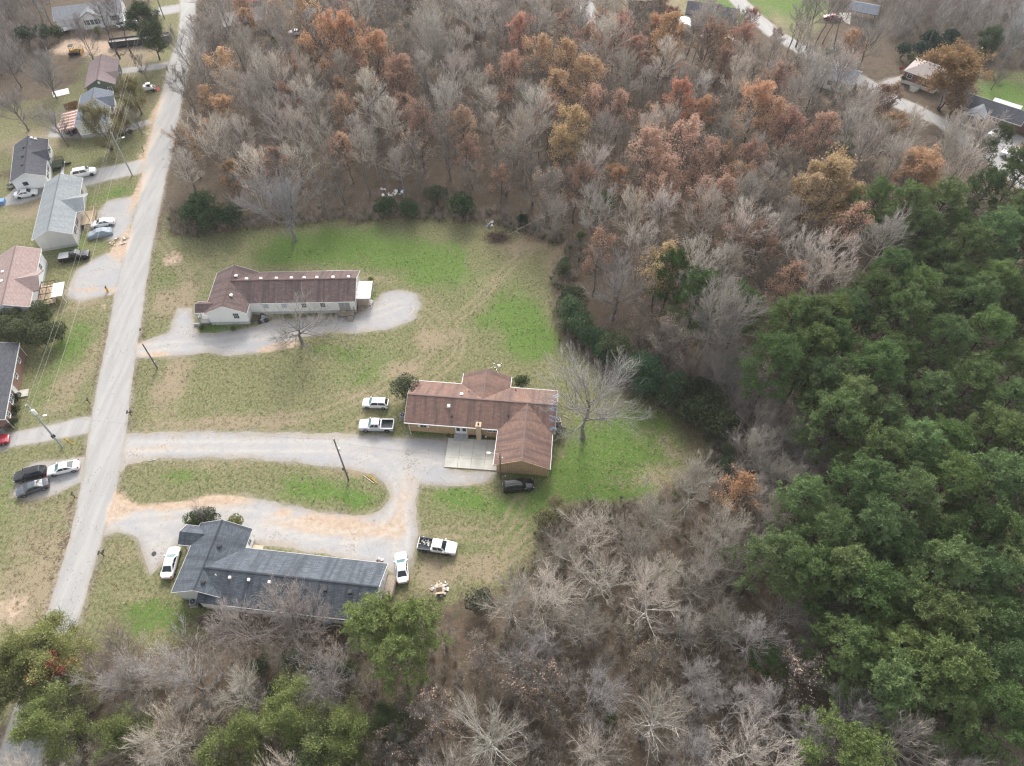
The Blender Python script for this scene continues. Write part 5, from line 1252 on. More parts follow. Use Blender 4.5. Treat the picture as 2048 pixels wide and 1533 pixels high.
ROUND = Kind('clipped_shrub', [shrub_meshes(600, H=1.7, Rr=1.25, n=2600, size=0.10, lobes=5)], (0.09,0.075,0.06), (0.035,0.065,0.02))

placed = []                     # (x, y, radius) of every tree put down by hand
def T(kind, xy, sc, label, cat='tree', group=None, tint=None, which=None, r=3.0, zs=1.0, rz=None, bark=None):
    placed.append((xy[0], xy[1], r))
    return kind.place(xy[0], xy[1], sc, rng.uniform(0, 6.28) if rz is None else rz, label, cat, group, tint, which, zs, bark)

# -- trees standing by themselves
T(OPEN, (-45.16, 114.46), 1.4, 'broad bare grey tree standing alone at the north edge of the lawn', tint=(0.215,0.205,0.205), bark=(0.17,0.165,0.16), which=0, r=6, zs=.85)
T(GNARL, (-38.28, 85.74), .9, 'old gnarled bare tree with drooping pale limbs between the drive and the lawn', which=0, r=5, rz=0.6)
T(OPEN, (11.74, 65.33), 1.34, 'huge pale bare tree beside the east end of the brown-roofed house', tint=(0.40,0.38,0.36), bark=(0.27,0.25,0.23), which=1, r=6)
T(OPEN, (-105.33, 148.29), 0.75, 'bare forked tree between the black roof and the parked white car lane', tint=(0.27,0.25,0.23), which=2, r=3)
T(OPEN, (-117.55, 154.78), 0.8, 'bare tree alone on the brown grass at the west edge', tint=(0.22,0.20,0.18), which=0, r=3)
T(OPEN, (-116.19, 169.19), 0.75, 'bare tree behind the house with the rusty awning', tint=(0.26,0.25,0.23), which=1, r=3)
T(FAN, (-117.85, 171.09), 0.9, 'slim leaning bare tree just left of the pale ground sheet', tint=(0.26,0.25,0.23), r=2)
T(OPEN, (-127.89, 174.73), 0.85, 'dark-limbed bare tree left of the yellow digger', tint=(0.25,0.23,0.22), which=2, r=3)
T(WOOD, (-115.27, 204.15), 0.95, 'tall bare tree in front of the long white house', which=1, r=2)
T(WOOD, (-104.10, 191.06), 0.95, 'tall bare tree standing before the long black container', which=2, r=2)
T(WOOD, (-107.11, 189.43), 0.8, 'bare tree leaning behind the mauve roof', which=5, r=2)
T(FAN, (-114.16, 188.89), 1.0, 'many-stemmed bare tree right behind the mauve roof', r=2)
T(CONE, (-96.02, 188.89), 1.12, 'big dark green evergreen by the road with its foot beside the black container', tint=(0.075,0.105,0.045), r=4)
T(GREEN, (-94.48, 146.88), 1.0, 'bushy olive-brown tree in front of the blue-grey roof', tint=(0.21,0.19,0.09), which=0, r=4)
T(GREEN, (-92.15, 161.91), .78, 'olive tree with orange top right of the mauve-roofed house', tint=(0.21,0.18,0.08), which=1, r=3.5)
T(GREEN, (-93.22, 153.06), .5, 'smaller brownish olive tree touching the blue-grey roof', tint=(0.23,0.175,0.08), which=2, r=3)
T(SPARSE, (-95.99, 178.47), 0.55, 'small rust-red leafed tree on the verge north of the green house', tint=(0.20,0.09,0.06), r=2)
T(FAN, (-89.43, 153.50), 0.55, 'small dark bare tree beside the road bins', tint=(0.17,0.15,0.14), r=2)
T(FAN, (-87.28, 185.95), 0.85, 'dead forked snag on the bend of the road', tint=(0.17,0.15,0.14), r=2)
T(FULL, (107.33, 164.30), 1.4, 'great dense ochre-brown tree between two brick houses', tint=(0.36,0.23,0.11), which=0, r=6, zs=.72)
T(OPEN, (93.08, 184.11), 1.05, 'big spreading bare tree on the leaf-strewn slope beyond the far road', tint=(0.27,0.245,0.22), which=0, r=5)
T(OPEN, (91.57, 186.75), 0.6, 'slender bare tree just left of the big spreading one beyond the road', r=2)
T(FAN, (108.99, 161.35), 1.05, 'pale silver-twigged tree in front of the ochre tree', tint=(0.36,0.35,0.35), r=3)
T(OPEN, (124.26, 173.51), 0.45, 'small dark bare tree alone on the far east lawn', tint=(0.12,0.10,0.09), r=2)
T(OPEN, (132.88, 186.75), 1.0, 'pale bare tree with white limbs in the far east wood', tint=(0.38,0.38,0.38), bark=(0.33,0.33,0.32), r=3)
for i, (p, sc) in enumerate((((79.17, 195.78), .8), ((81.60, 194.38), .9), ((84.11, 195.50), .85), ((87.09, 197.76), .7), ((89.37, 194.38), .8), ((75.93, 192.16), .7))):
    T(WOOD, p, sc, 'thin bare tree in the row along the edge of the far road', group='row of thin bare trees by the far road', r=2)
for p in ((73.74, 163.61), (78.26, 162.70), (71.69, 167.54), (77.54, 167.54)):
    T(WOOD, p, .85, 'bare tree screening the half-hidden white house below the far road', group='bare trees screening the half-hidden white house', r=2, tint=(0.37,0.335,0.31))
# -- pines
for p, sc, lb in (((-16.20, 30.41), 1.0, 'bushy pine leaning over the east end of the slate-blue roof'), ((-11.69, 29.60), 1.0, 'pine right of the one that covers the slate-blue roof'), ((-13.58, 25.99), .95, 'pine just south of the pair beside the slate-blue roof')):
    T(PINE, p, sc*0.98, lb, tint=(0.20,0.245,0.085), r=4)
STAND = 'pines of the dense stand on the east side'
pines = [(72.86, 106.39), (79.83, 104.94), (68.61, 110.84), (90.63, 113.14), (99.13, 117.08), (92.57, 106.39), (73.12, 94.04), (65.26, 88.99), (77.93, 92.75), (84.28, 95.34), (90.51, 95.34), (55.93, 80.73), (50.81, 74.18), (61.00, 78.50), (69.16, 83.02), (75.86, 83.02), (82.72, 85.36), (85.72, 80.73),
         (43.82, 77.20), (39.54, 68.86), (45.51, 70.88), (53.76, 68.07), (60.61, 70.06), (68.00, 73.14), (74.78, 74.18), (79.02, 71.08), (49.52, 61.43), (54.15, 59.63), (62.08, 63.28), (68.46, 64.22), (73.71, 62.35), (49.84, 52.77), (56.05, 54.43), (62.07, 55.27), (67.44, 56.13), (72.45, 54.43),
         (52.64, 46.44), (58.64, 47.98), (63.75, 48.75), (68.58, 47.20), (39.08, 46.44), (44.72, 47.20), (41.26, 42.01), (46.54, 42.01), (33.07, 37.83), (37.22, 36.48), (42.30, 36.48), (49.78, 39.89), (55.50, 41.30), (61.04, 42.01), (65.69, 40.59), (42.84, 31.96), (47.16, 33.86), (52.62, 35.16), (57.91, 35.82), (63.03, 34.51),
         (40.02, 26.55), (44.54, 27.72), (49.74, 28.90), (54.79, 29.50), (59.38, 28.90), (41.91, 23.16), (49.04, 23.72), (54.48, 24.27), (49.34, 19.94), (53.63, 19.42), (36.20, 15.39), (60.96, 23.16), (68.33, 37.83), (77.20, 56.99), (46.17, 58.98), (73.69, 100.72), (81.92, 100.72), (88.32, 100.72), (74.30, 87.77), (79.81, 86.56), (67.46, 85.36), (50.67, 79.61), (60.32, 84.19), (47.82, 66.12), (46.55, 76.32), (85.97, 74.18), (98.00, 97.99), (104.79, 112.37), (65.65, 30.72)]
PMARKS = [((75.67, 106.39), 'just below the round orange crown'), ((96.10, 112.37), 'in the top right corner of the stand'), ((72.62, 90.23), 'in the upper middle of the stand'), ((85.26, 85.36), 'on the east edge of the picture, upper part'), ((42.34, 72.10), 'on the west tip of the stand by the pale trunks'), ((54.81, 74.18), 'on the west flank of the stand'), ((65.29, 70.06), 'in the very middle of the stand'), ((73.62, 58.74), 'on the east edge of the picture, middle part'), ((52.58, 56.99), 'in the lower west middle of the stand'), ((61.52, 51.95), 'in the lower middle of the stand'),
          ((41.72, 44.94), 'in the big round western clump'), ((36.58, 36.48), 'in the south-west corner clump of the stand'), ((54.33, 39.89), 'in the southern half of the stand'), ((64.48, 37.83), 'on the east edge of the picture, lower part'), ((45.10, 31.34), 'on the lower west side of the stand'), ((41.09, 24.27), 'in the bottom clump of the stand'), ((53.86, 27.13), 'near the bottom right corner'), ((36.20, 15.39), 'alone on the bottom edge')]
def pname(p):
    m = min(PMARKS, key=lambda m: (m[0][0]-p[0])**2+(m[0][1]-p[1])**2)[1]
    return 'tall dark green pine '+m, 'tree', 'eastern pines '+m
for i, p in enumerate(pines):
    q = (p[0]+rng.uniform(-.8, .8), p[1]+rng.uniform(-.8, .8))
    T(PINE, q, rng.uniform(0.96, 1.2), *pname(p), tint=tuple(np.array((0.155,0.212,0.08))*rng.uniform(.75, 1.22)*np.array([rng.uniform(.86,1.08),1,rng.uniform(.85,1.1)])), r=3.6)
for p, sc, lb in (((27.60, 92.01), 1.0, 'pine top rising behind the yellow tree on the lawn edge'), ((31.40, 85.29), 1.05, 'dark pine behind the tall pale bare trunks'), ((38.35, 83.54), 1.0, 'pine standing right of the tall pale bare trunks'), ((32.25, 27.79), 0.55, 'small low pine among bare trunks in the south wood'), ((70.65, 131.88), 0.7, 'lone flat-topped pine in the wood below the far road'), ((19.14, 117.09), 0.55, 'young bright green pine inside the wood edge north-east of the lawn')):
    T(PINE, p, sc, lb, tint=(0.085,0.135,0.045), r=3)
for p, lb in (((103.17, 134.88), 'pine left of the white car at the east edge'), ((100.46, 134.88), 'ragged light pine above the grey eastern lane'), ((109.41, 140.58), 'small pine before the dark-roofed brick house')):
    T(PINE, p, 0.6, lb, tint=(0.11,0.145,0.06), r=2.5)
T(PINE, (-63.92, 189.14), 0.35, 'tiny bright green pine in the bare wood near the top', tint=(0.14,0.19,0.03), r=2)
# -- the tall pale trunks at the lawn's east edge
for p in ((32.66, 79.27), (34.30, 78.47), (35.36, 76.45)):
    T(WOOD, p, 1.15, 'tall pale-barked bare tree in the trio at the lawn edge', group='three pale trunks at the lawn edge', tint=(0.30,0.27,0.24), bark=(0.30,0.275,0.24), r=2)
T(OPEN, (19.05, 92.00), 1.1, 'tall spreading bare tree at the north-east corner of the lawn', tint=(0.26,0.235,0.22), which=2, r=4)
# -- coloured crowns in the wood
def C(px, py_sc, colour, label, kind=COLOUR, group=None):
    T(kind, px, py_sc, label, 'tree', group, tint=tuple(0.52*c*1.4+0.48*k for c, k in zip(colour, (0.44,0.36,0.29))), r=4)
OR = (0.46,0.20,0.065); PE = (0.46,0.28,0.13); RB = (0.30,0.115,0.075); YO = (0.36,0.235,0.065); PK = (0.38,0.205,0.14)
C((-46.28, 173.80), 1.1, OR, 'bright orange broad crown at the top left of the wood'); C((-40.18, 178.89), 1.0, OR, 'orange crown right beside the broad bright orange one')
C((-32.79, 166.50), 1.1, (0.42,0.19,0.07), 'tall orange-brown crown in front of the bright orange pair'); C((-26.44, 160.69), 0.95, (0.32,0.16,0.10), 'dull russet crown right of the tall orange-brown one')
C((-54.73, 189.63), 1.0, PE, 'peach-leafed tree near the house roofs at the top'); C((-60.89, 191.03), 0.9, PE, 'thin peach-leafed tree left of the blue-grey glimpsed roof')
C((1.37, 176.32), 1.05, (0.36,0.12,0.07), 'red-orange crown at the top middle of the wood'); C((-1.65, 160.69), 0.95, (0.33,0.15,0.09), 'russet crown below the red-orange one')
for p, sc in (((7.39, 167.69), 1.0), ((12.62, 162.98), 1.1), ((18.26, 158.44), 1.0), ((9.90, 154.04), .95)):
    C(p, sc, (0.42,0.245,0.10), 'tan-orange crown in the close group at the middle top of the wood', group='tan-orange crowns in the middle of the wood')
C((26.34, 176.32), 1.0, (0.32,0.13,0.11), 'pinkish red crown just left of the amber one'); C((38.37, 177.60), 1.05, (0.42,0.22,0.06), 'amber crown in front of the pale round-topped shed'); C((37.89, 175.26), .8, (0.42,0.23,0.05), 'low amber crown under the other amber one')
C((38.36, 189.35), .7, OR, 'small orange crown by the brown board fence'); C((38.48, 148.73), 0.95, (0.44,0.13,0.055), 'fiery red-orange crown in the middle of the wood'); C((42.65, 146.67), .8, OR, 'small orange crown right of the fiery one')
C((53.42, 144.64), 1.1, (0.44,0.20,0.08), 'large orange crown below the white half-hidden house'); C((56.75, 139.71), 1.0, (0.40,0.20,0.09), 'orange-tan crown right of the large orange one'); C((58.34, 134.96), .95, RB, 'red-brown crown on the right flank of the orange group')
C((66.58, 137.78), .9, PK, 'faded peach crown below the far road')
for p, sc in (((28.31, 125.12), 1.1), ((34.33, 127.72), 1.1), ((39.96, 124.26), 1.05), ((31.00, 118.44), 1.0), ((24.18, 146.67), .9), ((18.73, 148.73), .9), ((41.87, 115.24), .9), ((36.83, 114.46), .9)):
    C(p, sc, PK, 'pinkish russet crown thinning over the east half of the wood', group='pinkish russet crowns in the east half of the wood')
C((63.67, 117.63), 1.15, (0.34,0.225,0.075), 'big ochre-yellow crown left of the dark pines', FULL); C((57.49, 112.90), 1.0, (0.34,0.235,0.10), 'ochre crown tucked left of the big ochre-yellow one')
C((83.67, 122.29), 1.0, (0.40,0.21,0.085), 'round orange crown just above the dark pines', FULL)
C((13.72, 138.41), .95, YO, 'dull yellow crown deep in the wood above the lawn'); C((10.84, 133.38), .85, YO, 'low yellow crown under the dull yellow one'); C((1.81, 145.53), .6, YO, 'small yellow understorey tree among dark trunks')
C((26.78, 93.83), 1.0, (0.40,0.28,0.10), 'yellow-tan crown at the lawn edge in front of the pine top'); C((23.24, 86.28), .8, PK, 'faded pink-brown tree at the foot of the yellow-tan one', SPARSE)
C((32.41, 50.05), .8, (0.40,0.20,0.07), 'small orange-topped tree left of the round pine')
C((-70.74, 153.86), .7, PE, 'small orange tree close to the road'); C((-70.07, 145.72), .5, OR, 'tiny orange tree on the road bank'); C((-68.51, 164.86), .9, PE, 'pale peach crown near the road bend')
C((-37.80, 146.94), .8, (0.32,0.18,0.09), 'brown-leafed tree among the grey trunks left of centre'); C((-10.24, 139.71), .9, (0.30,0.18,0.10), 'pale brown crown over the tall dark trunks'); C((23.80, 190.41), .7, (0.40,0.22,0.10), 'small tan crown by the pale lane at the top')
C((87.30, 179.88), .7, (0.36,0.19,0.10), 'small peach tree under the big bare tree beyond the road'); C((64.73, 196.90), .6, RB, 'dark red-brown tree beside the far road'); C((58.63, 181.09), .8, RB, 'red-brown crown just below the far road'); C((70.78, 189.13), .5, (0.2,0.1,0.07), 'small reddish tree on the far green bank')
C((40.29, 206.83), .75, (0.26,0.13,0.10), 'reddish twiggy tree in front of the brown field at the top', SPARSE)
for p, sc in (((1.00, 25.35), .9), ((4.09, 23.87), .85), ((-8.70, 20.44), .9), ((-3.10, 26.86), .7), ((-11.25, 22.13), .7), ((-13.27, 17.71), .8)):
    C(p, sc, (0.30,0.18,0.12), 'tree with a few tan leaves in the south wood', SPARSE, 'sparse tan-leafed trees in the south wood')
C((3.77, 22.37), .65, (0.30,0.22,0.06), 'low yellow tree in the middle of the south wood', SPARSE); C((35.67, 26.58), .9, (0.44,0.33,0.24), 'tall pale tree with cream leaves at its tips in the south-east wood', SPARSE); C((18.15, 27.47), .7, (0.34,0.25,0.09), 'small yellowish tree right of centre in the south wood', SPARSE)
# -- evergreens
def E(px, sc, label, tint=None, kind=SHRUB, group=None, cat='shrub', r=2.2, zs=1.0):
    T(kind, px, sc, label, cat, group, tint=tint, r=r, zs=zs)
for p, sc in (((-66.31, 119.58), 1.15), ((-62.62, 117.64), 1.2), ((-64.84, 121.23), 1.2), ((-58.68, 118.77), 1.1)):
    E(p, sc*1.6, 'dark green evergreen shrub in the clump at the north-west corner of the lawn', (0.065,0.10,0.045), group='evergreen clump at the north-west lawn corner')
E((-26.75, 122.23), 1.5, 'dark green round shrub under the dumped white litter'); E((-21.87, 121.73), 1.4, 'second dark green shrub right of the one under the litter')
E((-10.61, 121.73), 1.6, 'dark green shrub on the north lawn edge left of the brush pile'); E((-16.27, 126.31), 1.5, 'grey-green bush deep in the north wood edge', (0.09,0.11,0.06)); E((2.23, 119.91), .75, 'very dark shrub behind the fallen branch', (0.03,0.06,0.03)); E((14.38, 114.77), .55, 'small bright green shrub at the north-east lawn corner', (0.14,0.20,0.06))
HMARKS = [((10.36, 100.01), 'at the north end of the row along the lawn\'s east edge'), ((13.56, 88.83), 'in the row just above the huge pale bare tree'), ((18.04, 81.58), 'in the row right behind the huge pale bare tree'), ((23.22, 75.90), 'in the thickest middle of the lawn\'s east row'), ((27.84, 71.58), 'in the row past the thickest middle'), ((32.03, 68.46), 'in the row beside the brown leaf fringe'), ((34.80, 62.99), 'at the south end of the row along the lawn\'s east edge')]
def hpart(p): return min(HMARKS, key=lambda m: (m[0][0]-p[0])**2+(m[0][1]-p[1])**2)[1]
for p, sc in (((10.99, 102.82), .9), ((10.04, 97.28), .9), ((11.88, 92.00), 1.1), ((13.05, 87.95), 1.2), ((15.57, 84.54), 1.2), ((17.74, 81.23), 1.3), ((20.02, 78.92), 1.3), ((22.17, 75.90), 1.3), ((23.83, 73.71), 1.3), ((19.50, 82.75), 1.3), ((23.48, 78.13), 1.3), ((26.14, 71.58), 1.1), ((28.79, 71.05), 1.1), ((30.98, 68.76), 1.2), ((33.23, 67.14), 1.2), ((32.71, 70.00), 1.2), ((30.41, 71.58), 1.1), ((34.71, 62.50), .9), ((35.14, 59.66), .8), ((9.68, 107.16), .6), ((11.33, 95.93), 1.0), ((12.75, 90.72), 1.1), ((14.28, 85.74), 1.1), ((16.60, 82.63), 1.2), ((18.87, 79.84), 1.2), ((21.15, 77.01), 1.2), ((23.09, 74.80), 1.2), ((25.23, 72.53), 1.1), ((27.64, 73.18), 1.1), ((29.75, 69.49), 1.0), ((31.94, 67.95), 1.0), ((34.00, 64.94), .9), ((34.88, 67.95), 1.0)):
    E((p[0]+rng.uniform(-1.2,1.2), p[1]+rng.uniform(-1.2,1.2)), sc*rng.uniform(.7,1.6), 'dark evergreen bush '+hpart(p), tuple(np.array((0.065,0.105,0.052))*rng.uniform(.7, 1.6)*np.array([rng.uniform(.85,1.4),1,1])), group='evergreens '+hpart(p), zs=rng.uniform(.8,1.25))
E((-18.08, 73.18), 1.45, 'grey-green bush against the west end of the brown-roofed house', (0.115,0.13,0.075), r=2); E((1.66, 75.57), .85, 'round dark green tree behind the brown-roofed house', (0.06,0.085,0.035), r=2)
E((7.81, 66.13), .6, 'dark shrub by the air conditioner at the east wall', (0.05,0.075,0.035), r=1)
E((-47.47, 49.52), .95, 'dark green shrub hiding the porch of the slate-blue roofed house', (0.055,0.085,0.03), r=2); E((-45.47, 49.69), .95, 'dark shrub next to the yellow-green one by the slate-blue roof', (0.06,0.085,0.035), r=2); E((-41.44, 49.03), .8, 'yellow-green round shrub behind the slate-blue roof', (0.16,0.175,0.035), r=2)
T(FAN, (-46.04, 49.86), .4, 'thin bare sapling rising from the shrubs by the slate-blue roof', r=1)
WG = 'big grey-green bushes between the two west houses'
for p, sc in (((-92.47, 86.97), 1.55), ((-88.37, 85.99), 1.5), ((-85.07, 85.74), 1.55), ((-82.80, 86.97), 1.2), ((-92.23, 90.72), 1.4), ((-87.75, 90.08), 1.4), ((-96.71, 88.20), 1.5)):
    E(p, sc, 'big grey-green bush in the thicket above the brick house', tuple(np.array((0.105,0.125,0.06))*rng.uniform(.85, 1.2)), group=WG)
for p, lb in (((-84.98, 72.96), 'clipped dark green shrub nearest the brick house door'), ((-84.06, 70.42), 'middle one of three clipped shrubs before the brick house'), ((-83.41, 67.74), 'clipped round shrub nearest the red car')):
    E(p, 1.0, lb, kind=ROUND, r=1)
E((85.53, 189.43), .9, 'dark holly bush beside the far road', (0.07,0.09,0.035)); E((106.02, 189.43), 1.2, 'dark green shrub left of the row behind the brick house', (0.04,0.07,0.045))
for p, sc in (((110.80, 189.43), 1.5), ((115.91, 191.06), 1.6), ((120.18, 194.38), 1.5), ((114.63, 194.38), 1.4)): E(p, sc, 'dark blue-green evergreen in the row behind the small brick house', (0.035,0.065,0.045), group='evergreens behind the small brick house')
E((102.56, 177.21), .5, 'dark round bush at the front of the small brick house', (0.03,0.045,0.02)); E((103.79, 182.81), .35, 'red-leafed bush by the small brick house', (0.30,0.05,0.04)); E((107.82, 186.75), .9, 'light green bush behind the small brick house', (0.09,0.12,0.05))
T(CONE, (126.11, 186.75), .75, 'slim light green evergreen right of the ochre tree', tint=(0.11,0.15,0.075))
E((-109.97, 223.62), .5, 'dark round bush on the top verge', (0.03,0.05,0.03)); E((-134.36, 195.78), 1.6, 'dark green thicket bush at the far west', (0.045,0.07,0.035)); E((-130.63, 198.62), 1.6, 'dark green thicket bush below the pale trailer', (0.045,0.07,0.035)); E((-127.68, 200.06), 1.2, 'green bush right of the pale trailer', (0.07,0.09,0.035)); E((-117.22, 202.38), .7, 'yellow-green bush in the digger yard', (0.16,0.17,0.05))
E((-87.59, 92.00), 1.2, 'leafy bush top at the edge of the deck lawn', (0.11,0.135,0.06), group=None); E((-91.95, 153.07), .45, 'small dark shrub between the bins and the road', (0.035,0.05,0.03)); E((-51.78, 89.33), .3, 'low fern-green plants along the white house wall', (0.10,0.16,0.03)); E((-57.68, 89.45), .3, 'green plants at the white house porch steps', (0.09,0.15,0.04)); E((-27.71, 101.97), .4, 'bright green weeds behind the white canopy', (0.16,0.22,0.04))
SW = 'yellow-green trees in the south-west corner'
for p, sc in (((-60.30, 26.86), 1.0), ((-56.75, 27.47), 1.0), ((-62.05, 25.05), .9), ((-59.33, 29.97), .85)):
    T(GREEN, p, sc, 'yellow-green leafy tree over the south-west bend of the road', 'tree', SW, tint=tuple(np.array((0.25,0.265,0.10))*rng.uniform(.85,1.15)), r=3)
T(COLOUR, (-56.41, 25.97), .66, 'small red-leafed tree among the yellow-green ones in the south-west', tint=(0.21,0.065,0.045), r=2)
for p, sc, lb in (((-54.29, 19.61), 1.0, 'yellow-green tree at the bottom left edge of the wood'), ((-46.00, 19.06), .85, 'yellow-green tree with dark gaps at the bottom left'), ((-26.22, 20.44), 1.0, 'bright green leafy tree at the bottom, left of centre'), ((-32.22, 17.71), .95, 'olive-green tree on the bottom edge left of the bright green one'), ((-19.05, 18.79), 1.0, 'dark green leafy tree right of the bright green one'), ((-22.57, 16.65), .9, 'green tree on the bottom edge between two larger ones'), ((-15.08, 20.72), .7, 'grey-green tree below the pine at the south')):
    T(GREEN, p, sc, lb, 'tree', None, tint=(0.205,0.24,0.085) if 'yellow' in lb or 'bright' in lb else (0.14,0.18,0.08), r=3.5)
E((12.40, 22.13), .6, 'small green bush in the middle of the south wood', (0.09,0.11,0.03)); E((-4.50, 36.78), 1.2, 'grey twiggy bush at the edge of the burn pile lawn', (0.09,0.095,0.065)); E((5.00, 49.52), 1.0, 'pale olive bush by the black car', (0.17,0.16,0.085)); E((6.63, 52.49), .7, 'dry pale weeds right of the black car', (0.24,0.21,0.12))
for p, sc in (((-29.03, 28.95), .9), ((-25.47, 27.66), .9), ((-32.90, 28.30), .8), ((-21.49, 27.66), .9), ((-30.27, 25.15), .8)): E(p, sc, 'dark green bush under the bare trees south of the slate-blue roof', (0.06,0.085,0.035), group='bushes south of the slate-blue roof')
# -- bare trees at the south, those that stand out
for p, sc, lb, tn in (((-29.49, 32.12), 1.1, 'fan-shaped pinkish bare tree in front of the slate-blue roof', (0.30,0.26,0.235)), ((-25.34, 30.92), 1.0, 'fan-shaped bare tree right of the pinkish one before the slate-blue roof', (0.27,0.23,0.21)), ((-34.32, 31.72), .95, 'low fan-shaped bare tree left of the pinkish one before the slate-blue roof', (0.29,0.25,0.23)), ((-22.44, 25.15), 1.0, 'fan-shaped silver bare tree south-west of the pine', (0.33,0.30,0.29)), ((-47.33, 25.46), .95, 'bushy silver bare tree between the road and the south house', (0.32,0.29,0.27)), ((-39.97, 24.84), 1.05, 'pale bare tree with a long thick trunk left of the south house', (0.32,0.30,0.28)), ((-50.43, 28.95), .8, 'brown bare tree nearest the road at the south', (0.20,0.17,0.14)), ((2.40, 28.30), .95, 'silver bare tree in the south wood below the burn pile', (0.34,0.32,0.31)), ((10.74, 23.93), .9, 'silver round bare tree in the centre of the south wood', (0.33,0.31,0.30)), ((20.65, 16.44), 1.0, 'silver bare tree at the bottom right of centre', (0.33,0.31,0.30))):
    T(FAN, p, sc, lb, 'tree', None, tint=tn, r=3)
for p, sc in (((26.43, 21.25), 1.0), ((23.05, 24.84), .9), ((23.08, 22.13), .9), ((29.84, 20.84), .8), ((30.37, 28.30), .9), ((38.91, 20.38), 1.0), ((33.46, 18.66), .9)):
    T(WOOD, p, sc*.8, 'slender silver-barked tree leaning up-slope in the south-east wood', 'tree', 'slender silver trees in the south-east wood', tint=(0.31,0.285,0.27), bark=(0.24,0.22,0.205), r=3)

# -- the rest of the woods: bare and russet trees at random spacing inside their stands
ZN = [(-72.11, 121.23), (-76.67, 146.87), (-80.66, 168.71), (-86.32, 194.38), (-91.61, 218.38), (-92.99, 235.30), (-72.64, 235.30), (-35.07, 235.30), (18.16, 235.30), (22.23, 202.97), (37.15, 208.97), (43.85, 194.38), (52.18, 194.38), (64.98, 202.97), (75.19, 186.22), (85.00, 168.71), (90.65, 150.97), (95.56, 138.07), (100.42, 124.59), (105.14, 117.96), (90.08, 111.67),
      (73.70, 108.64), (65.29, 97.28), (56.08, 84.54), (46.15, 73.18), (38.03, 66.93), (34.69, 66.93), (26.35, 73.18), (21.63, 77.34), (15.95, 83.58), (10.31, 88.83), (8.79, 97.28), (10.87, 110.90), (3.80, 117.64), (-9.04, 122.57), (-26.37, 123.74), (-35.83, 121.90), (-49.24, 119.26), (-57.81, 119.58), (-65.66, 117.15)]
ZB = [(-55.12, 28.95), (-45.08, 28.95), (-35.35, 30.25), (-21.86, 30.25), (-13.28, 32.60), (-8.48, 32.39), (-1.66, 34.31), (4.35, 38.96), (7.46, 45.06), (13.27, 48.53), (23.18, 49.36), (32.09, 56.91), (36.13, 57.36), (35.25, 45.45), (31.56, 37.86), (31.84, 28.95), (36.24, 19.80), (47.32, 15.35), (63.66, 11.17), (-1.42, 11.17), (-54.67, 11.17), (-54.84, 24.54)]
ZR = [(34.69, 66.93), (38.03, 66.93), (46.15, 73.18), (56.08, 84.54), (67.01, 84.54), (112.70, 111.67), (65.74, 8.19), (51.83, 11.17), (36.24, 19.80), (31.84, 28.95), (31.56, 37.86), (35.25, 45.45), (36.13, 57.36), (33.80, 62.02)]
ZT = [(112.09, 235.30), (168.45, 235.30), (143.07, 181.01), (130.08, 184.90), (125.73, 194.38), (115.13, 195.78), (106.31, 198.62), (107.31, 215.18)]
ZW = [(-169.71, 235.30), (-145.44, 235.30), (-135.40, 215.18), (-131.14, 205.94), (-126.71, 188.89), (-129.93, 183.59), (-138.34, 168.71)]
ZL = [(-85.79, 188.89), (-97.69, 235.30), (-60.12, 235.30), (-60.97, 205.94), (-70.56, 197.19), (-80.34, 191.61)]
HOUSES = [(-43,96,16), (-5,69,15), (-33,41,16), (-113,208,11)]
allhouse = [o for o in COL.objects if o.get('category') in ('house', 'shed')]
def scatter(zone, spacing, n_try, g, margin=1.5, keep_r=1.0):
    A = np.array(zone); lo, hi = A.min(0), A.max(0)
    Q = g.uniform(lo, hi, (n_try, 2)); Q = Q[sdf(zone, Q) < 0]
    Q = Q[(hard_sdf(Q) > margin) & (usdf(LAWNS, Q) > 0.4)]
    out = []
    for q in Q:
        if any((q[0]-a)**2+(q[1]-b)**2 < (r*keep_r+spacing*.35)**2 for a, b, r in placed): continue
        if any((q[0]-a)**2+(q[1]-b)**2 < (spacing*.95)**2 for a, b in out): continue
        out.append(tuple(q))
    return out
def clear_of_houses(q):
    for o in allhouse:
        c = math.cos(-o.rotation_euler.z); s = math.sin(-o.rotation_euler.z); dx, dy = q[0]-o.location.x, q[1]-o.location.y
        x, y = dx*c-dy*s, dx*s+dy*c
        if -2.5 < x < 17 and -3.0 < y < 11: return False
    return True
g2 = np.random.default_rng(5)
MARKS = [((-78.44, 146.87), 'beside the bend of the main road'), ((-74.92, 186.22), 'around the pale peach crown near the road'), ((-65.11, 131.60), 'behind the evergreen clump at the lawn corner'), ((-44.99, 175.97), 'below the bright orange crowns'), ((-44.37, 140.94), 'behind the lone broad bare tree'), ((-26.65, 137.12), 'behind the dumped white litter'),
         ((-16.91, 188.89), 'left of the red-orange crown'), ((-14.65, 146.87), 'under the pale brown crown'), ((-0.44, 128.05), 'behind the brush pile'), ((10.98, 168.71), 'around the tan-orange crowns'), ((14.56, 140.94), 'around the dull yellow crown'), ((34.62, 186.22), 'around the amber crowns'), ((55.31, 181.01), 'below the half-hidden white cars'),
         ((43.68, 157.37), 'around the fiery red-orange crown'), ((35.23, 131.60), 'around the pinkish russet crowns'), ((61.88, 150.97), 'around the large orange crown'), ((23.54, 114.77), 'at the north-east corner of the lawn'), ((38.17, 108.64), 'around the yellow-tan crown'), ((66.81, 124.59), 'around the big ochre-yellow crown'), ((53.06, 102.82), 'along the west side of the pines'),
         ((85.76, 146.87), 'below the lower end of the far road'), ((96.32, 128.05), 'behind the topmost pines'), ((34.85, 77.57), 'around the pale trunks at the lawn edge')]
def near(q): return min(MARKS, key=lambda m: (m[0][0]-q[0])**2+(m[0][1]-q[1])**2)[1]
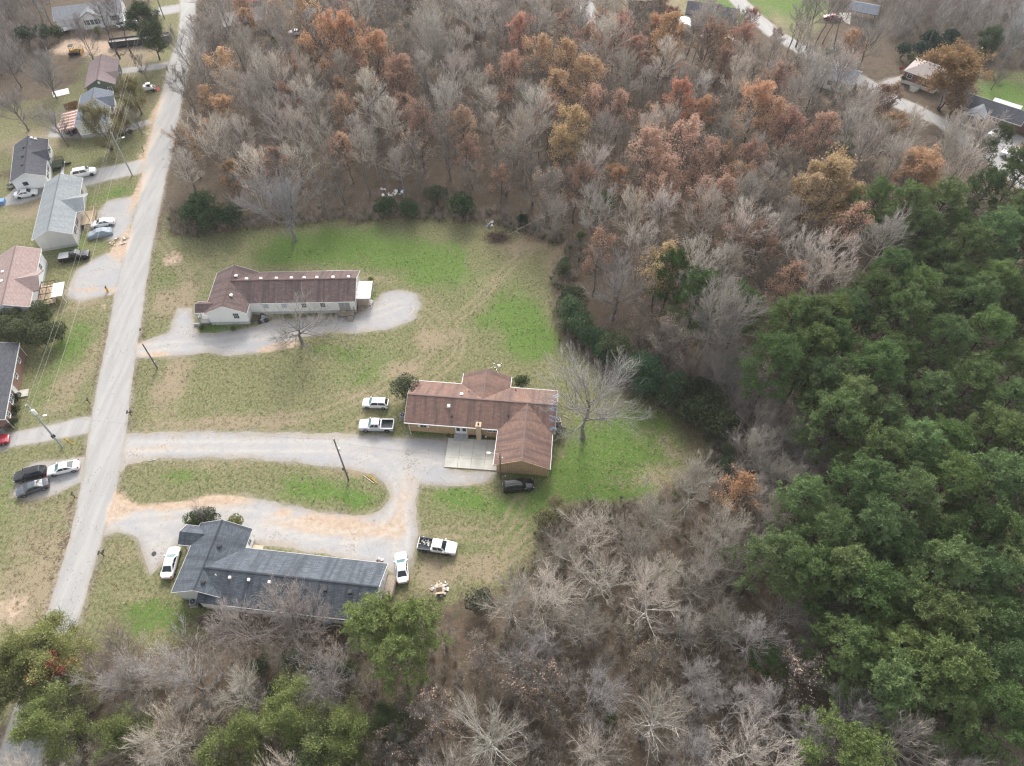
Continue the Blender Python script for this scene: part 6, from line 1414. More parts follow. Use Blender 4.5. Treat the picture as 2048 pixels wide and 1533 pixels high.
SMARKS = [((-48.74, 25.77), 'right of the south-west road bend'), ((-37.29, 24.54), 'below the west end of the slate-blue roof'), ((-24.95, 24.54), 'above the bright green leafy tree'), ((-8.06, 24.54), 'right of the three south pines'), ((-1.65, 33.62), 'below the burn pile'), ((12.74, 41.57), 'below the black people carrier'), ((24.37, 47.06), 'left of the round pine'), ((8.02, 21.54), 'at the bottom middle of the picture'), ((25.15, 28.95), 'around the slender silver trees'), ((36.24, 19.80), 'left of the bottom pines')]
def snear(q): return min(SMARKS, key=lambda m: (m[0][0]-q[0])**2+(m[0][1]-q[1])**2)[1]
spots = [q for q in scatter(ZN, 4.7, 9000, g2) if clear_of_houses(q) and sdf(ROAD, np.array([q]))[0] > 4.5]
def tone(base, g, amp=.18): return tuple(np.array(base)*g.uniform(1-amp, 1+amp)*np.array([g.uniform(.97, 1.06), 1, g.uniform(.94, 1.04)]))
nb = 0
for q in spots:
    near_lawn = usdf([LAWN_CENTRE], np.array([q]))[0] < 7
    if q[0] > 40 and sdf(FAR_ROAD, np.array([q]))[0] < 17 and g2.uniform() < .85:
        if g2.uniform() < .7: FAN.place(*q, g2.uniform(.3, .5), g2.uniform(0, 6.28), 'low bare tree by the far road', 'tree', 'low bare trees by the far road', tint=tone((0.32,0.285,0.26), g2, .25), g=g2)
        continue
    u = g2.uniform()
    east = q[0] > 35
    if u < (0.24 if east else 0.14):
        RUSSET.place(*q, g2.uniform(.65, 1.0), g2.uniform(0, 6.28), 'russet-leafed tree in the wood '+near(q), 'tree', 'russet trees '+near(q),
                     tint=tone((0.37,0.24,0.175) if g2.uniform() < .7 else (0.42,0.27,0.16), g2, .2), g=g2)
    elif nb < 171:
        nb += 1
        kind = FAN if (near_lawn and g2.uniform() < .6) else WOOD
        lb = ('small bare grey tree ' if kind is FAN else 'tall bare grey tree ')+near(q)
        kind.place(*q, g2.uniform(.72, 1.12) if kind is WOOD else g2.uniform(.7, 1.05), g2.uniform(0, 6.28), lb, 'tree', lb.replace('tree', 'trees'), tint=tone((0.42,0.378,0.33), g2, .28), bark=tone((0.29,0.265,0.235), g2, .35), g=g2)
    else:
        SPARSE.place(*q, g2.uniform(.7, 1.1), g2.uniform(0, 6.28), 'thin tree keeping a few brown leaves '+near(q), 'tree', 'thin brown-leafed trees '+near(q), tint=tone((0.38,0.285,0.20), g2, .25), g=g2)
SAP = Kind('bare_sapling', [bare_meshes(280+i, H=6., spread=2.5, bole=0.1, limbs=16, elev=56, n2=6, n3=5, n4=3, leaders=4, up=0.12, r0=0.05, minr=0.010, l2=0.62) for i in range(3)], (0.20,0.18,0.16), (0.30,0.265,0.235))
for q in scatter(ZB, 5.0, 3500, g2):
    (FAN if g2.uniform() < .7 else WOOD).place(*q, g2.uniform(.7, 1.1), g2.uniform(0, 6.28), 'bare grey tree in the south wood '+snear(q), 'tree', 'bare trees '+snear(q), tint=tone((0.35,0.315,0.268), g2, .34), bark=tone((0.39,0.37,0.335), g2, .35), g=g2)
sq = [q for q in scatter(ZB, 3.0, 6000, g2, keep_r=.3)][:240]
for q in sq:
    SAP.place(*q, g2.uniform(.55, 1.1), g2.uniform(0, 6.28), 'low many-stemmed bare sapling '+snear(q), 'sapling', 'low saplings '+snear(q), tint=tone((0.31,0.275,0.228), g2, .35), g=g2)
for q in scatter(ZR, 5.2, 3000, g2, keep_r=.55)[:0]:
    FAN.place(*q, g2.uniform(.6, .9), g2.uniform(0, 6.28), 'bare grey tree between the pines of the eastern stand', 'tree', 'bare trees between the eastern pines', tint=tone((0.23,0.205,0.19), g2), g=g2)
for p in ((35.82, 73.18), (38.93, 75.90), (40.33, 70.00), (36.55, 67.95), (38.46, 64.94), (40.68, 62.99), (36.68, 60.13), (38.67, 57.36), (40.77, 55.11), (43.11, 60.13), (42.42, 67.95), (44.76, 65.43), (46.52, 62.50), (45.92, 56.91), (43.09, 53.36), (48.93, 57.81), (36.53, 51.63), (36.79, 47.47), (34.04, 43.10), (36.41, 34.31), (40.39, 35.01), (42.99, 34.31), (37.67, 30.92), (38.20, 72.11), (37.29, 76.45), (41.44, 75.35), (41.72, 61.07), (43.66, 57.36)):
    FAN.place(p[0]+g2.uniform(-.5,.5), p[1]+g2.uniform(-.5,.5), g2.uniform(.6, .95), g2.uniform(0, 6.28), 'bare grey tree in the strip along the west foot of the pines', 'tree', 'bare trees along the west foot of the pines', tint=tone((0.36,0.325,0.285), g2, .3), bark=tone((0.33,0.31,0.28), g2, .3), g=g2)
LOW = [skeleton(700+i, H=15., spread=4.4, bole=0.35, limbs=13, n2=6, n3=4, n4=2, up=0.16, l2=0.6) for i in range(4)]
def far_wood(name, pts, label, tint, seed):
    g = np.random.default_rng(seed); parts = []
    base = []
    for (gg, t0, t1, t2, t3, t4) in LOW:
        base.append(join([tubes(*t0, 5), cones(t1[0][:, 0], t1[0][:, 3], t1[1][:, 0], g), cones(t1[0][:, 3], t1[0][:, 5], t1[1][:, 3], g), cones(t2[0][:, 0], t2[0][:, 3], .035, g), cones(t3[0][:, 0], t3[0][:, 2], .026, g), cones(t4[0][:, 0], t4[0][:, 1], .022, g)]))
    V_, F3, F4, o = [], [], [], 0
    for x, y in pts:
        V, F = base[int(g.integers(0, 4))]; a = g.uniform(0, 6.28); s_ = g.uniform(.7, 1.05)
        W = np.column_stack([V[:, 0]*math.cos(a)-V[:, 1]*math.sin(a), V[:, 0]*math.sin(a)+V[:, 1]*math.cos(a), V[:, 2]])*s_+np.array([x, y, 0]); V_.append(W); F3.append(F[0]+o); F4.append(F[1]+o); o += len(V)
    ob = link(name, mesh_np(name, np.concatenate(V_), [np.concatenate(F3), np.concatenate(F4)], M['twig'])); ob.color = (*tint, 1)
    tag(ob, label, 'wood', kind='stuff')
far_wood('far_wood', scatter(ZT, 4.4, 3000, g2), 'far bare wood reading as one mass in the top right corner', (.30,.275,.25), 1)
far_wood('far_wood', scatter(ZW, 4.6, 2000, g2), 'dark bare wood reading as one mass in the top left corner', (.21,.19,.175), 2)
for q in scatter(ZT, 4.4, 3000, g2)[:0]:
    WOOD.place(*q, g2.uniform(.75, 1.05), g2.uniform(0, 6.28), 'bare grey tree in the wood at the top right corner', 'tree', 'bare trees in the top right wood', tint=tone((0.22,0.20,0.185), g2), g=g2)
for q in scatter(ZW, 4.6, 2000, g2)[:0]:
    WOOD.place(*q, g2.uniform(.75, 1.05), g2.uniform(0, 6.28), 'dark bare tree in the wood at the top left corner', 'tree', 'bare trees in the top left wood', tint=tone((0.17,0.15,0.14), g2), g=g2)

# -- undergrowth: saplings and brush nobody could count
def brush(name, pts, label, seed, h=(1.2, 4.2), n=44, tint=(0.27,0.235,0.21), r=0.016):
    g = np.random.default_rng(seed); N_ = len(pts); pts = np.array(pts)
    H_ = g.uniform(*h, N_)
    base = np.repeat(np.column_stack([pts, np.zeros(N_)]), n, 0); hh = np.repeat(H_, n)
    az = g.uniform(0, 6.28, N_*n); sp = g.uniform(0.1, 0.55, N_*n)*hh; t0 = g.uniform(0, .55, N_*n)
    A = base+np.stack([np.cos(az)*sp*t0*.6, np.sin(az)*sp*t0*.6, hh*t0], 1)
    B_ = base+np.stack([np.cos(az)*sp, np.sin(az)*sp, hh*(t0+(1-t0)*g.uniform(.5, 1, N_*n))], 1)+g.normal(0, .12, (N_*n, 3))
    V, F = cones(A, B_, r, g)
    o = link(name, mesh_np(name, V, [F], M['twig'])); o.color = (*tint, 1)
    return tag(o, label, 'undergrowth', kind='stuff')
g3 = np.random.default_rng(8)
def rand_in(zone, n, edge=0.5):
    A = np.array(zone); lo, hi = A.min(0), A.max(0); Q = g3.uniform(lo, hi, (n, 2)); Q = Q[sdf(zone, Q) < 0]
    return Q[(hard_sdf(Q) > 1.2) & (usdf(LAWNS, Q) > edge)]
brush('undergrowth', rand_in(ZN, 1700), 'grey-brown saplings and brush under the north wood', 1, n=30)
brush('undergrowth', rand_in(ZB, 2600), 'brown brush and saplings under the south wood', 2, (0.6, 2.2), n=70, tint=(0.29,0.255,0.215), r=0.0135)
Q_ = g3.uniform((-75, 40), (50, 125), (26000, 2)); e_ = sdf(LAWN_CENTRE, Q_); hs = hard_sdf(Q_)
edge_pts = Q_[(e_ > -0.3) & (e_ < 4.5) & (hs > 2.0)][:1500]
brush('undergrowth', edge_pts, 'tangled brown brush along the edge of the lawn', 6, (0.7, 2.4), n=34, tint=(0.29,0.245,0.20), r=0.013)
brush('undergrowth', edge_pts[::4]+g3.normal(0, .6, edge_pts[::4].shape), 'green briars in the brush along the edge of the lawn', 7, (0.5, 1.7), n=60, tint=(0.10,0.125,0.05), r=0.022)
sp_ = np.repeat(np.array([(35.82, 73.18), (38.93, 75.90), (40.33, 70.00), (36.55, 67.95), (38.46, 64.94), (40.68, 62.99), (36.68, 60.13), (38.67, 57.36), (40.77, 55.11), (37.02, 79.84), (33.09, 77.57), (36.05, 84.54), (38.78, 84.54), (40.59, 79.84), (36.53, 51.63), (36.79, 47.47), (34.04, 43.10), (32.41, 84.54), (29.90, 79.84), (27.66, 76.45), (26.64, 82.16), (24.22, 84.54), (21.74, 86.97)]), 26, 0)
brush('undergrowth', sp_+g3.normal(0, 2.4, sp_.shape), 'grey-brown brush between the lawn evergreens and the pines', 9, (1.2, 4.0), n=40, tint=(0.31,0.27,0.225), r=0.015)
brush('undergrowth', rand_in(ZR, 700), 'brush between the pines', 3, (0.8, 2.6))
brush('undergrowth', np.concatenate([rand_in(ZT, 1500), rand_in(ZW, 900)]), 'brush under the two far woods', 4)

# ---------------------------------------------------------------- vehicles (x forward from the rear bumper, y left)
SPEC = {
 # length, width, height, belt, hood z(front, cowl), windscreen base/top, rear glass top/base, deck z
 'sedan': dict(L=4.75, W=1.82, H=1.44, belt=0.96, hood=(0.68,0.98), ws=(3.50,2.78), rg=(1.55,0.72), deck=1.02),
 'suv':   dict(L=4.65, W=1.86, H=1.68, belt=1.08, hood=(0.86,1.10), ws=(3.48,2.85), rg=(0.52,0.14), deck=1.05),
 'wagon': dict(L=4.95, W=1.92, H=1.80, belt=1.14, hood=(0.95,1.16), ws=(3.62,3.05), rg=(0.36,0.10), deck=1.10),
 'pickup':dict(L=5.75, W=2.00, H=1.88, belt=1.22, hood=(1.02,1.20), ws=(4.20,3.62), rg=(2.32,2.20), deck=1.22),
}
_car = {}
def car_meshes(kind, canopy=None, bedcover=False):
    key = (kind, bedcover)
    if key in _car: return _car[key]
    s = SPEC[kind]; L, W, H = s['L'], s['W'], s['H']; hw = W/2; out = {}
    xs = [0, .06, .25, .6, 1.0, s['rg'][1], 2.0, 2.6, s['ws'][0], L-.85, L-.45, L-.15, L-.03, L]
    xs = sorted(set(round(x, 3) for x in xs))
    if kind == 'pickup': xs = [x for x in xs if x >= 2.05] ; xs = [2.12]+[x for x in xs if x > 2.15]
    def wf(x):
        e = min(x, L-x) if kind != 'pickup' else L-x
        return hw*(0.80+0.20*min(1, e/0.55)**0.5)
    def top(x):
        if x >= s['ws'][0]:
            u = (x-s['ws'][0])/(L-s['ws'][0]); return s['hood'][1]*(1-u**2)+s['hood'][0]*u**2
        if x <= s['rg'][1] and kind == 'sedan':
            return s['deck']-0.10*(1-x/s['rg'][1])**2
        return s['belt']+0.04
    rows = []
    for x in xs:
        w = wf(x); tz = top(x); ez = 0.20 if (x < .1 or x > L-.1) else 0.0
        rows.append([(x, w*.90, .24+ez*.5), (x, w*.985, .42+ez*.2), (x, w, .62), (x, w*.985, max(.66, tz-.20)), (x, w*.93, tz-.05), (x, w*.78, tz), (x, 0, tz+.025)])
    b = MB()
    for sgn in (1, -1):
        for r, q in zip(rows[:-1], rows[1:]):
            for i in range(6):
                f = [(p[0], p[1]*sgn, p[2]) for p in (r[i], q[i], q[i+1], r[i+1])]
                b.face(f if sgn < 0 else f[::-1])
        for r, fl in ((rows[0], sgn > 0), (rows[-1], sgn < 0)):
            f = [(p[0], p[1]*sgn, p[2]) for p in r]+[(r[0][0], 0, r[0][2])]
            b.face(f[::-1] if fl else f)
    b.box(xs[0]+.2, L-.25, -hw*.86, hw*.86, .20, .30)
    if kind == 'pickup':                             # load bed: two sides, tailgate, floor, front wall
        for sgn in (1, -1):
            y0, y1 = sorted((sgn*hw, sgn*(hw-.13))); b.box(.04, 2.10, y0, y1, .42, 1.20)
        b.box(.0, .09, -hw+.02, hw-.02, .46, 1.19); b.box(2.04, 2.115, -hw+.13, hw-.13, .5, 1.21); b.box(.02, 2.1, -hw+.12, hw-.12, .5, .62)
        l = MB(); l.box(.10, 2.03, -hw+.14, hw-.14, .63, .66)
        for sgn in (1, -1): y0, y1 = sorted((sgn*(hw-.135), sgn*(hw-.16))); l.box(.10, 2.03, y0, y1, .66, 1.14)
        for i in range(8): l.box(.12, 2.0, -hw+.25+i*.2, -hw+.31+i*.2, .66, .68)
        out['bed_liner'] = l.mesh('bed_liner', M['bed'])
        if bedcover: c = MB(); c.box(.06, 2.06, -hw+.05, hw-.05, 1.20, 1.25); out['bed_cover'] = c.mesh('bed_cover', M['vent_grey'])
    # cabin
    wb, wt = hw*.88, hw*.70; zb = s['belt']+.03; (w0, w1), (r1, r0) = s['ws'], s['rg']
    def ring(u):                                     # u 0 belt, 1 roof edge
        a = w0+(w1-w0)*u; c = r0+(r1-r0)*u; y = wb+(wt-wb)*u; z = zb+(H-.05-zb)*u
        return a, c, y, z
    A = ring(0); B_ = ring(1)
    lo = [(A[0], A[2]*.90, A[3]), (A[0]-.25, A[2], A[3]), (A[1]+.2, A[2], A[3]), (A[1], A[2]*.90, A[3])]
    hi = [(B_[0], B_[2]*.88, B_[3]), (B_[0]-.12, B_[2], B_[3]), (B_[1]+.12, B_[2], B_[3]), (B_[1], B_[2]*.88, B_[3])]
    mir = lambda p: (p[0], -p[1], p[2])
    for sgn in (1, -1):
        g = (lambda p: p) if sgn > 0 else mir
        for i in range(3):
            f = [g(lo[i]), g(lo[i+1]), g(hi[i+1]), g(hi[i])]; b.face(f if sgn > 0 else f[::-1])
    b.face([lo[0], hi[0], mir(hi[0]), mir(lo[0])]); b.face([lo[3], mir(lo[3]), mir(hi[3]), hi[3]])
    crown = [(p[0]+(-.18 if i == 0 else .18 if i == 3 else 0), p[1]*.86, H) for i, p in enumerate(hi)]
    for sgn in (1, -1):
        g = (lambda p: p) if sgn > 0 else mir
        for i in range(3):
            f = [g(hi[i]), g(hi[i+1]), g(crown[i+1]), g(crown[i])]; b.face(f if sgn > 0 else f[::-1])
        f = [g(c) for c in crown]+[(crown[3][0], 0, H+.02), (crown[0][0], 0, H+.02)]; b.face(f if sgn > 0 else f[::-1])
    b.face([hi[0], crown[0], mir(crown[0]), mir(hi[0])]); b.face([hi[3], mir(hi[3]), mir(crown[3]), crown[3]])
    b.face([crown[0], (crown[0][0], 0, H+.02), mir(crown[0])]); b.face([crown[3], mir(crown[3]), (crown[3][0], 0, H+.02)])
    out['body'] = b
    def panel(a, b_, c, d, ins=.06, off=.012):
        a, b_, c, d = (Vector(p) for p in (a, b_, c, d)); n = (b_-a).cross(d-a).normalized(); m = (a+b_+c+d)/4
        pts = []
        for p in (a, b_, c, d): e = (m-p); pts.append(p+e.normalized()*ins+n*off)
        q = MB(); q.face(pts)
        bk = [p-n*(off*.9) for p in pts]
        for i in range(4): q.face([pts[i], bk[i], bk[(i+1)%4], pts[(i+1)%4]])
        return q
    out['windscreen'] = panel(lo[0], hi[0], mir(hi[0]), mir(lo[0]), .05)
    out['rear_window'] = panel(lo[3], mir(lo[3]), mir(hi[3]), hi[3], .06)
    sw = []
    n = 2 if kind != 'pickup' else 2
    for sgn in (1, -1):
        g = (lambda p: p) if sgn > 0 else mir
        for k in range(n):
            u0, u1 = k/n, (k+1)/n; L_ = lambda p, q, u: tuple(p[i]+(q[i]-p[i])*u for i in range(3))
            f = [g(L_(lo[1], lo[2], u0)), g(L_(lo[1], lo[2], u1)), g(L_(hi[1], hi[2], u1)), g(L_(hi[1], hi[2], u0))]
            sw.append(panel(*(f if sgn > 0 else f[::-1]), ins=.05))
    out['side_window'] = sw
    fx = L-.02
    hl = MB(); hl.box(-.16, .10, -.20, .20, -.07, .07); out['headlight'] = [(hl, (L-.18, sg*hw*.66, s['hood'][0]-.06)) for sg in (1, -1)]
    tl = MB(); tl.box(-.05, .10, -.10, .10, -.12, .12); out['taillight'] = [(tl, (.06, sg*hw*(.80 if kind != 'pickup' else .93), .86)) for sg in (1, -1)]
    mr = MB(); mr.box(-.07, .07, -.10, .10, -.07, .08); out['mirror'] = [(mr, (w0-.22, sg*(hw+.06), zb+.06)) for sg in (1, -1)]
    r = .33 if kind in ('sedan',) else .36 if kind != 'pickup' else .40
    ty = MB(); k = 20
    prof = [(.11, r*.62), (.12, r*.93), (.09, r), (-.09, r), (-.12, r*.93), (-.11, r*.62)]
    for i in range(k):
        a0, a1 = 2*math.pi*i/k, 2*math.pi*(i+1)/k
        for (y0, q0), (y1, q1) in zip(prof[:-1], prof[1:]):
            ty.face([(q0*math.cos(a0), y0, q0*math.sin(a0)), (q1*math.cos(a0), y1, q1*math.sin(a0)), (q1*math.cos(a1), y1, q1*math.sin(a1)), (q0*math.cos(a1), y0, q0*math.sin(a1))])
    rm = MB(); rr = r*.66
    for y in (.105, -.105):
        for i in range(10):
            a0 = 2*math.pi*i/10; a1 = a0+.38
            f = [(0.05*math.cos(a0), y, .05*math.sin(a0)), (rr*math.cos(a0), y, rr*math.sin(a0)), (rr*math.cos(a1), y, rr*math.sin(a1)), (.05*math.cos(a1), y, .05*math.sin(a1))]
            rm.face(f if y < 0 else f[::-1])
        f = [(rr*math.cos(2*math.pi*i/16), y*.7, rr*math.sin(2*math.pi*i/16)) for i in range(16)]; rm.face(f if y < 0 else f[::-1])
    out['wheel'] = (ty, rm, r)
    arch = MB()  # flat dark half-discs stand in for the shade inside the wheel wells
    wx = (L*.19, L*.80)
    for x in wx:
        for sg in (1, -1):
            y = sg*(hw*(1.0 if kind == 'pickup' and x < 2 else .985)+.008); pts = [(x+(r+.08)*math.cos(t), y, r+(r+.08)*math.sin(t)) for t in [math.pi*i/12 for i in range(13)]]
            arch.face(pts if sg < 0 else pts[::-1])
    out['wheel_well_shade'] = arch; out['wx'] = wx; out['hw'] = hw
    _car[key] = out
    return out
_cm = {}
def car(kind, front, rear, paint, label, cat, group=None, rim='rim', glass='car_glass', screen=None, bedcover=False, sc=1.0, lower=None):
    m = car_meshes(kind, bedcover=bedcover); s = SPEC[kind]
    f, r = Vector(front), Vector(rear); an = math.atan2((f-r).y, (f-r).x); c = (f+r)/2
    d = Vector((math.cos(an), math.sin(an)))
    o = empty({'pickup': 'pickup_truck', 'suv': 'parked_suv', 'wagon': 'parked_suv', 'sedan': 'parked_car'}[kind], (*(c-d*s['L']/2*sc), 0.0), an, label, cat, group)
    o.scale = (sc, sc, sc)
    def mk(name, mb, mat, smooth=None, tagk=None):
        k = (kind, bedcover, name, mat, tagk)
        if k not in _cm: _cm[k] = mb.mesh(name, M[mat], smooth)
        return _cm[k]
    link('body', mk('body', m['body'], paint, 32), o)
    link('windscreen', mk('windscreen', m['windscreen'], screen or glass), o); link('rear_window', mk('rear_window', m['rear_window'], glass), o)
    for i, q in enumerate(m['side_window']): link('side_window', mk('side_window', q, glass, None, i), o)
    for nm, mat in (('headlight', 'headlight'), ('taillight', 'taillight'), ('mirror', paint)):
        for q, loc in m[nm]: link(nm, mk(nm, q, mat), o, loc)
    link('wheel_well_shade', mk('wheel_well_shade', m['wheel_well_shade'], 'tyre'), o)
    ty, rm, rr = m['wheel']
    for x in m['wx']:
        for sg in (1, -1):
            w = link('wheel', mk('wheel', ty, 'tyre', 50), o, (x, sg*(m['hw']-.105), rr)); link('rim', mk('rim', rm, rim), w)
    for nm in ('bed_liner', 'bed_cover'):
        if nm in m: link(nm, m[nm], o)
    return o

car('suv', (-25.59, 72.09), (-20.88, 71.88), 'paint_white', 'white crossover parked on the grass above the silver pickup', 'car', screen='car_glass_teal', sc=.95)
car('pickup', (-25.57, 67.43), (-19.48, 67.33), 'paint_silver', 'silver pickup truck parked on the drive by the tan house', 'pickup truck', screen='car_glass_teal')
v = car('wagon', (3.37, 56.20), (-1.41, 55.57), 'paint_black', 'black people carrier parked on the grass below the tan house', 'car')
rk = MB()
for y in (-.55, -.2, .15, .5): rk.box(.7, 2.8, y, y+.04, 1.82, 1.85)
rk.build('roof_rack', M['vent_dark'], v)
v = car('pickup', (-8.32, 45.26), (-13.69, 46.05), 'paint_white', 'white pickup truck with rubbish in its dark bed', 'pickup truck')
lw = MB()
for sg in (1, -1): y0, y1 = sorted((sg*1.005, sg*.99)); lw.box(.05, 5.1, y0, y1, .34, .78); 
for sg in (1, -1): y0, y1 = sorted((sg*1.006, sg*.86)); lw.box(.03, 2.08, y0, y1, .78, 1.215)
lw.build('lower_panel', M['paint_grey'], v)
rub = empty('rubbish', (-12.82, 46.49), -.13, 'pale rubbish with a white hoop in the bed of the white pickup', 'rubbish')
g = random.Random(4)
for i in range(26):
    q = MB(); a = g.uniform(.05, .16); q.box(-a, a, -a*.7, a*.7, 0, a*.6); q.build('scrap', M[g.choice(['ash','white_trim','metal','cardboard','white_trim'])], rub, None, (g.uniform(-.85,.8), g.uniform(-.62,.62), .69+g.uniform(0,.12)), (g.uniform(-.4,.4), g.uniform(-.4,.4), g.uniform(0,3)))
hp = MB(); hp.tube([(.05+.42*math.cos(t*.349), .42*math.sin(t*.349), .95) for t in range(19)], .045, 6, cap=False)
for t_ in range(3): hp.bar((.05,0,.95), (.05+.4*math.cos(t_*2.1), .4*math.sin(t_*2.1), .95), .05, .05)
hp.build('hoop', M['white_trim'], rub)
car('sedan', (-16.35, 44.55), (-15.58, 40.27), 'paint_white', 'white saloon parked at the end of the slate-blue roofed house', 'car', screen='car_glass_teal')
car('sedan', (-49.70, 45.49), (-49.57, 40.87), 'paint_white', 'white saloon parked beside the west wing of the slate-blue roofed house', 'car', screen='car_glass_teal', sc=1.02)
car('suv', (-78.20, 57.37), (-74.38, 58.65), 'paint_black', 'black four-wheel drive beside the grey saloon on the gravel pad', 'car')
car('sedan', (-76.73, 54.69), (-73.10, 56.47), 'paint_grey', 'dark grey saloon beside the black four-wheel drive', 'car')
car('sedan', (-73.55, 58.56), (-69.47, 59.76), 'paint_white', 'white saloon on the gravel pad nearest the road', 'car', screen='car_glass_teal')
car('sedan', (-83.01, 64.74), (-86.73, 63.37), 'paint_red', 'dark red car cut off by the west edge of the picture', 'car')
car('pickup', (-86.17, 109.62), (-91.18, 108.42), 'paint_black', 'black pickup truck with a covered bed on the grass', 'pickup truck', bedcover=True, rim='dark_rim')
car('sedan', (-88.72, 118.85), (-84.63, 120.16), 'paint_white', 'white saloon behind the covered car', 'car')
car('suv', (-95.06, 137.79), (-99.27, 136.28), 'paint_white', 'white four-wheel drive with dark wheels on the grey drive', 'car', rim='dark_rim', sc=1.1)
car('sedan', (-104.94, 130.26), (-109.41, 128.84), 'paint_white', 'white saloon with a dark sunroof below the black-roofed house', 'car', rim='dark_rim')
car('suv', (114.09, 151.30), (119.07, 154.26), 'paint_white', 'white car with dark front glass near the east edge', 'car')
car('pickup', (115.31, 144.37), (118.06, 141.62), 'paint_white', 'white pickup truck at the far east edge above the pines', 'pickup truck', sc=1.05)
car('pickup', (-109.05, 209.52), (-113.34, 206.78), 'paint_white', 'white pickup truck by the long white house', 'pickup truck')
car('sedan', (-63.54, 202.90), (-59.24, 203.49), 'paint_white', 'white car glimpsed behind two trunks at the top', 'car')
car('sedan', (91.92, 212.61), (95.25, 211.99), 'paint_red', 'red car in the top right yard', 'car')
car('sedan', (57.50, 201.73), (53.25, 199.98), 'paint_white', 'white car half hidden by grey trees near the top', 'car'); car('suv', (62.50, 198.26), (58.19, 197.69), 'paint_white', 'second white car half hidden near the top', 'car')
# the car under a sheet
m = car_meshes('sedan'); v = empty('covered_car', (0,0,0), 0, 'car under a grey cloth cover beside the white saloon', 'car')
f, r = Vector((-88.18, 115.40)), Vector((-84.15, 117.00)); an = math.atan2((f-r).y, (f-r).x); c_ = (f+r)/2; v.location = (*(c_-Vector((math.cos(an), math.sin(an)))*2.4), 0); v.rotation_euler = (0,0,an)
cv = MB(); stn = [(-.05,.78,.55,.60),(.12,.86,.86,.80),(.75,.92,1.02,.78),(1.5,.94,1.42,.68),(2.7,.94,1.44,.68),(3.5,.93,1.05,.76),(4.3,.90,.92,.78),(4.72,.82,.74,.70),(4.82,.74,.5,.6)]
for (x0,w0,z0,t0),(x1,w1,z1,t1) in zip(stn[:-1], stn[1:]):
    for sg in (1,-1):
        a = [(x0,sg*w0,.12),(x1,sg*w1,.12),(x1,sg*w1,min(z1,.9)*.9),(x0,sg*w0,min(z0,.9)*.9)]; b_ = [(x0,sg*w0,min(z0,.9)*.9),(x1,sg*w1,min(z1,.9)*.9),(x1,sg*t1,z1),(x0,sg*t0,z0)]; d_ = [(x0,sg*t0,z0),(x1,sg*t1,z1),(x1,0,z1+.03),(x0,0,z0+.03)]
        for q in (a, b_, d_): cv.face(q if sg < 0 else q[::-1])
for (x,w,z,t_),fl in ((stn[0],0),(stn[-1],1)):
    q = [(x,-w,.12),(x,-w,min(z,.9)*.9),(x,-t_,z),(x,t_,z),(x,w,min(z,.9)*.9),(x,w,.12)]; cv.face(q if not fl else q[::-1])
cv.build('cover', M['car_cover'], v, 25)
for x in (.9, 3.8):
    for sg in (1,-1):
        w = MB(); w.tube([(0,-.1,0),(0,.1,0)], .31, 14); w.build('wheel', M['tyre'], v, 40, (x, sg*.76, .31))

# ---------------------------------------------------------------- machines in the north-west yard
d = empty('bulldozer', (-120.17, 192.16), 0.15, 'small yellow bulldozer on bare clay at the top left', 'bulldozer')
b = MB(); b.box(-1.3,1.0,-.55,.55,.55,1.25); b.box(.2,1.25,-.45,.45,1.25,1.55); b.build('body', M['digger'], d)
b = MB()
for xx in (-.95,-.05):
    for yy in (-.5,.5): b.box(xx-.05,xx+.05,yy-.05,yy+.05,1.25,2.3)
b.box(-1.1,.1,-.65,.65,2.3,2.4); b.build('cab', M['dark_metal'], d)
for yy in (-.85,.85):
    b = MB(); b.box(-1.4,1.3,yy-.22,yy+.22,.12,.72); b.box(-1.6,1.5,yy-.2,yy+.2,.25,.6); b.build('track', M['tyre'], d)
b = MB(); b.box(1.75,1.9,-1.4,1.4,.1,1.0); b.bar((1.2,-.8,.5),(1.8,-.8,.5),.12,.14); b.bar((1.2,.8,.5),(1.8,.8,.5),.12,.14); b.build('blade', M['digger'], d)
d = empty('skid_steer', (-93.62, 173.02), 0.35, 'white and red skid steer loader at the roadside', 'loader')
b = MB(); b.box(-1.2,.8,-.5,.5,.5,1.2); b.box(-1.35,-.6,-.6,.6,.6,1.5); b.build('body', M['white_metal'], d)
b = MB(); b.box(-.55,.55,-.48,.48,1.2,2.05); b.build('cab', M['white_metal'], d); b = MB(); b.box(.55,.57,-.4,.4,1.3,1.95); b.box(-.4,.4,-.495,-.48,1.3,1.9); b.box(-.4,.4,.48,.495,1.3,1.9); b.build('window', M['glass'], d)
for yy in (-.72,.72):
    b = MB(); b.box(-1.1,1.0,yy-.18,yy+.18,.1,.6); b.box(-1.25,1.15,yy-.16,yy+.16,.2,.5); b.build('track', M['tyre'], d)
    b = MB(); b.bar((-1.2,yy*.9,1.6),(1.0,yy*.9,1.0),.14,.18); b.bar((1.0,yy*.9,1.0),(1.5,yy*.9,.35),.14,.18); b.build('lift_arm', M['white_metal'], d)
b = MB(); b.box(1.45,1.6,-.9,.9,.05,.7); b.box(1.5,2.2,-.9,.9,.05,.12); b.build('bucket', M['red'], d)
d = empty('container', (-111.39, 194.66), 0.24, 'long open black steel container under the big evergreen', 'container')
Lc = 16.0
b = MB(); b.box(0,Lc,-.07,0,.35,1.9); b.box(0,Lc,2.3,2.37,.35,1.9); b.box(-.02,.06,0,2.3,.35,1.9); b.box(Lc-.06,Lc+.02,0,2.3,.35,1.9); b.box(0,Lc,-.04,2.34,.28,.36); b.build('box', M['dark_metal'], d)
for i in range(14): b = MB(); b.box(.5+i*1.15,.62+i*1.15,-.15,-.07,.3,1.9); b.build('rib', M['dark_metal'], d)
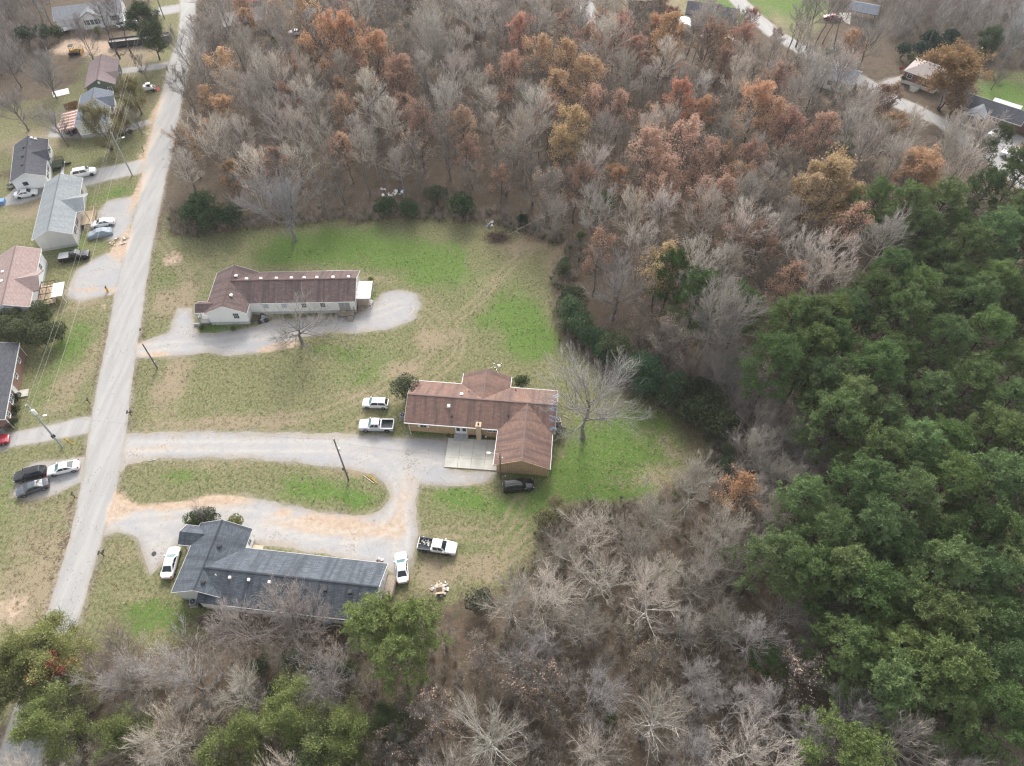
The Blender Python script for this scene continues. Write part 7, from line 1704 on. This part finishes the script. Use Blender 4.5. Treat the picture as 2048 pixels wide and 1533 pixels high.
b = MB(); b.box(.05,Lc-.05,.02,2.28,.5,1.5); b.build('load', plain('mixed_rubble', (0.33,0.30,0.27), 0.95, 0.6, 2.5), d)
for xx in (1.2, Lc-1.2):
    for yy in (.1,2.2): b = MB(); b.tube([(xx,yy-.1,.16),(xx,yy+.1,.16)], .16, 12); b.build('wheel', M['tyre'], d)
d = empty('covered_boat', (-128.15, 204.15), 0.5, 'pale covered boat on a trailer at the edge of the far thicket', 'boat')
b = MB(); st = [(-2.4,.85,.9),(-1,.95,1.1),(.6,.9,1.35),(1.8,.6,1.2),(2.6,.05,1.05)]
for (x0,w0,z0),(x1,w1,z1) in zip(st[:-1],st[1:]):
    for sg in (1,-1):
        for q in ([(x0,0,.4),(x1,0,.45),(x1,sg*w1,.85),(x0,sg*w0,.8)], [(x0,sg*w0,.8),(x1,sg*w1,.85),(x1,sg*w1*.5,z1),(x0,sg*w0*.5,z0)], [(x0,sg*w0*.5,z0),(x1,sg*w1*.5,z1),(x1,0,z1+.08),(x0,0,z0+.08)]): b.face(q if sg < 0 else q[::-1])
b.build('hull', M['white_metal'], d, 30); b = MB(); b.bar((-2.2,0,.35),(3.6,0,.35),.12,.1); b.bar((-.8,-.9,.3),(-.8,.9,.3),.1,.1); b.build('trailer_frame', M['metal'], d)
for yy in (-.95,.95): b = MB(); b.tube([(-.8,yy-.1,.3),(-.8,yy+.1,.3)], .3, 14); b.build('wheel', M['tyre'], d)
for p, lb, mt in (((-94.73, 153.07), 'dark wheeled bin left of the leafy shrub by the west drive', 'black_plastic'), ((-93.86, 152.65), 'dark wheeled bin at the end of the patio drive', 'black_plastic'), ((-110.09, 165.22), 'black bin against the west wall of the blue-grey roofed house', 'black_plastic')):
    d = empty('wheeled_bin', p, rng.uniform(0,3), lb, 'bin'); b = MB()
    b.face([(-.27,-.3,.06),(-.32,-.36,1.0),(.32,-.36,1.0),(.27,-.3,.06)][::-1]); b.face([(-.27,.3,.06),(.27,.3,.06),(.32,.36,1.0),(-.32,.36,1.0)][::-1]); b.face([(-.27,-.3,.06),(-.27,.3,.06),(-.32,.36,1.0),(-.32,-.36,1.0)][::-1]); b.face([(.27,-.3,.06),(.32,-.36,1.0),(.32,.36,1.0),(.27,.3,.06)][::-1]); b.build('bin_body', M[mt], d)
    b = MB(); b.box(-.34,.34,-.38,.38,1.0,1.07); b.build('lid', M[mt], d)
    for xx in (-.25,.25): b = MB(); b.tube([(xx-.03,.3,.12),(xx+.03,.3,.12)], .12, 10); b.build('wheel', M['tyre'], d)
d = empty('storage_crate', (-111.72, 126.83), .2, 'blue plastic crate at the west edge near the back lane', 'crate'); b = MB(); b.box(-.9,.9,-.6,.6,0,.75); b.build('crate_body', M['pale_blue'], d); b = MB(); b.box(-.95,.95,-.65,.65,.75,.85); b.build('lid', M['pale_blue'], d)

# ---------------------------------------------------------------- poles, lamps and wires
def pole(p, H, lean, label, mat='pole_wood', r=.15):
    d = empty('utility_pole', p, 0, label, 'utility pole'); b = MB(); b.tube([(0,0,0),(lean[0]*.5,lean[1]*.5,H*.5),(lean[0],lean[1],H)], [r,r*.86,r*.72], 10); b.build('pole', M[mat], d, 40); return d
def insul(d, x, y, z, n=1):
    b = MB(); b.cyl((0,0), .05, 0, .16, 8); b.cyl((0,0), .085, .08, .13, 8); b.build('insulator', M['insulator'], d, None, (x,y,z))
def lamp(d, z, dirn, L=1.5):
    b = MB(); dx, dy = dirn; b.tube([(0,0,z),(dx*L*.5,dy*L*.5,z+.25),(dx*L,dy*L,z+.3)], .035, 6); b.build('lamp_arm', M['metal'], d); b = MB(); b.box(-.28,.28,-.13,.13,-.07,.08); b.build('lamp_head', M['white_metal'], d, None, (dx*(L+.2),dy*(L+.2),z+.28), (0,0,math.atan2(dy,dx)))
pa = pole((-73.62, 63.47), 11.4, (.15,.25), 'pale grey utility pole with a white transformer beside the brick house drive', 'pale_pole', .17)
b = MB(); b.cyl((.45,.1), .26, 9.2, 10.2, 14); b.cyl((.45,.1), .20, 10.2, 10.3, 14); b.build('transformer', M['white_metal'], pa, 40); b = MB(); b.box(-.12,.32,.02,.14,9.4,9.5); b.box(-.12,.32,.02,.14,9.9,10.0); b.build('bracket', M['metal'], pa)
insul(pa,.15,.25,11.4); insul(pa,-.1,.2,11.1); insul(pa,.3,.1,10.6); lamp(pa, 8.2, (.97,.25), 1.2)
b = MB(); b.tube([(.3,.05,3.1),(.3,.05,3.5)], .16, 10); b.tube([(.1,-.25,3.0),(.1,-.25,3.7)], .09, 8); b.build('cable_coil', M['black_plastic'], pa)
pb_ = pole((-63.21, 80.18), 6.6, (0,0), 'short brown wooden pole on the grass strip by the upper drive'); b = MB(); b.box(.12,.36,-.16,.16,1.2,1.9); b.build('meter_box', M['vent_grey'], pb_)
pc_ = pole((-25.91, 57.36), 11.4, (-.1,.1), 'dark bare wooden pole at the edge of the gravel turn'); b = MB(); b.box(.14,.42,-.14,.14,8.5,9.3); b.build('junction_box', M['white_metal'], pc_); b = MB(); b.tube([(-.28,0,3.0),(-.28,0,3.5)], .13, 8); b.build('cable_coil', M['black_plastic'], pc_); insul(pc_,-.1,.1,11.4)
pd_ = pole((-1.82, 57.54), 7.6, (0,0), 'wooden pole with a lamp arm at the corner of the patio', r=.13); lamp(pd_, 7.2, (-1,.05), 1.5); b = MB(); b.bar((-.3,0,6.2),(.35,0,6.2),.08,.08); b.build('crossarm', M['pole_wood'], pd_); insul(pd_,.35,0,6.2)
pe = pole((-86.32, 136.75), 10.8, (-.25,.35), 'leaning grey utility pole with a lamp by the white car drive', 'pale_pole', .16); insul(pe,-.25,.35,10.8); insul(pe,-.1,.3,10.3); lamp(pe, 9.0, (.9,.44), 1.6); b = MB(); b.bar((-.55,.8,10.55),(.1,-.1,10.55),.1,.12); b.build('crossarm', M['pole_wood'], pe)
pf = pole((-101.97, 212.67), 10.8, (0,0), 'dark utility pole on the far verge at the top'); insul(pf,0,0,10.8)
pg = pole((86.41, 180.50), 8.5, (.2,.3), 'dark wooden pole on the lower edge of the far road', r=.13)
ph = pole((111.76, 189.43), 9.0, (0,0), 'dark pole behind the small brick house', r=.13)
def wire(a, b, sag, label, mat='wire', r=.014, group='overhead wires along the west side of the road'):
    a, b = Vector(a), Vector(b); n = 18
    pts = [a.lerp(b, i/n)-Vector((0,0,sag*4*(i/n)*(1-i/n))) for i in range(n+1)]
    q = MB(); q.tube(pts, r, 4); o = q.build('overhead_wire', M[mat]); tag(o, label, 'wire', group)
def wtop(p, z, off=(0,0)): return (p[0]+off[0], p[1]+off[1], z)
A_, E_, F_ = (-73.62, 63.47), (-86.32, 136.75), (-101.97, 212.67)
wire(wtop(A_,11.5,(.15,.25)), wtop(E_,10.9,(-.25,.35)), 1.0, 'overhead wire running along the west yards between two grey poles', 'wire_pale')
wire(wtop(A_,10.6,(.3,.1)), wtop(E_,10.4,(-.1,.3)), 1.2, 'overhead wire running along the west yards between two grey poles', 'wire_pale')
wire(wtop(A_,7.0,(.1,.1)), wtop(E_,7.2,(0,.1)), 1.2, 'overhead wire running along the west yards between two grey poles', 'wire_pale', .02)
for z, o_, mt in ((10.9,(-.5,.7),'wire_pale'),(10.7,(.1,-.1),'wire_pale'),(8.6,(0,.1),'wire_pale'),(8.0,(.1,.1),'wire')):
    wire(wtop(E_,z,o_), wtop(F_,z,(o_[0]*1.2,0)), 1.0, 'overhead wire climbing along the north end of the road', mt, .016, 'overhead wires along the north end of the road')
wire(wtop(A_,11.1,(-.1,.2)), (-66.5, 8.0, 10.5), .8, 'overhead wire leaving the transformer pole to the south-west', group=None)
wire(wtop(A_,9.0,(.2,.1)), (-87.5, 68.5, 4.5), .4, 'service wire from the transformer pole to the brick house', group=None)
wire(wtop(A_,9.6,(.2,.1)), wtop((-25.91, 57.36),11.3,(-.1,.1)), 1.0, 'thin wire crossing the road from the transformer pole to the dark pole', 'wire', .011, group=None)
wire(wtop((-25.91, 57.36),10.6), wtop((-1.82, 57.54),6.3,(.35,0)), .6, 'thin wire between the dark pole and the patio lamp pole', 'wire', .011, group=None)
wire(wtop((-25.91, 57.36),10.2), (-19.5, 41.5, 4.6), .5, 'thin wire dropping from the dark pole to the slate-blue roof', 'wire', .011, group=None)
wire(wtop(E_,10.4), wtop((-63.21, 80.18),6.5), 1.2, 'thin wire from the leaning pole across the road to the short pole', 'wire', .010, group=None)

# ---------------------------------------------------------------- mailboxes
def mailbox(p, rz, label, box='black_plastic', post='dark_wood', pair=False, fat=False):
    d = empty('mailbox', p, rz, label, 'mailbox'); b = MB(); w = .16 if fat else .055; b.box(-w,w,-w,w,0,1.05); b.build('post', M[post], d)
    for off in ((-.28,.28) if pair else (0,)):
        b = MB(); b.box(off-.11,off+.11,-.28,.28,1.05,1.17)
        for i in range(6):
            a0, a1 = math.pi*i/6, math.pi*(i+1)/6; b.face([(off-.11*math.cos(a0),-.28,1.17+.11*math.sin(a0)),(off-.11*math.cos(a1),-.28,1.17+.11*math.sin(a1)),(off-.11*math.cos(a1),.28,1.17+.11*math.sin(a1)),(off-.11*math.cos(a0),.28,1.17+.11*math.sin(a0))][::-1])
            for yy, fl in ((-.28,1),(.28,0)): q = [(off,yy,1.17),(off-.11*math.cos(a0),yy,1.17+.11*math.sin(a0)),(off-.11*math.cos(a1),yy,1.17+.11*math.sin(a1))]; b.face(q[::-1] if fl else q)
        b.build('box', M[box], d)
    if pair: b = MB(); b.box(-.45,.45,-.05,.05,1.0,1.05); b.build('shelf', M[post], d)
mailbox((-78.85, 99.60), .3, 'black mailbox on a fat yellow post at the west verge', post='yellow', fat=True)
mailbox((-68.54, 88.45), .3, 'dark mailbox on a pale post where the upper drive meets the road', post='white_trim'); mailbox((-72.40, 72.43), .3, 'dark mailbox on the verge in front of the brick house')
mailbox((-64.41, 69.80), .2, 'pair of dark mailboxes at the east road edge above the main drive', pair=True); mailbox((-68.06, 54.23), .3, 'dark leaning mailbox below the three-car pad'); mailbox((-60.10, 44.51), .2, 'pair of dark mailboxes at the road bend by the slate-blue roofed house', pair=True); mailbox((-86.69, 146.06), .3, 'dark mailbox on the clay verge near the north bend')

# ---------------------------------------------------------------- odds and ends
def acunit(p, label, z=0.0):
    d = empty('air_conditioner', p, .1, label, 'air conditioner'); b = MB(); b.box(-.45,.45,-.45,.45,.08,.85); b.build('casing', M['vent_grey'], d); b = MB(); b.cyl((0,0),.36,.85,.87,18); b.build('fan_grille', M['vent_dark'], d); b = MB(); b.box(-.55,.55,-.55,.55,0,.08); b.build('pad', M['concrete'], d); b = MB(); b.cyl((0,0),.08,.87,.90,10); b.build('fan_hub', M['metal'], d)
acunit((7.73, 68.35), 'grey air conditioner at the east wall of the tan house'); acunit((-44.77, 37.28), 'grey air conditioner under the south gable of the slate-blue roofed house'); acunit((-18.41, 69.38), 'grey air conditioner at the west wall of the tan house'); acunit((-84.97, 66.73), 'pale air conditioner at the corner of the brick house')
def gas(p, label, z=0):
    d = empty('grill', p, .4, label, 'grill'); b = MB(); b.box(-.4,.4,-.25,.25,.7,.95); b.face([(-.4,-.25,.95),(-.4,.0,1.15),(.4,.0,1.15),(.4,-.25,.95)]); b.box(-.4,.4,0,.25,.95,1.15); b.build('firebox', M['black_plastic'], d); b = MB()
    for xx in (-.35,.35):
        for yy in (-.2,.2): b.box(xx-.03,xx+.03,yy-.03,yy+.03,0,.7)
    b.build('leg', M['dark_metal'], d)
gas((-43.36, 37.00), 'black grill beside the air conditioner under the south gable')
# patio things
d = empty('plastic_tub', (-4.97, 65.73), 0, 'bright blue tub on the patio beside the chimney', 'tub'); b = MB(); d.location.z = .14
for i in range(20):
    a0,a1 = 2*math.pi*i/20, 2*math.pi*(i+1)/20; f = lambda r,z,a: (r*math.cos(a), r*math.sin(a), z)
    b.face([f(.50,0,a0),f(.50,0,a1),f(.60,.42,a1),f(.60,.42,a0)]); b.face([f(.60,.42,a0),f(.60,.42,a1),f(.54,.42,a1),f(.54,.42,a0)]); b.face([f(.54,.42,a0),f(.54,.42,a1),f(.46,.06,a1),f(.46,.06,a0)]); b.face([f(.46,.06,a0),f(.46,.06,a1),(0,0,.06)])
b.build('tub', M['blue_plastic'], d)
d = empty('bucket', (-4.30, 65.33), 0, 'small white bucket right of the blue tub', 'bucket'); d.location.z = .14; b = MB(); b.cyl((0,0),.15,0,.32,14,r1=.19); b.build('bucket_body', M['white_trim'], d)
def junk(p, label, cat, n, R_, mats, seed, smax=.35, z=0.0):
    d = empty(cat.replace(' ', '_'), p, 0, label, cat); g = random.Random(seed)
    for i in range(n):
        a = g.uniform(.07,smax); b = MB(); w, l, h_ = a*g.uniform(.5,1.2), a*g.uniform(.5,1.2), a*g.uniform(.15,.7); b.box(-w,w,-l,l,0,h_); t_ = g.uniform(0,6.28); r = R_*g.uniform(0,1)**.6
        b.build('scrap', M[g.choice(mats)], d, None, (r*math.cos(t_), r*math.sin(t_), z+.02+g.uniform(0,.12)), (g.uniform(-.35,.35), g.uniform(-.35,.35), g.uniform(0,3)))
    return d
d = junk((-6.88, 65.73), 'dark clutter and a tyre on the right of the door steps', 'clutter', 9, .7, ['black_plastic','dark_metal','dark_wood','white_trim'], 3, .28)
b = MB(); b.tube([(.5+.3*math.cos(t*.35), .2+.3*math.sin(t*.35), .12) for t in range(19)], .11, 8, cap=False); b.build('tyre', M['tyre'], d)
junk((-10.56, 66.33), 'brown clutter left of the door steps', 'clutter', 9, .6, ['dark_wood','rust','white_trim','dark_metal'], 5, .3)
d = junk((-10.37, 39.55), 'burn pile of pale ash and cardboard on the south lawn', 'burn pile', 70, 1.25, ['ash','ash','white_trim','cardboard','metal'], 7, .26)
b = MB(); b.box(-.5,.5,-.4,.4,0,.55); b.face([(-.5,-.4,.55),(-.8,-.7,.7),(.5,-.75,.65),(.5,-.4,.55)]); b.build('carton', M['cardboard'], d, None, (.05,-.3,.1), (.1,.1,.2)); b = MB(); b.box(-.4,.4,-.3,.3,0,.01); b.build('carton_hole_shade', M['dark_wood'], d, None, (.05,-.45,.68), (.1,.1,.2))  # thin dark panel on top stands in for the shade inside the carton
junk((-2.59, 80.18), 'white litter in a ring on the grass behind the tan house', 'litter', 16, 1.3, ['white_trim','ash','metal','white_metal'], 8, .2)
junk((-27.39, 130.17), 'pale dumped furniture among the bushes at the north wood edge', 'rubbish', 12, 1.6, ['white_trim','cardboard','white_trim','dark_metal'], 9, .5); junk((-25.24, 130.88), 'white dumped window frames at the north wood edge', 'rubbish', 10, 1.3, ['white_trim','vent_dark','metal'], 10, .55)
junk((-28.88, 131.60), 'black bags dumped left of the pale furniture', 'rubbish', 6, .7, ['black_plastic','white_trim'], 12, .5); junk((-4.57, 119.75), 'grey scrap near the brush pile at the lawn edge', 'scrap', 6, .9, ['metal','vent_grey','grey_wood'], 13, .6)
junk((-19.25, 43.49), 'reddish clutter by the side steps of the slate-blue roofed house', 'clutter', 10, .7, ['rust','white_trim','dark_metal'], 14, .28); junk((-81.30, 113.68), 'dug clay spoil and boards by the road', 'rubbish', 18, 2.0, ['rust','cardboard','rust_pale'], 15, .4); junk((-111.54, 133.78), 'dark stacked clutter behind the black-roofed house', 'clutter', 30, 2.0, ['dark_metal','dark_wood','black_plastic','grey_wood'], 16, .55)
junk((-106.49, 154.14), 'dark clutter under the rusty awning', 'clutter', 22, 1.8, ['dark_wood','rust','dark_metal','ash'], 17, .5); junk((-47.24, 92.00), 'dark slatted boards stacked in the corner of the white house', 'timber stack', 16, 1.2, ['dark_wood','dark_metal','grey_wood'], 18, .6)
junk((-27.81, 96.47), 'pale clutter beside the white canopy', 'clutter', 12, 1.0, ['white_trim','cardboard','dark_metal'], 19, .35); junk((-0.96, 58.83), 'scraps of stone at the patio corner by the lamp pole', 'clutter', 9, .9, ['ash','rust','white_trim'], 20, .16)
d = empty('brush_pile', (-3.03, 115.09), 0, 'pile of cut brown brush at the north-east lawn edge', 'brush pile')
g = np.random.default_rng(3); n = 420; A0 = g.normal(0, 1, (n, 3))*np.array([1.3, .9, .25])+np.array([0, 0, .4]); d0 = unit(g.normal(size=(n, 3))*np.array([1, .7, .35])); V, F = cones(A0-d0*.7, A0+d0*g.uniform(.5, 1.2, n)[:, None], .028, g); V[:, 2] = np.abs(V[:, 2]); o = link('brush', mesh_np('brush', V, [F], M['twig']), d); o.color = (.15,.10,.085,1)
d = empty('fallen_branch', (-1.26, 115.72), 0, 'long fallen pale limb lying from the brush pile into the wood', 'fallen branch'); b = MB(); a = Vector((9.05, 122.90))-Vector((-1.26, 115.72))
b.tube([(0,0,.15),(a.x*.3,a.y*.3,.5),(a.x*.65,a.y*.65,.7),(a.x,a.y,.5)], [.06,.10,.14,.17], 7)
for u,dx,dy in ((.1,-1.5,-1.2),(.2,1.0,-2.0),(.28,-2.2,.6),(.35,1.4,-1.6),(.5,-1.5,1.8)): b.tube([(a.x*u,a.y*u,.4),(a.x*u+dx*.5,a.y*u+dy*.5,.7),(a.x*u+dx,a.y*u+dy,.5)], [.07,.05,.02], 5)
b.build('limb', plain('bleached_wood', (0.36,0.33,0.29), .9), d)
# loose poles and planks on the grass
for p, q, lb, mt, nm in (((-23.63, 58.09), (-21.79, 56.72), 'white pipe lying on the island grass by the dark pole', 'white_trim', 'pipe'), ((-23.25, 58.27), (-21.15, 56.63), 'yellow pole lying beside the white pipe', 'yellow', 'guy_marker'), ((-22.68, 58.18), (-21.78, 57.27), 'shorter yellow pole beside the long yellow one', 'yellow', 'guy_marker'), ((-74.10, 65.33), (-72.12, 64.05), 'thin yellow guy marker on the verge by the transformer pole', 'yellow', 'guy_marker'), ((8.72, 69.80), (10.03, 68.97), 'white pipe on the grass east of the tan house', 'white_trim', 'pipe'), ((-58.85, 60.79), (-57.56, 61.07), 'white barrier rail at the north-west tip of the island', 'white_trim', 'rail')):
    b = MB(); b.tube([(*p,.06),(*q,.06)], .04, 6); tag(b.build(nm, M[mt]), lb, 'pole' if nm != 'pipe' else 'pipe')
d = empty('ladder', (-87.37, 80.18), R(105), 'white ladder leaning on the brick house wall', 'ladder'); b = MB(); b.bar((-.9,0,.1),(-.9,.9,1.9),.05,.07); b.bar((.9,0,.1),(.9,.9,1.9),.05,.07)
for i in range(5): b.bar((-.9,.1+.18*i,.3+.36*i),(.9,.1+.18*i,.3+.36*i),.04,.04)
b.build('ladder_frame', M['white_trim'], d)
d = empty('ground_sheet', (-116.42, 172.06), .5, 'pale sheet of boards lying on the grass behind the green house', 'ground sheet'); b = MB()
for i in range(5): b.box(-2.0,1.9,-1.5+i*.6,-.93+i*.6,.02,.07)
b.build('board', M['white_trim'], d)
d = empty('wood_pile', (-108.04, 192.16), .2, 'heap of pale split logs in front of the black container', 'log pile'); g = random.Random(5)
for i in range(26): b = MB(); b.tube([(0,-.25,0),(0,.25,0)], .12, 8); b.build('log', M['fresh_wood'], d, None, (g.uniform(-1.3,1.3), g.uniform(-.8,.8), .12+g.uniform(0,.35)), (g.uniform(-.3,.3),0,g.uniform(0,3)))
d = empty('storage_bin', (-25.27, 34.80), .2, 'blue bin lying by the south wall of the slate-blue roofed house', 'bin'); b = MB(); b.box(-.7,.7,-.4,.4,0,.55); b.build('bin_body', M['pale_blue'], d); b = MB(); b.box(-.75,.75,-.45,.45,.55,.62); b.build('lid', M['pale_blue'], d)
d = empty('stepping_slabs', (-106.77, 140.94), .0, 'row of white stepping slabs edging the bed by the black-roofed house', 'stepping slabs'); a = Vector((-102.36, 136.75))-Vector((-104.03, 141.91)); st_ = Vector((-104.03, 141.91))-Vector((-106.77, 140.94)); b = MB(); b.box(-.32,.32,-.26,.26,0,.07); sm = b.mesh('slab', M['white_trim'])
for i in range(11): link('slab', sm, d, (st_.x+a.x*i/10, st_.y+a.y*i/10, .005), (0,0,rng.uniform(-.2,.2)))
mc = MB(); mc.cyl((0,0), .35, 0, .03, 18); o = mc.build('manhole_cover', M['vent_dark']); o.location = (*(-52.83, 44.82), .02); tag(o, 'small round dark cover in the gravel left of the slate-blue roofed house', 'manhole cover')

# ---------------------------------------------------------------- fallen leaves: drifts on the grass under the trees
g = np.random.default_rng(21)
def leaves(lst, label, tint, seed):
    g = np.random.default_rng(seed); C_ = []
    for c, rx, ry, n in lst: C_.append(np.column_stack([g.normal(0, rx, n)+c[0], g.normal(0, ry, n)+c[1], np.full(n, .03)]))
    C_ = np.concatenate(C_); V, F = leaf_quads(C_, .15, g, 3.0); V[:, 2] = np.abs(V[:, 2])+.015
    o = link('fallen_leaves', mesh_np('fallen_leaves', V, [F], M['leaf'])); o.color = (*tint, 1); tag(o, label, 'leaves', kind='stuff')
leaves([((6.88, 114.77), 6, 4, 1800), ((10.12, 105.69), 2.5, 6, 1200), ((29.38, 64.94), 4, 4, 1000), ((1.68, 116.35), 6, 3, 900), ((23.51, 71.05), 6, 3, 600), ((-28.44, 122.90), 6, 2, 600), ((-6.58, 111.67), 9, 4, 500), ((5.90, 53.79), 6, 3, 400)], 'tan fallen leaves along the lawn edges', (.36,.24,.15), 1)
leaves([((-28.85, 31.58), 14, 4, 1600), ((-1.56, 24.54), 20, 8, 2500), ((-40.54, 24.54), 14, 5, 1400), ((23.66, 19.80), 14, 6, 1500), ((96.01, 183.59), 12, 8, 700)], 'red-brown fallen leaves on the floor of the south wood', (.21,.135,.09), 2)

# rank tufts standing proud of the mown grass
def tufts(name, n, label, tint, seed, w, keep):
    g = np.random.default_rng(seed); Q = np.concatenate([g.uniform((-74, 36), (44, 112), (n, 2)), g.uniform((-100, 40), (-60, 150), (n//3, 2))])
    k = (usdf([LAWN_CENTRE, LAWN_WEST], Q) < -0.3) & (hard_sdf(Q) > 0.25) & (g.uniform(size=len(Q)) < keep(Q)); Q = Q[k]
    m = 6; C_ = np.repeat(np.column_stack([Q, np.zeros(len(Q))]), m, 0)+g.normal(0, .11, (len(Q)*m, 3))*np.array([1, 1, 0])
    h = np.repeat(g.uniform(.06, .17, len(Q)), m)*g.uniform(.6, 1.2, len(C_)); d = np.column_stack([g.normal(0, .11, len(C_)), g.normal(0, .11, len(C_)), h]); s_ = unit(np.column_stack([g.normal(size=len(C_)), g.normal(size=len(C_)), np.zeros(len(C_))]))*w
    V = np.stack([C_-s_, C_+s_, C_+d], 1).reshape(-1, 3)
    o = link(name, mesh_np(name, V, [np.arange(len(V)).reshape(-1, 3)], M['leaf'])); o.color = (*tint, 1); tag(o, label, 'grass', kind='stuff')
def wave(Q): return np.clip(.45+.5*np.sin(Q[:, 0]*.45+np.sin(Q[:, 1]*.31)*2)*np.sin(Q[:, 1]*.5+np.sin(Q[:, 0]*.27)*2), .08, 1)
tufts('grass', 20000, 'green grass tufts standing in the lawns', (.115,.15,.05), 31, .04, lambda Q: wave(Q)*np.clip(.45+blobs(LUSH, Q)-.6*blobs(DRY, Q), .05, 1))
tufts('grass', 24000, 'straw-coloured grass tufts in the worn parts of the lawns', (.30,.25,.16), 32, .05, lambda Q: (1.05-wave(Q))*np.clip(.3+blobs(DRY, Q), .05, 1))
leaves([((-33.75, 114.77), 14, 4, 700), ((-7.06, 94.61), 12, 9, 900), ((-37.32, 77.57), 16, 4, 500), ((10.29, 62.99), 10, 7, 900), ((-4.78, 47.06), 9, 5, 600), ((-41.52, 57.36), 14, 2, 400), ((-49.82, 37.86), 7, 5, 700), ((-78.24, 78.70), 5, 12, 500), ((-72.07, 47.06), 6, 8, 500), ((-13.00, 116.35), 12, 3, 800)], 'scattered tan leaves over the lawns', (.33,.25,.17), 3)

# ---------------------------------------------------------------- the faint winter haze over the valley
hz = MB(); hz.box(-3100, 3100, -3100, 3100, -1.0, 101.0)
t = NT('haze'); pv = t.n('ShaderNodeVolumePrincipled'); pv.inputs['Color'].default_value = (0.93,0.95,1.0,1); pv.inputs['Density'].default_value = 0.00013; pv.inputs['Anisotropy'].default_value = 0.2
t.t.links.new(pv.outputs[0], t.out.inputs['Volume'])
tag(hz.build('haze', t.mat), kind='stuff')
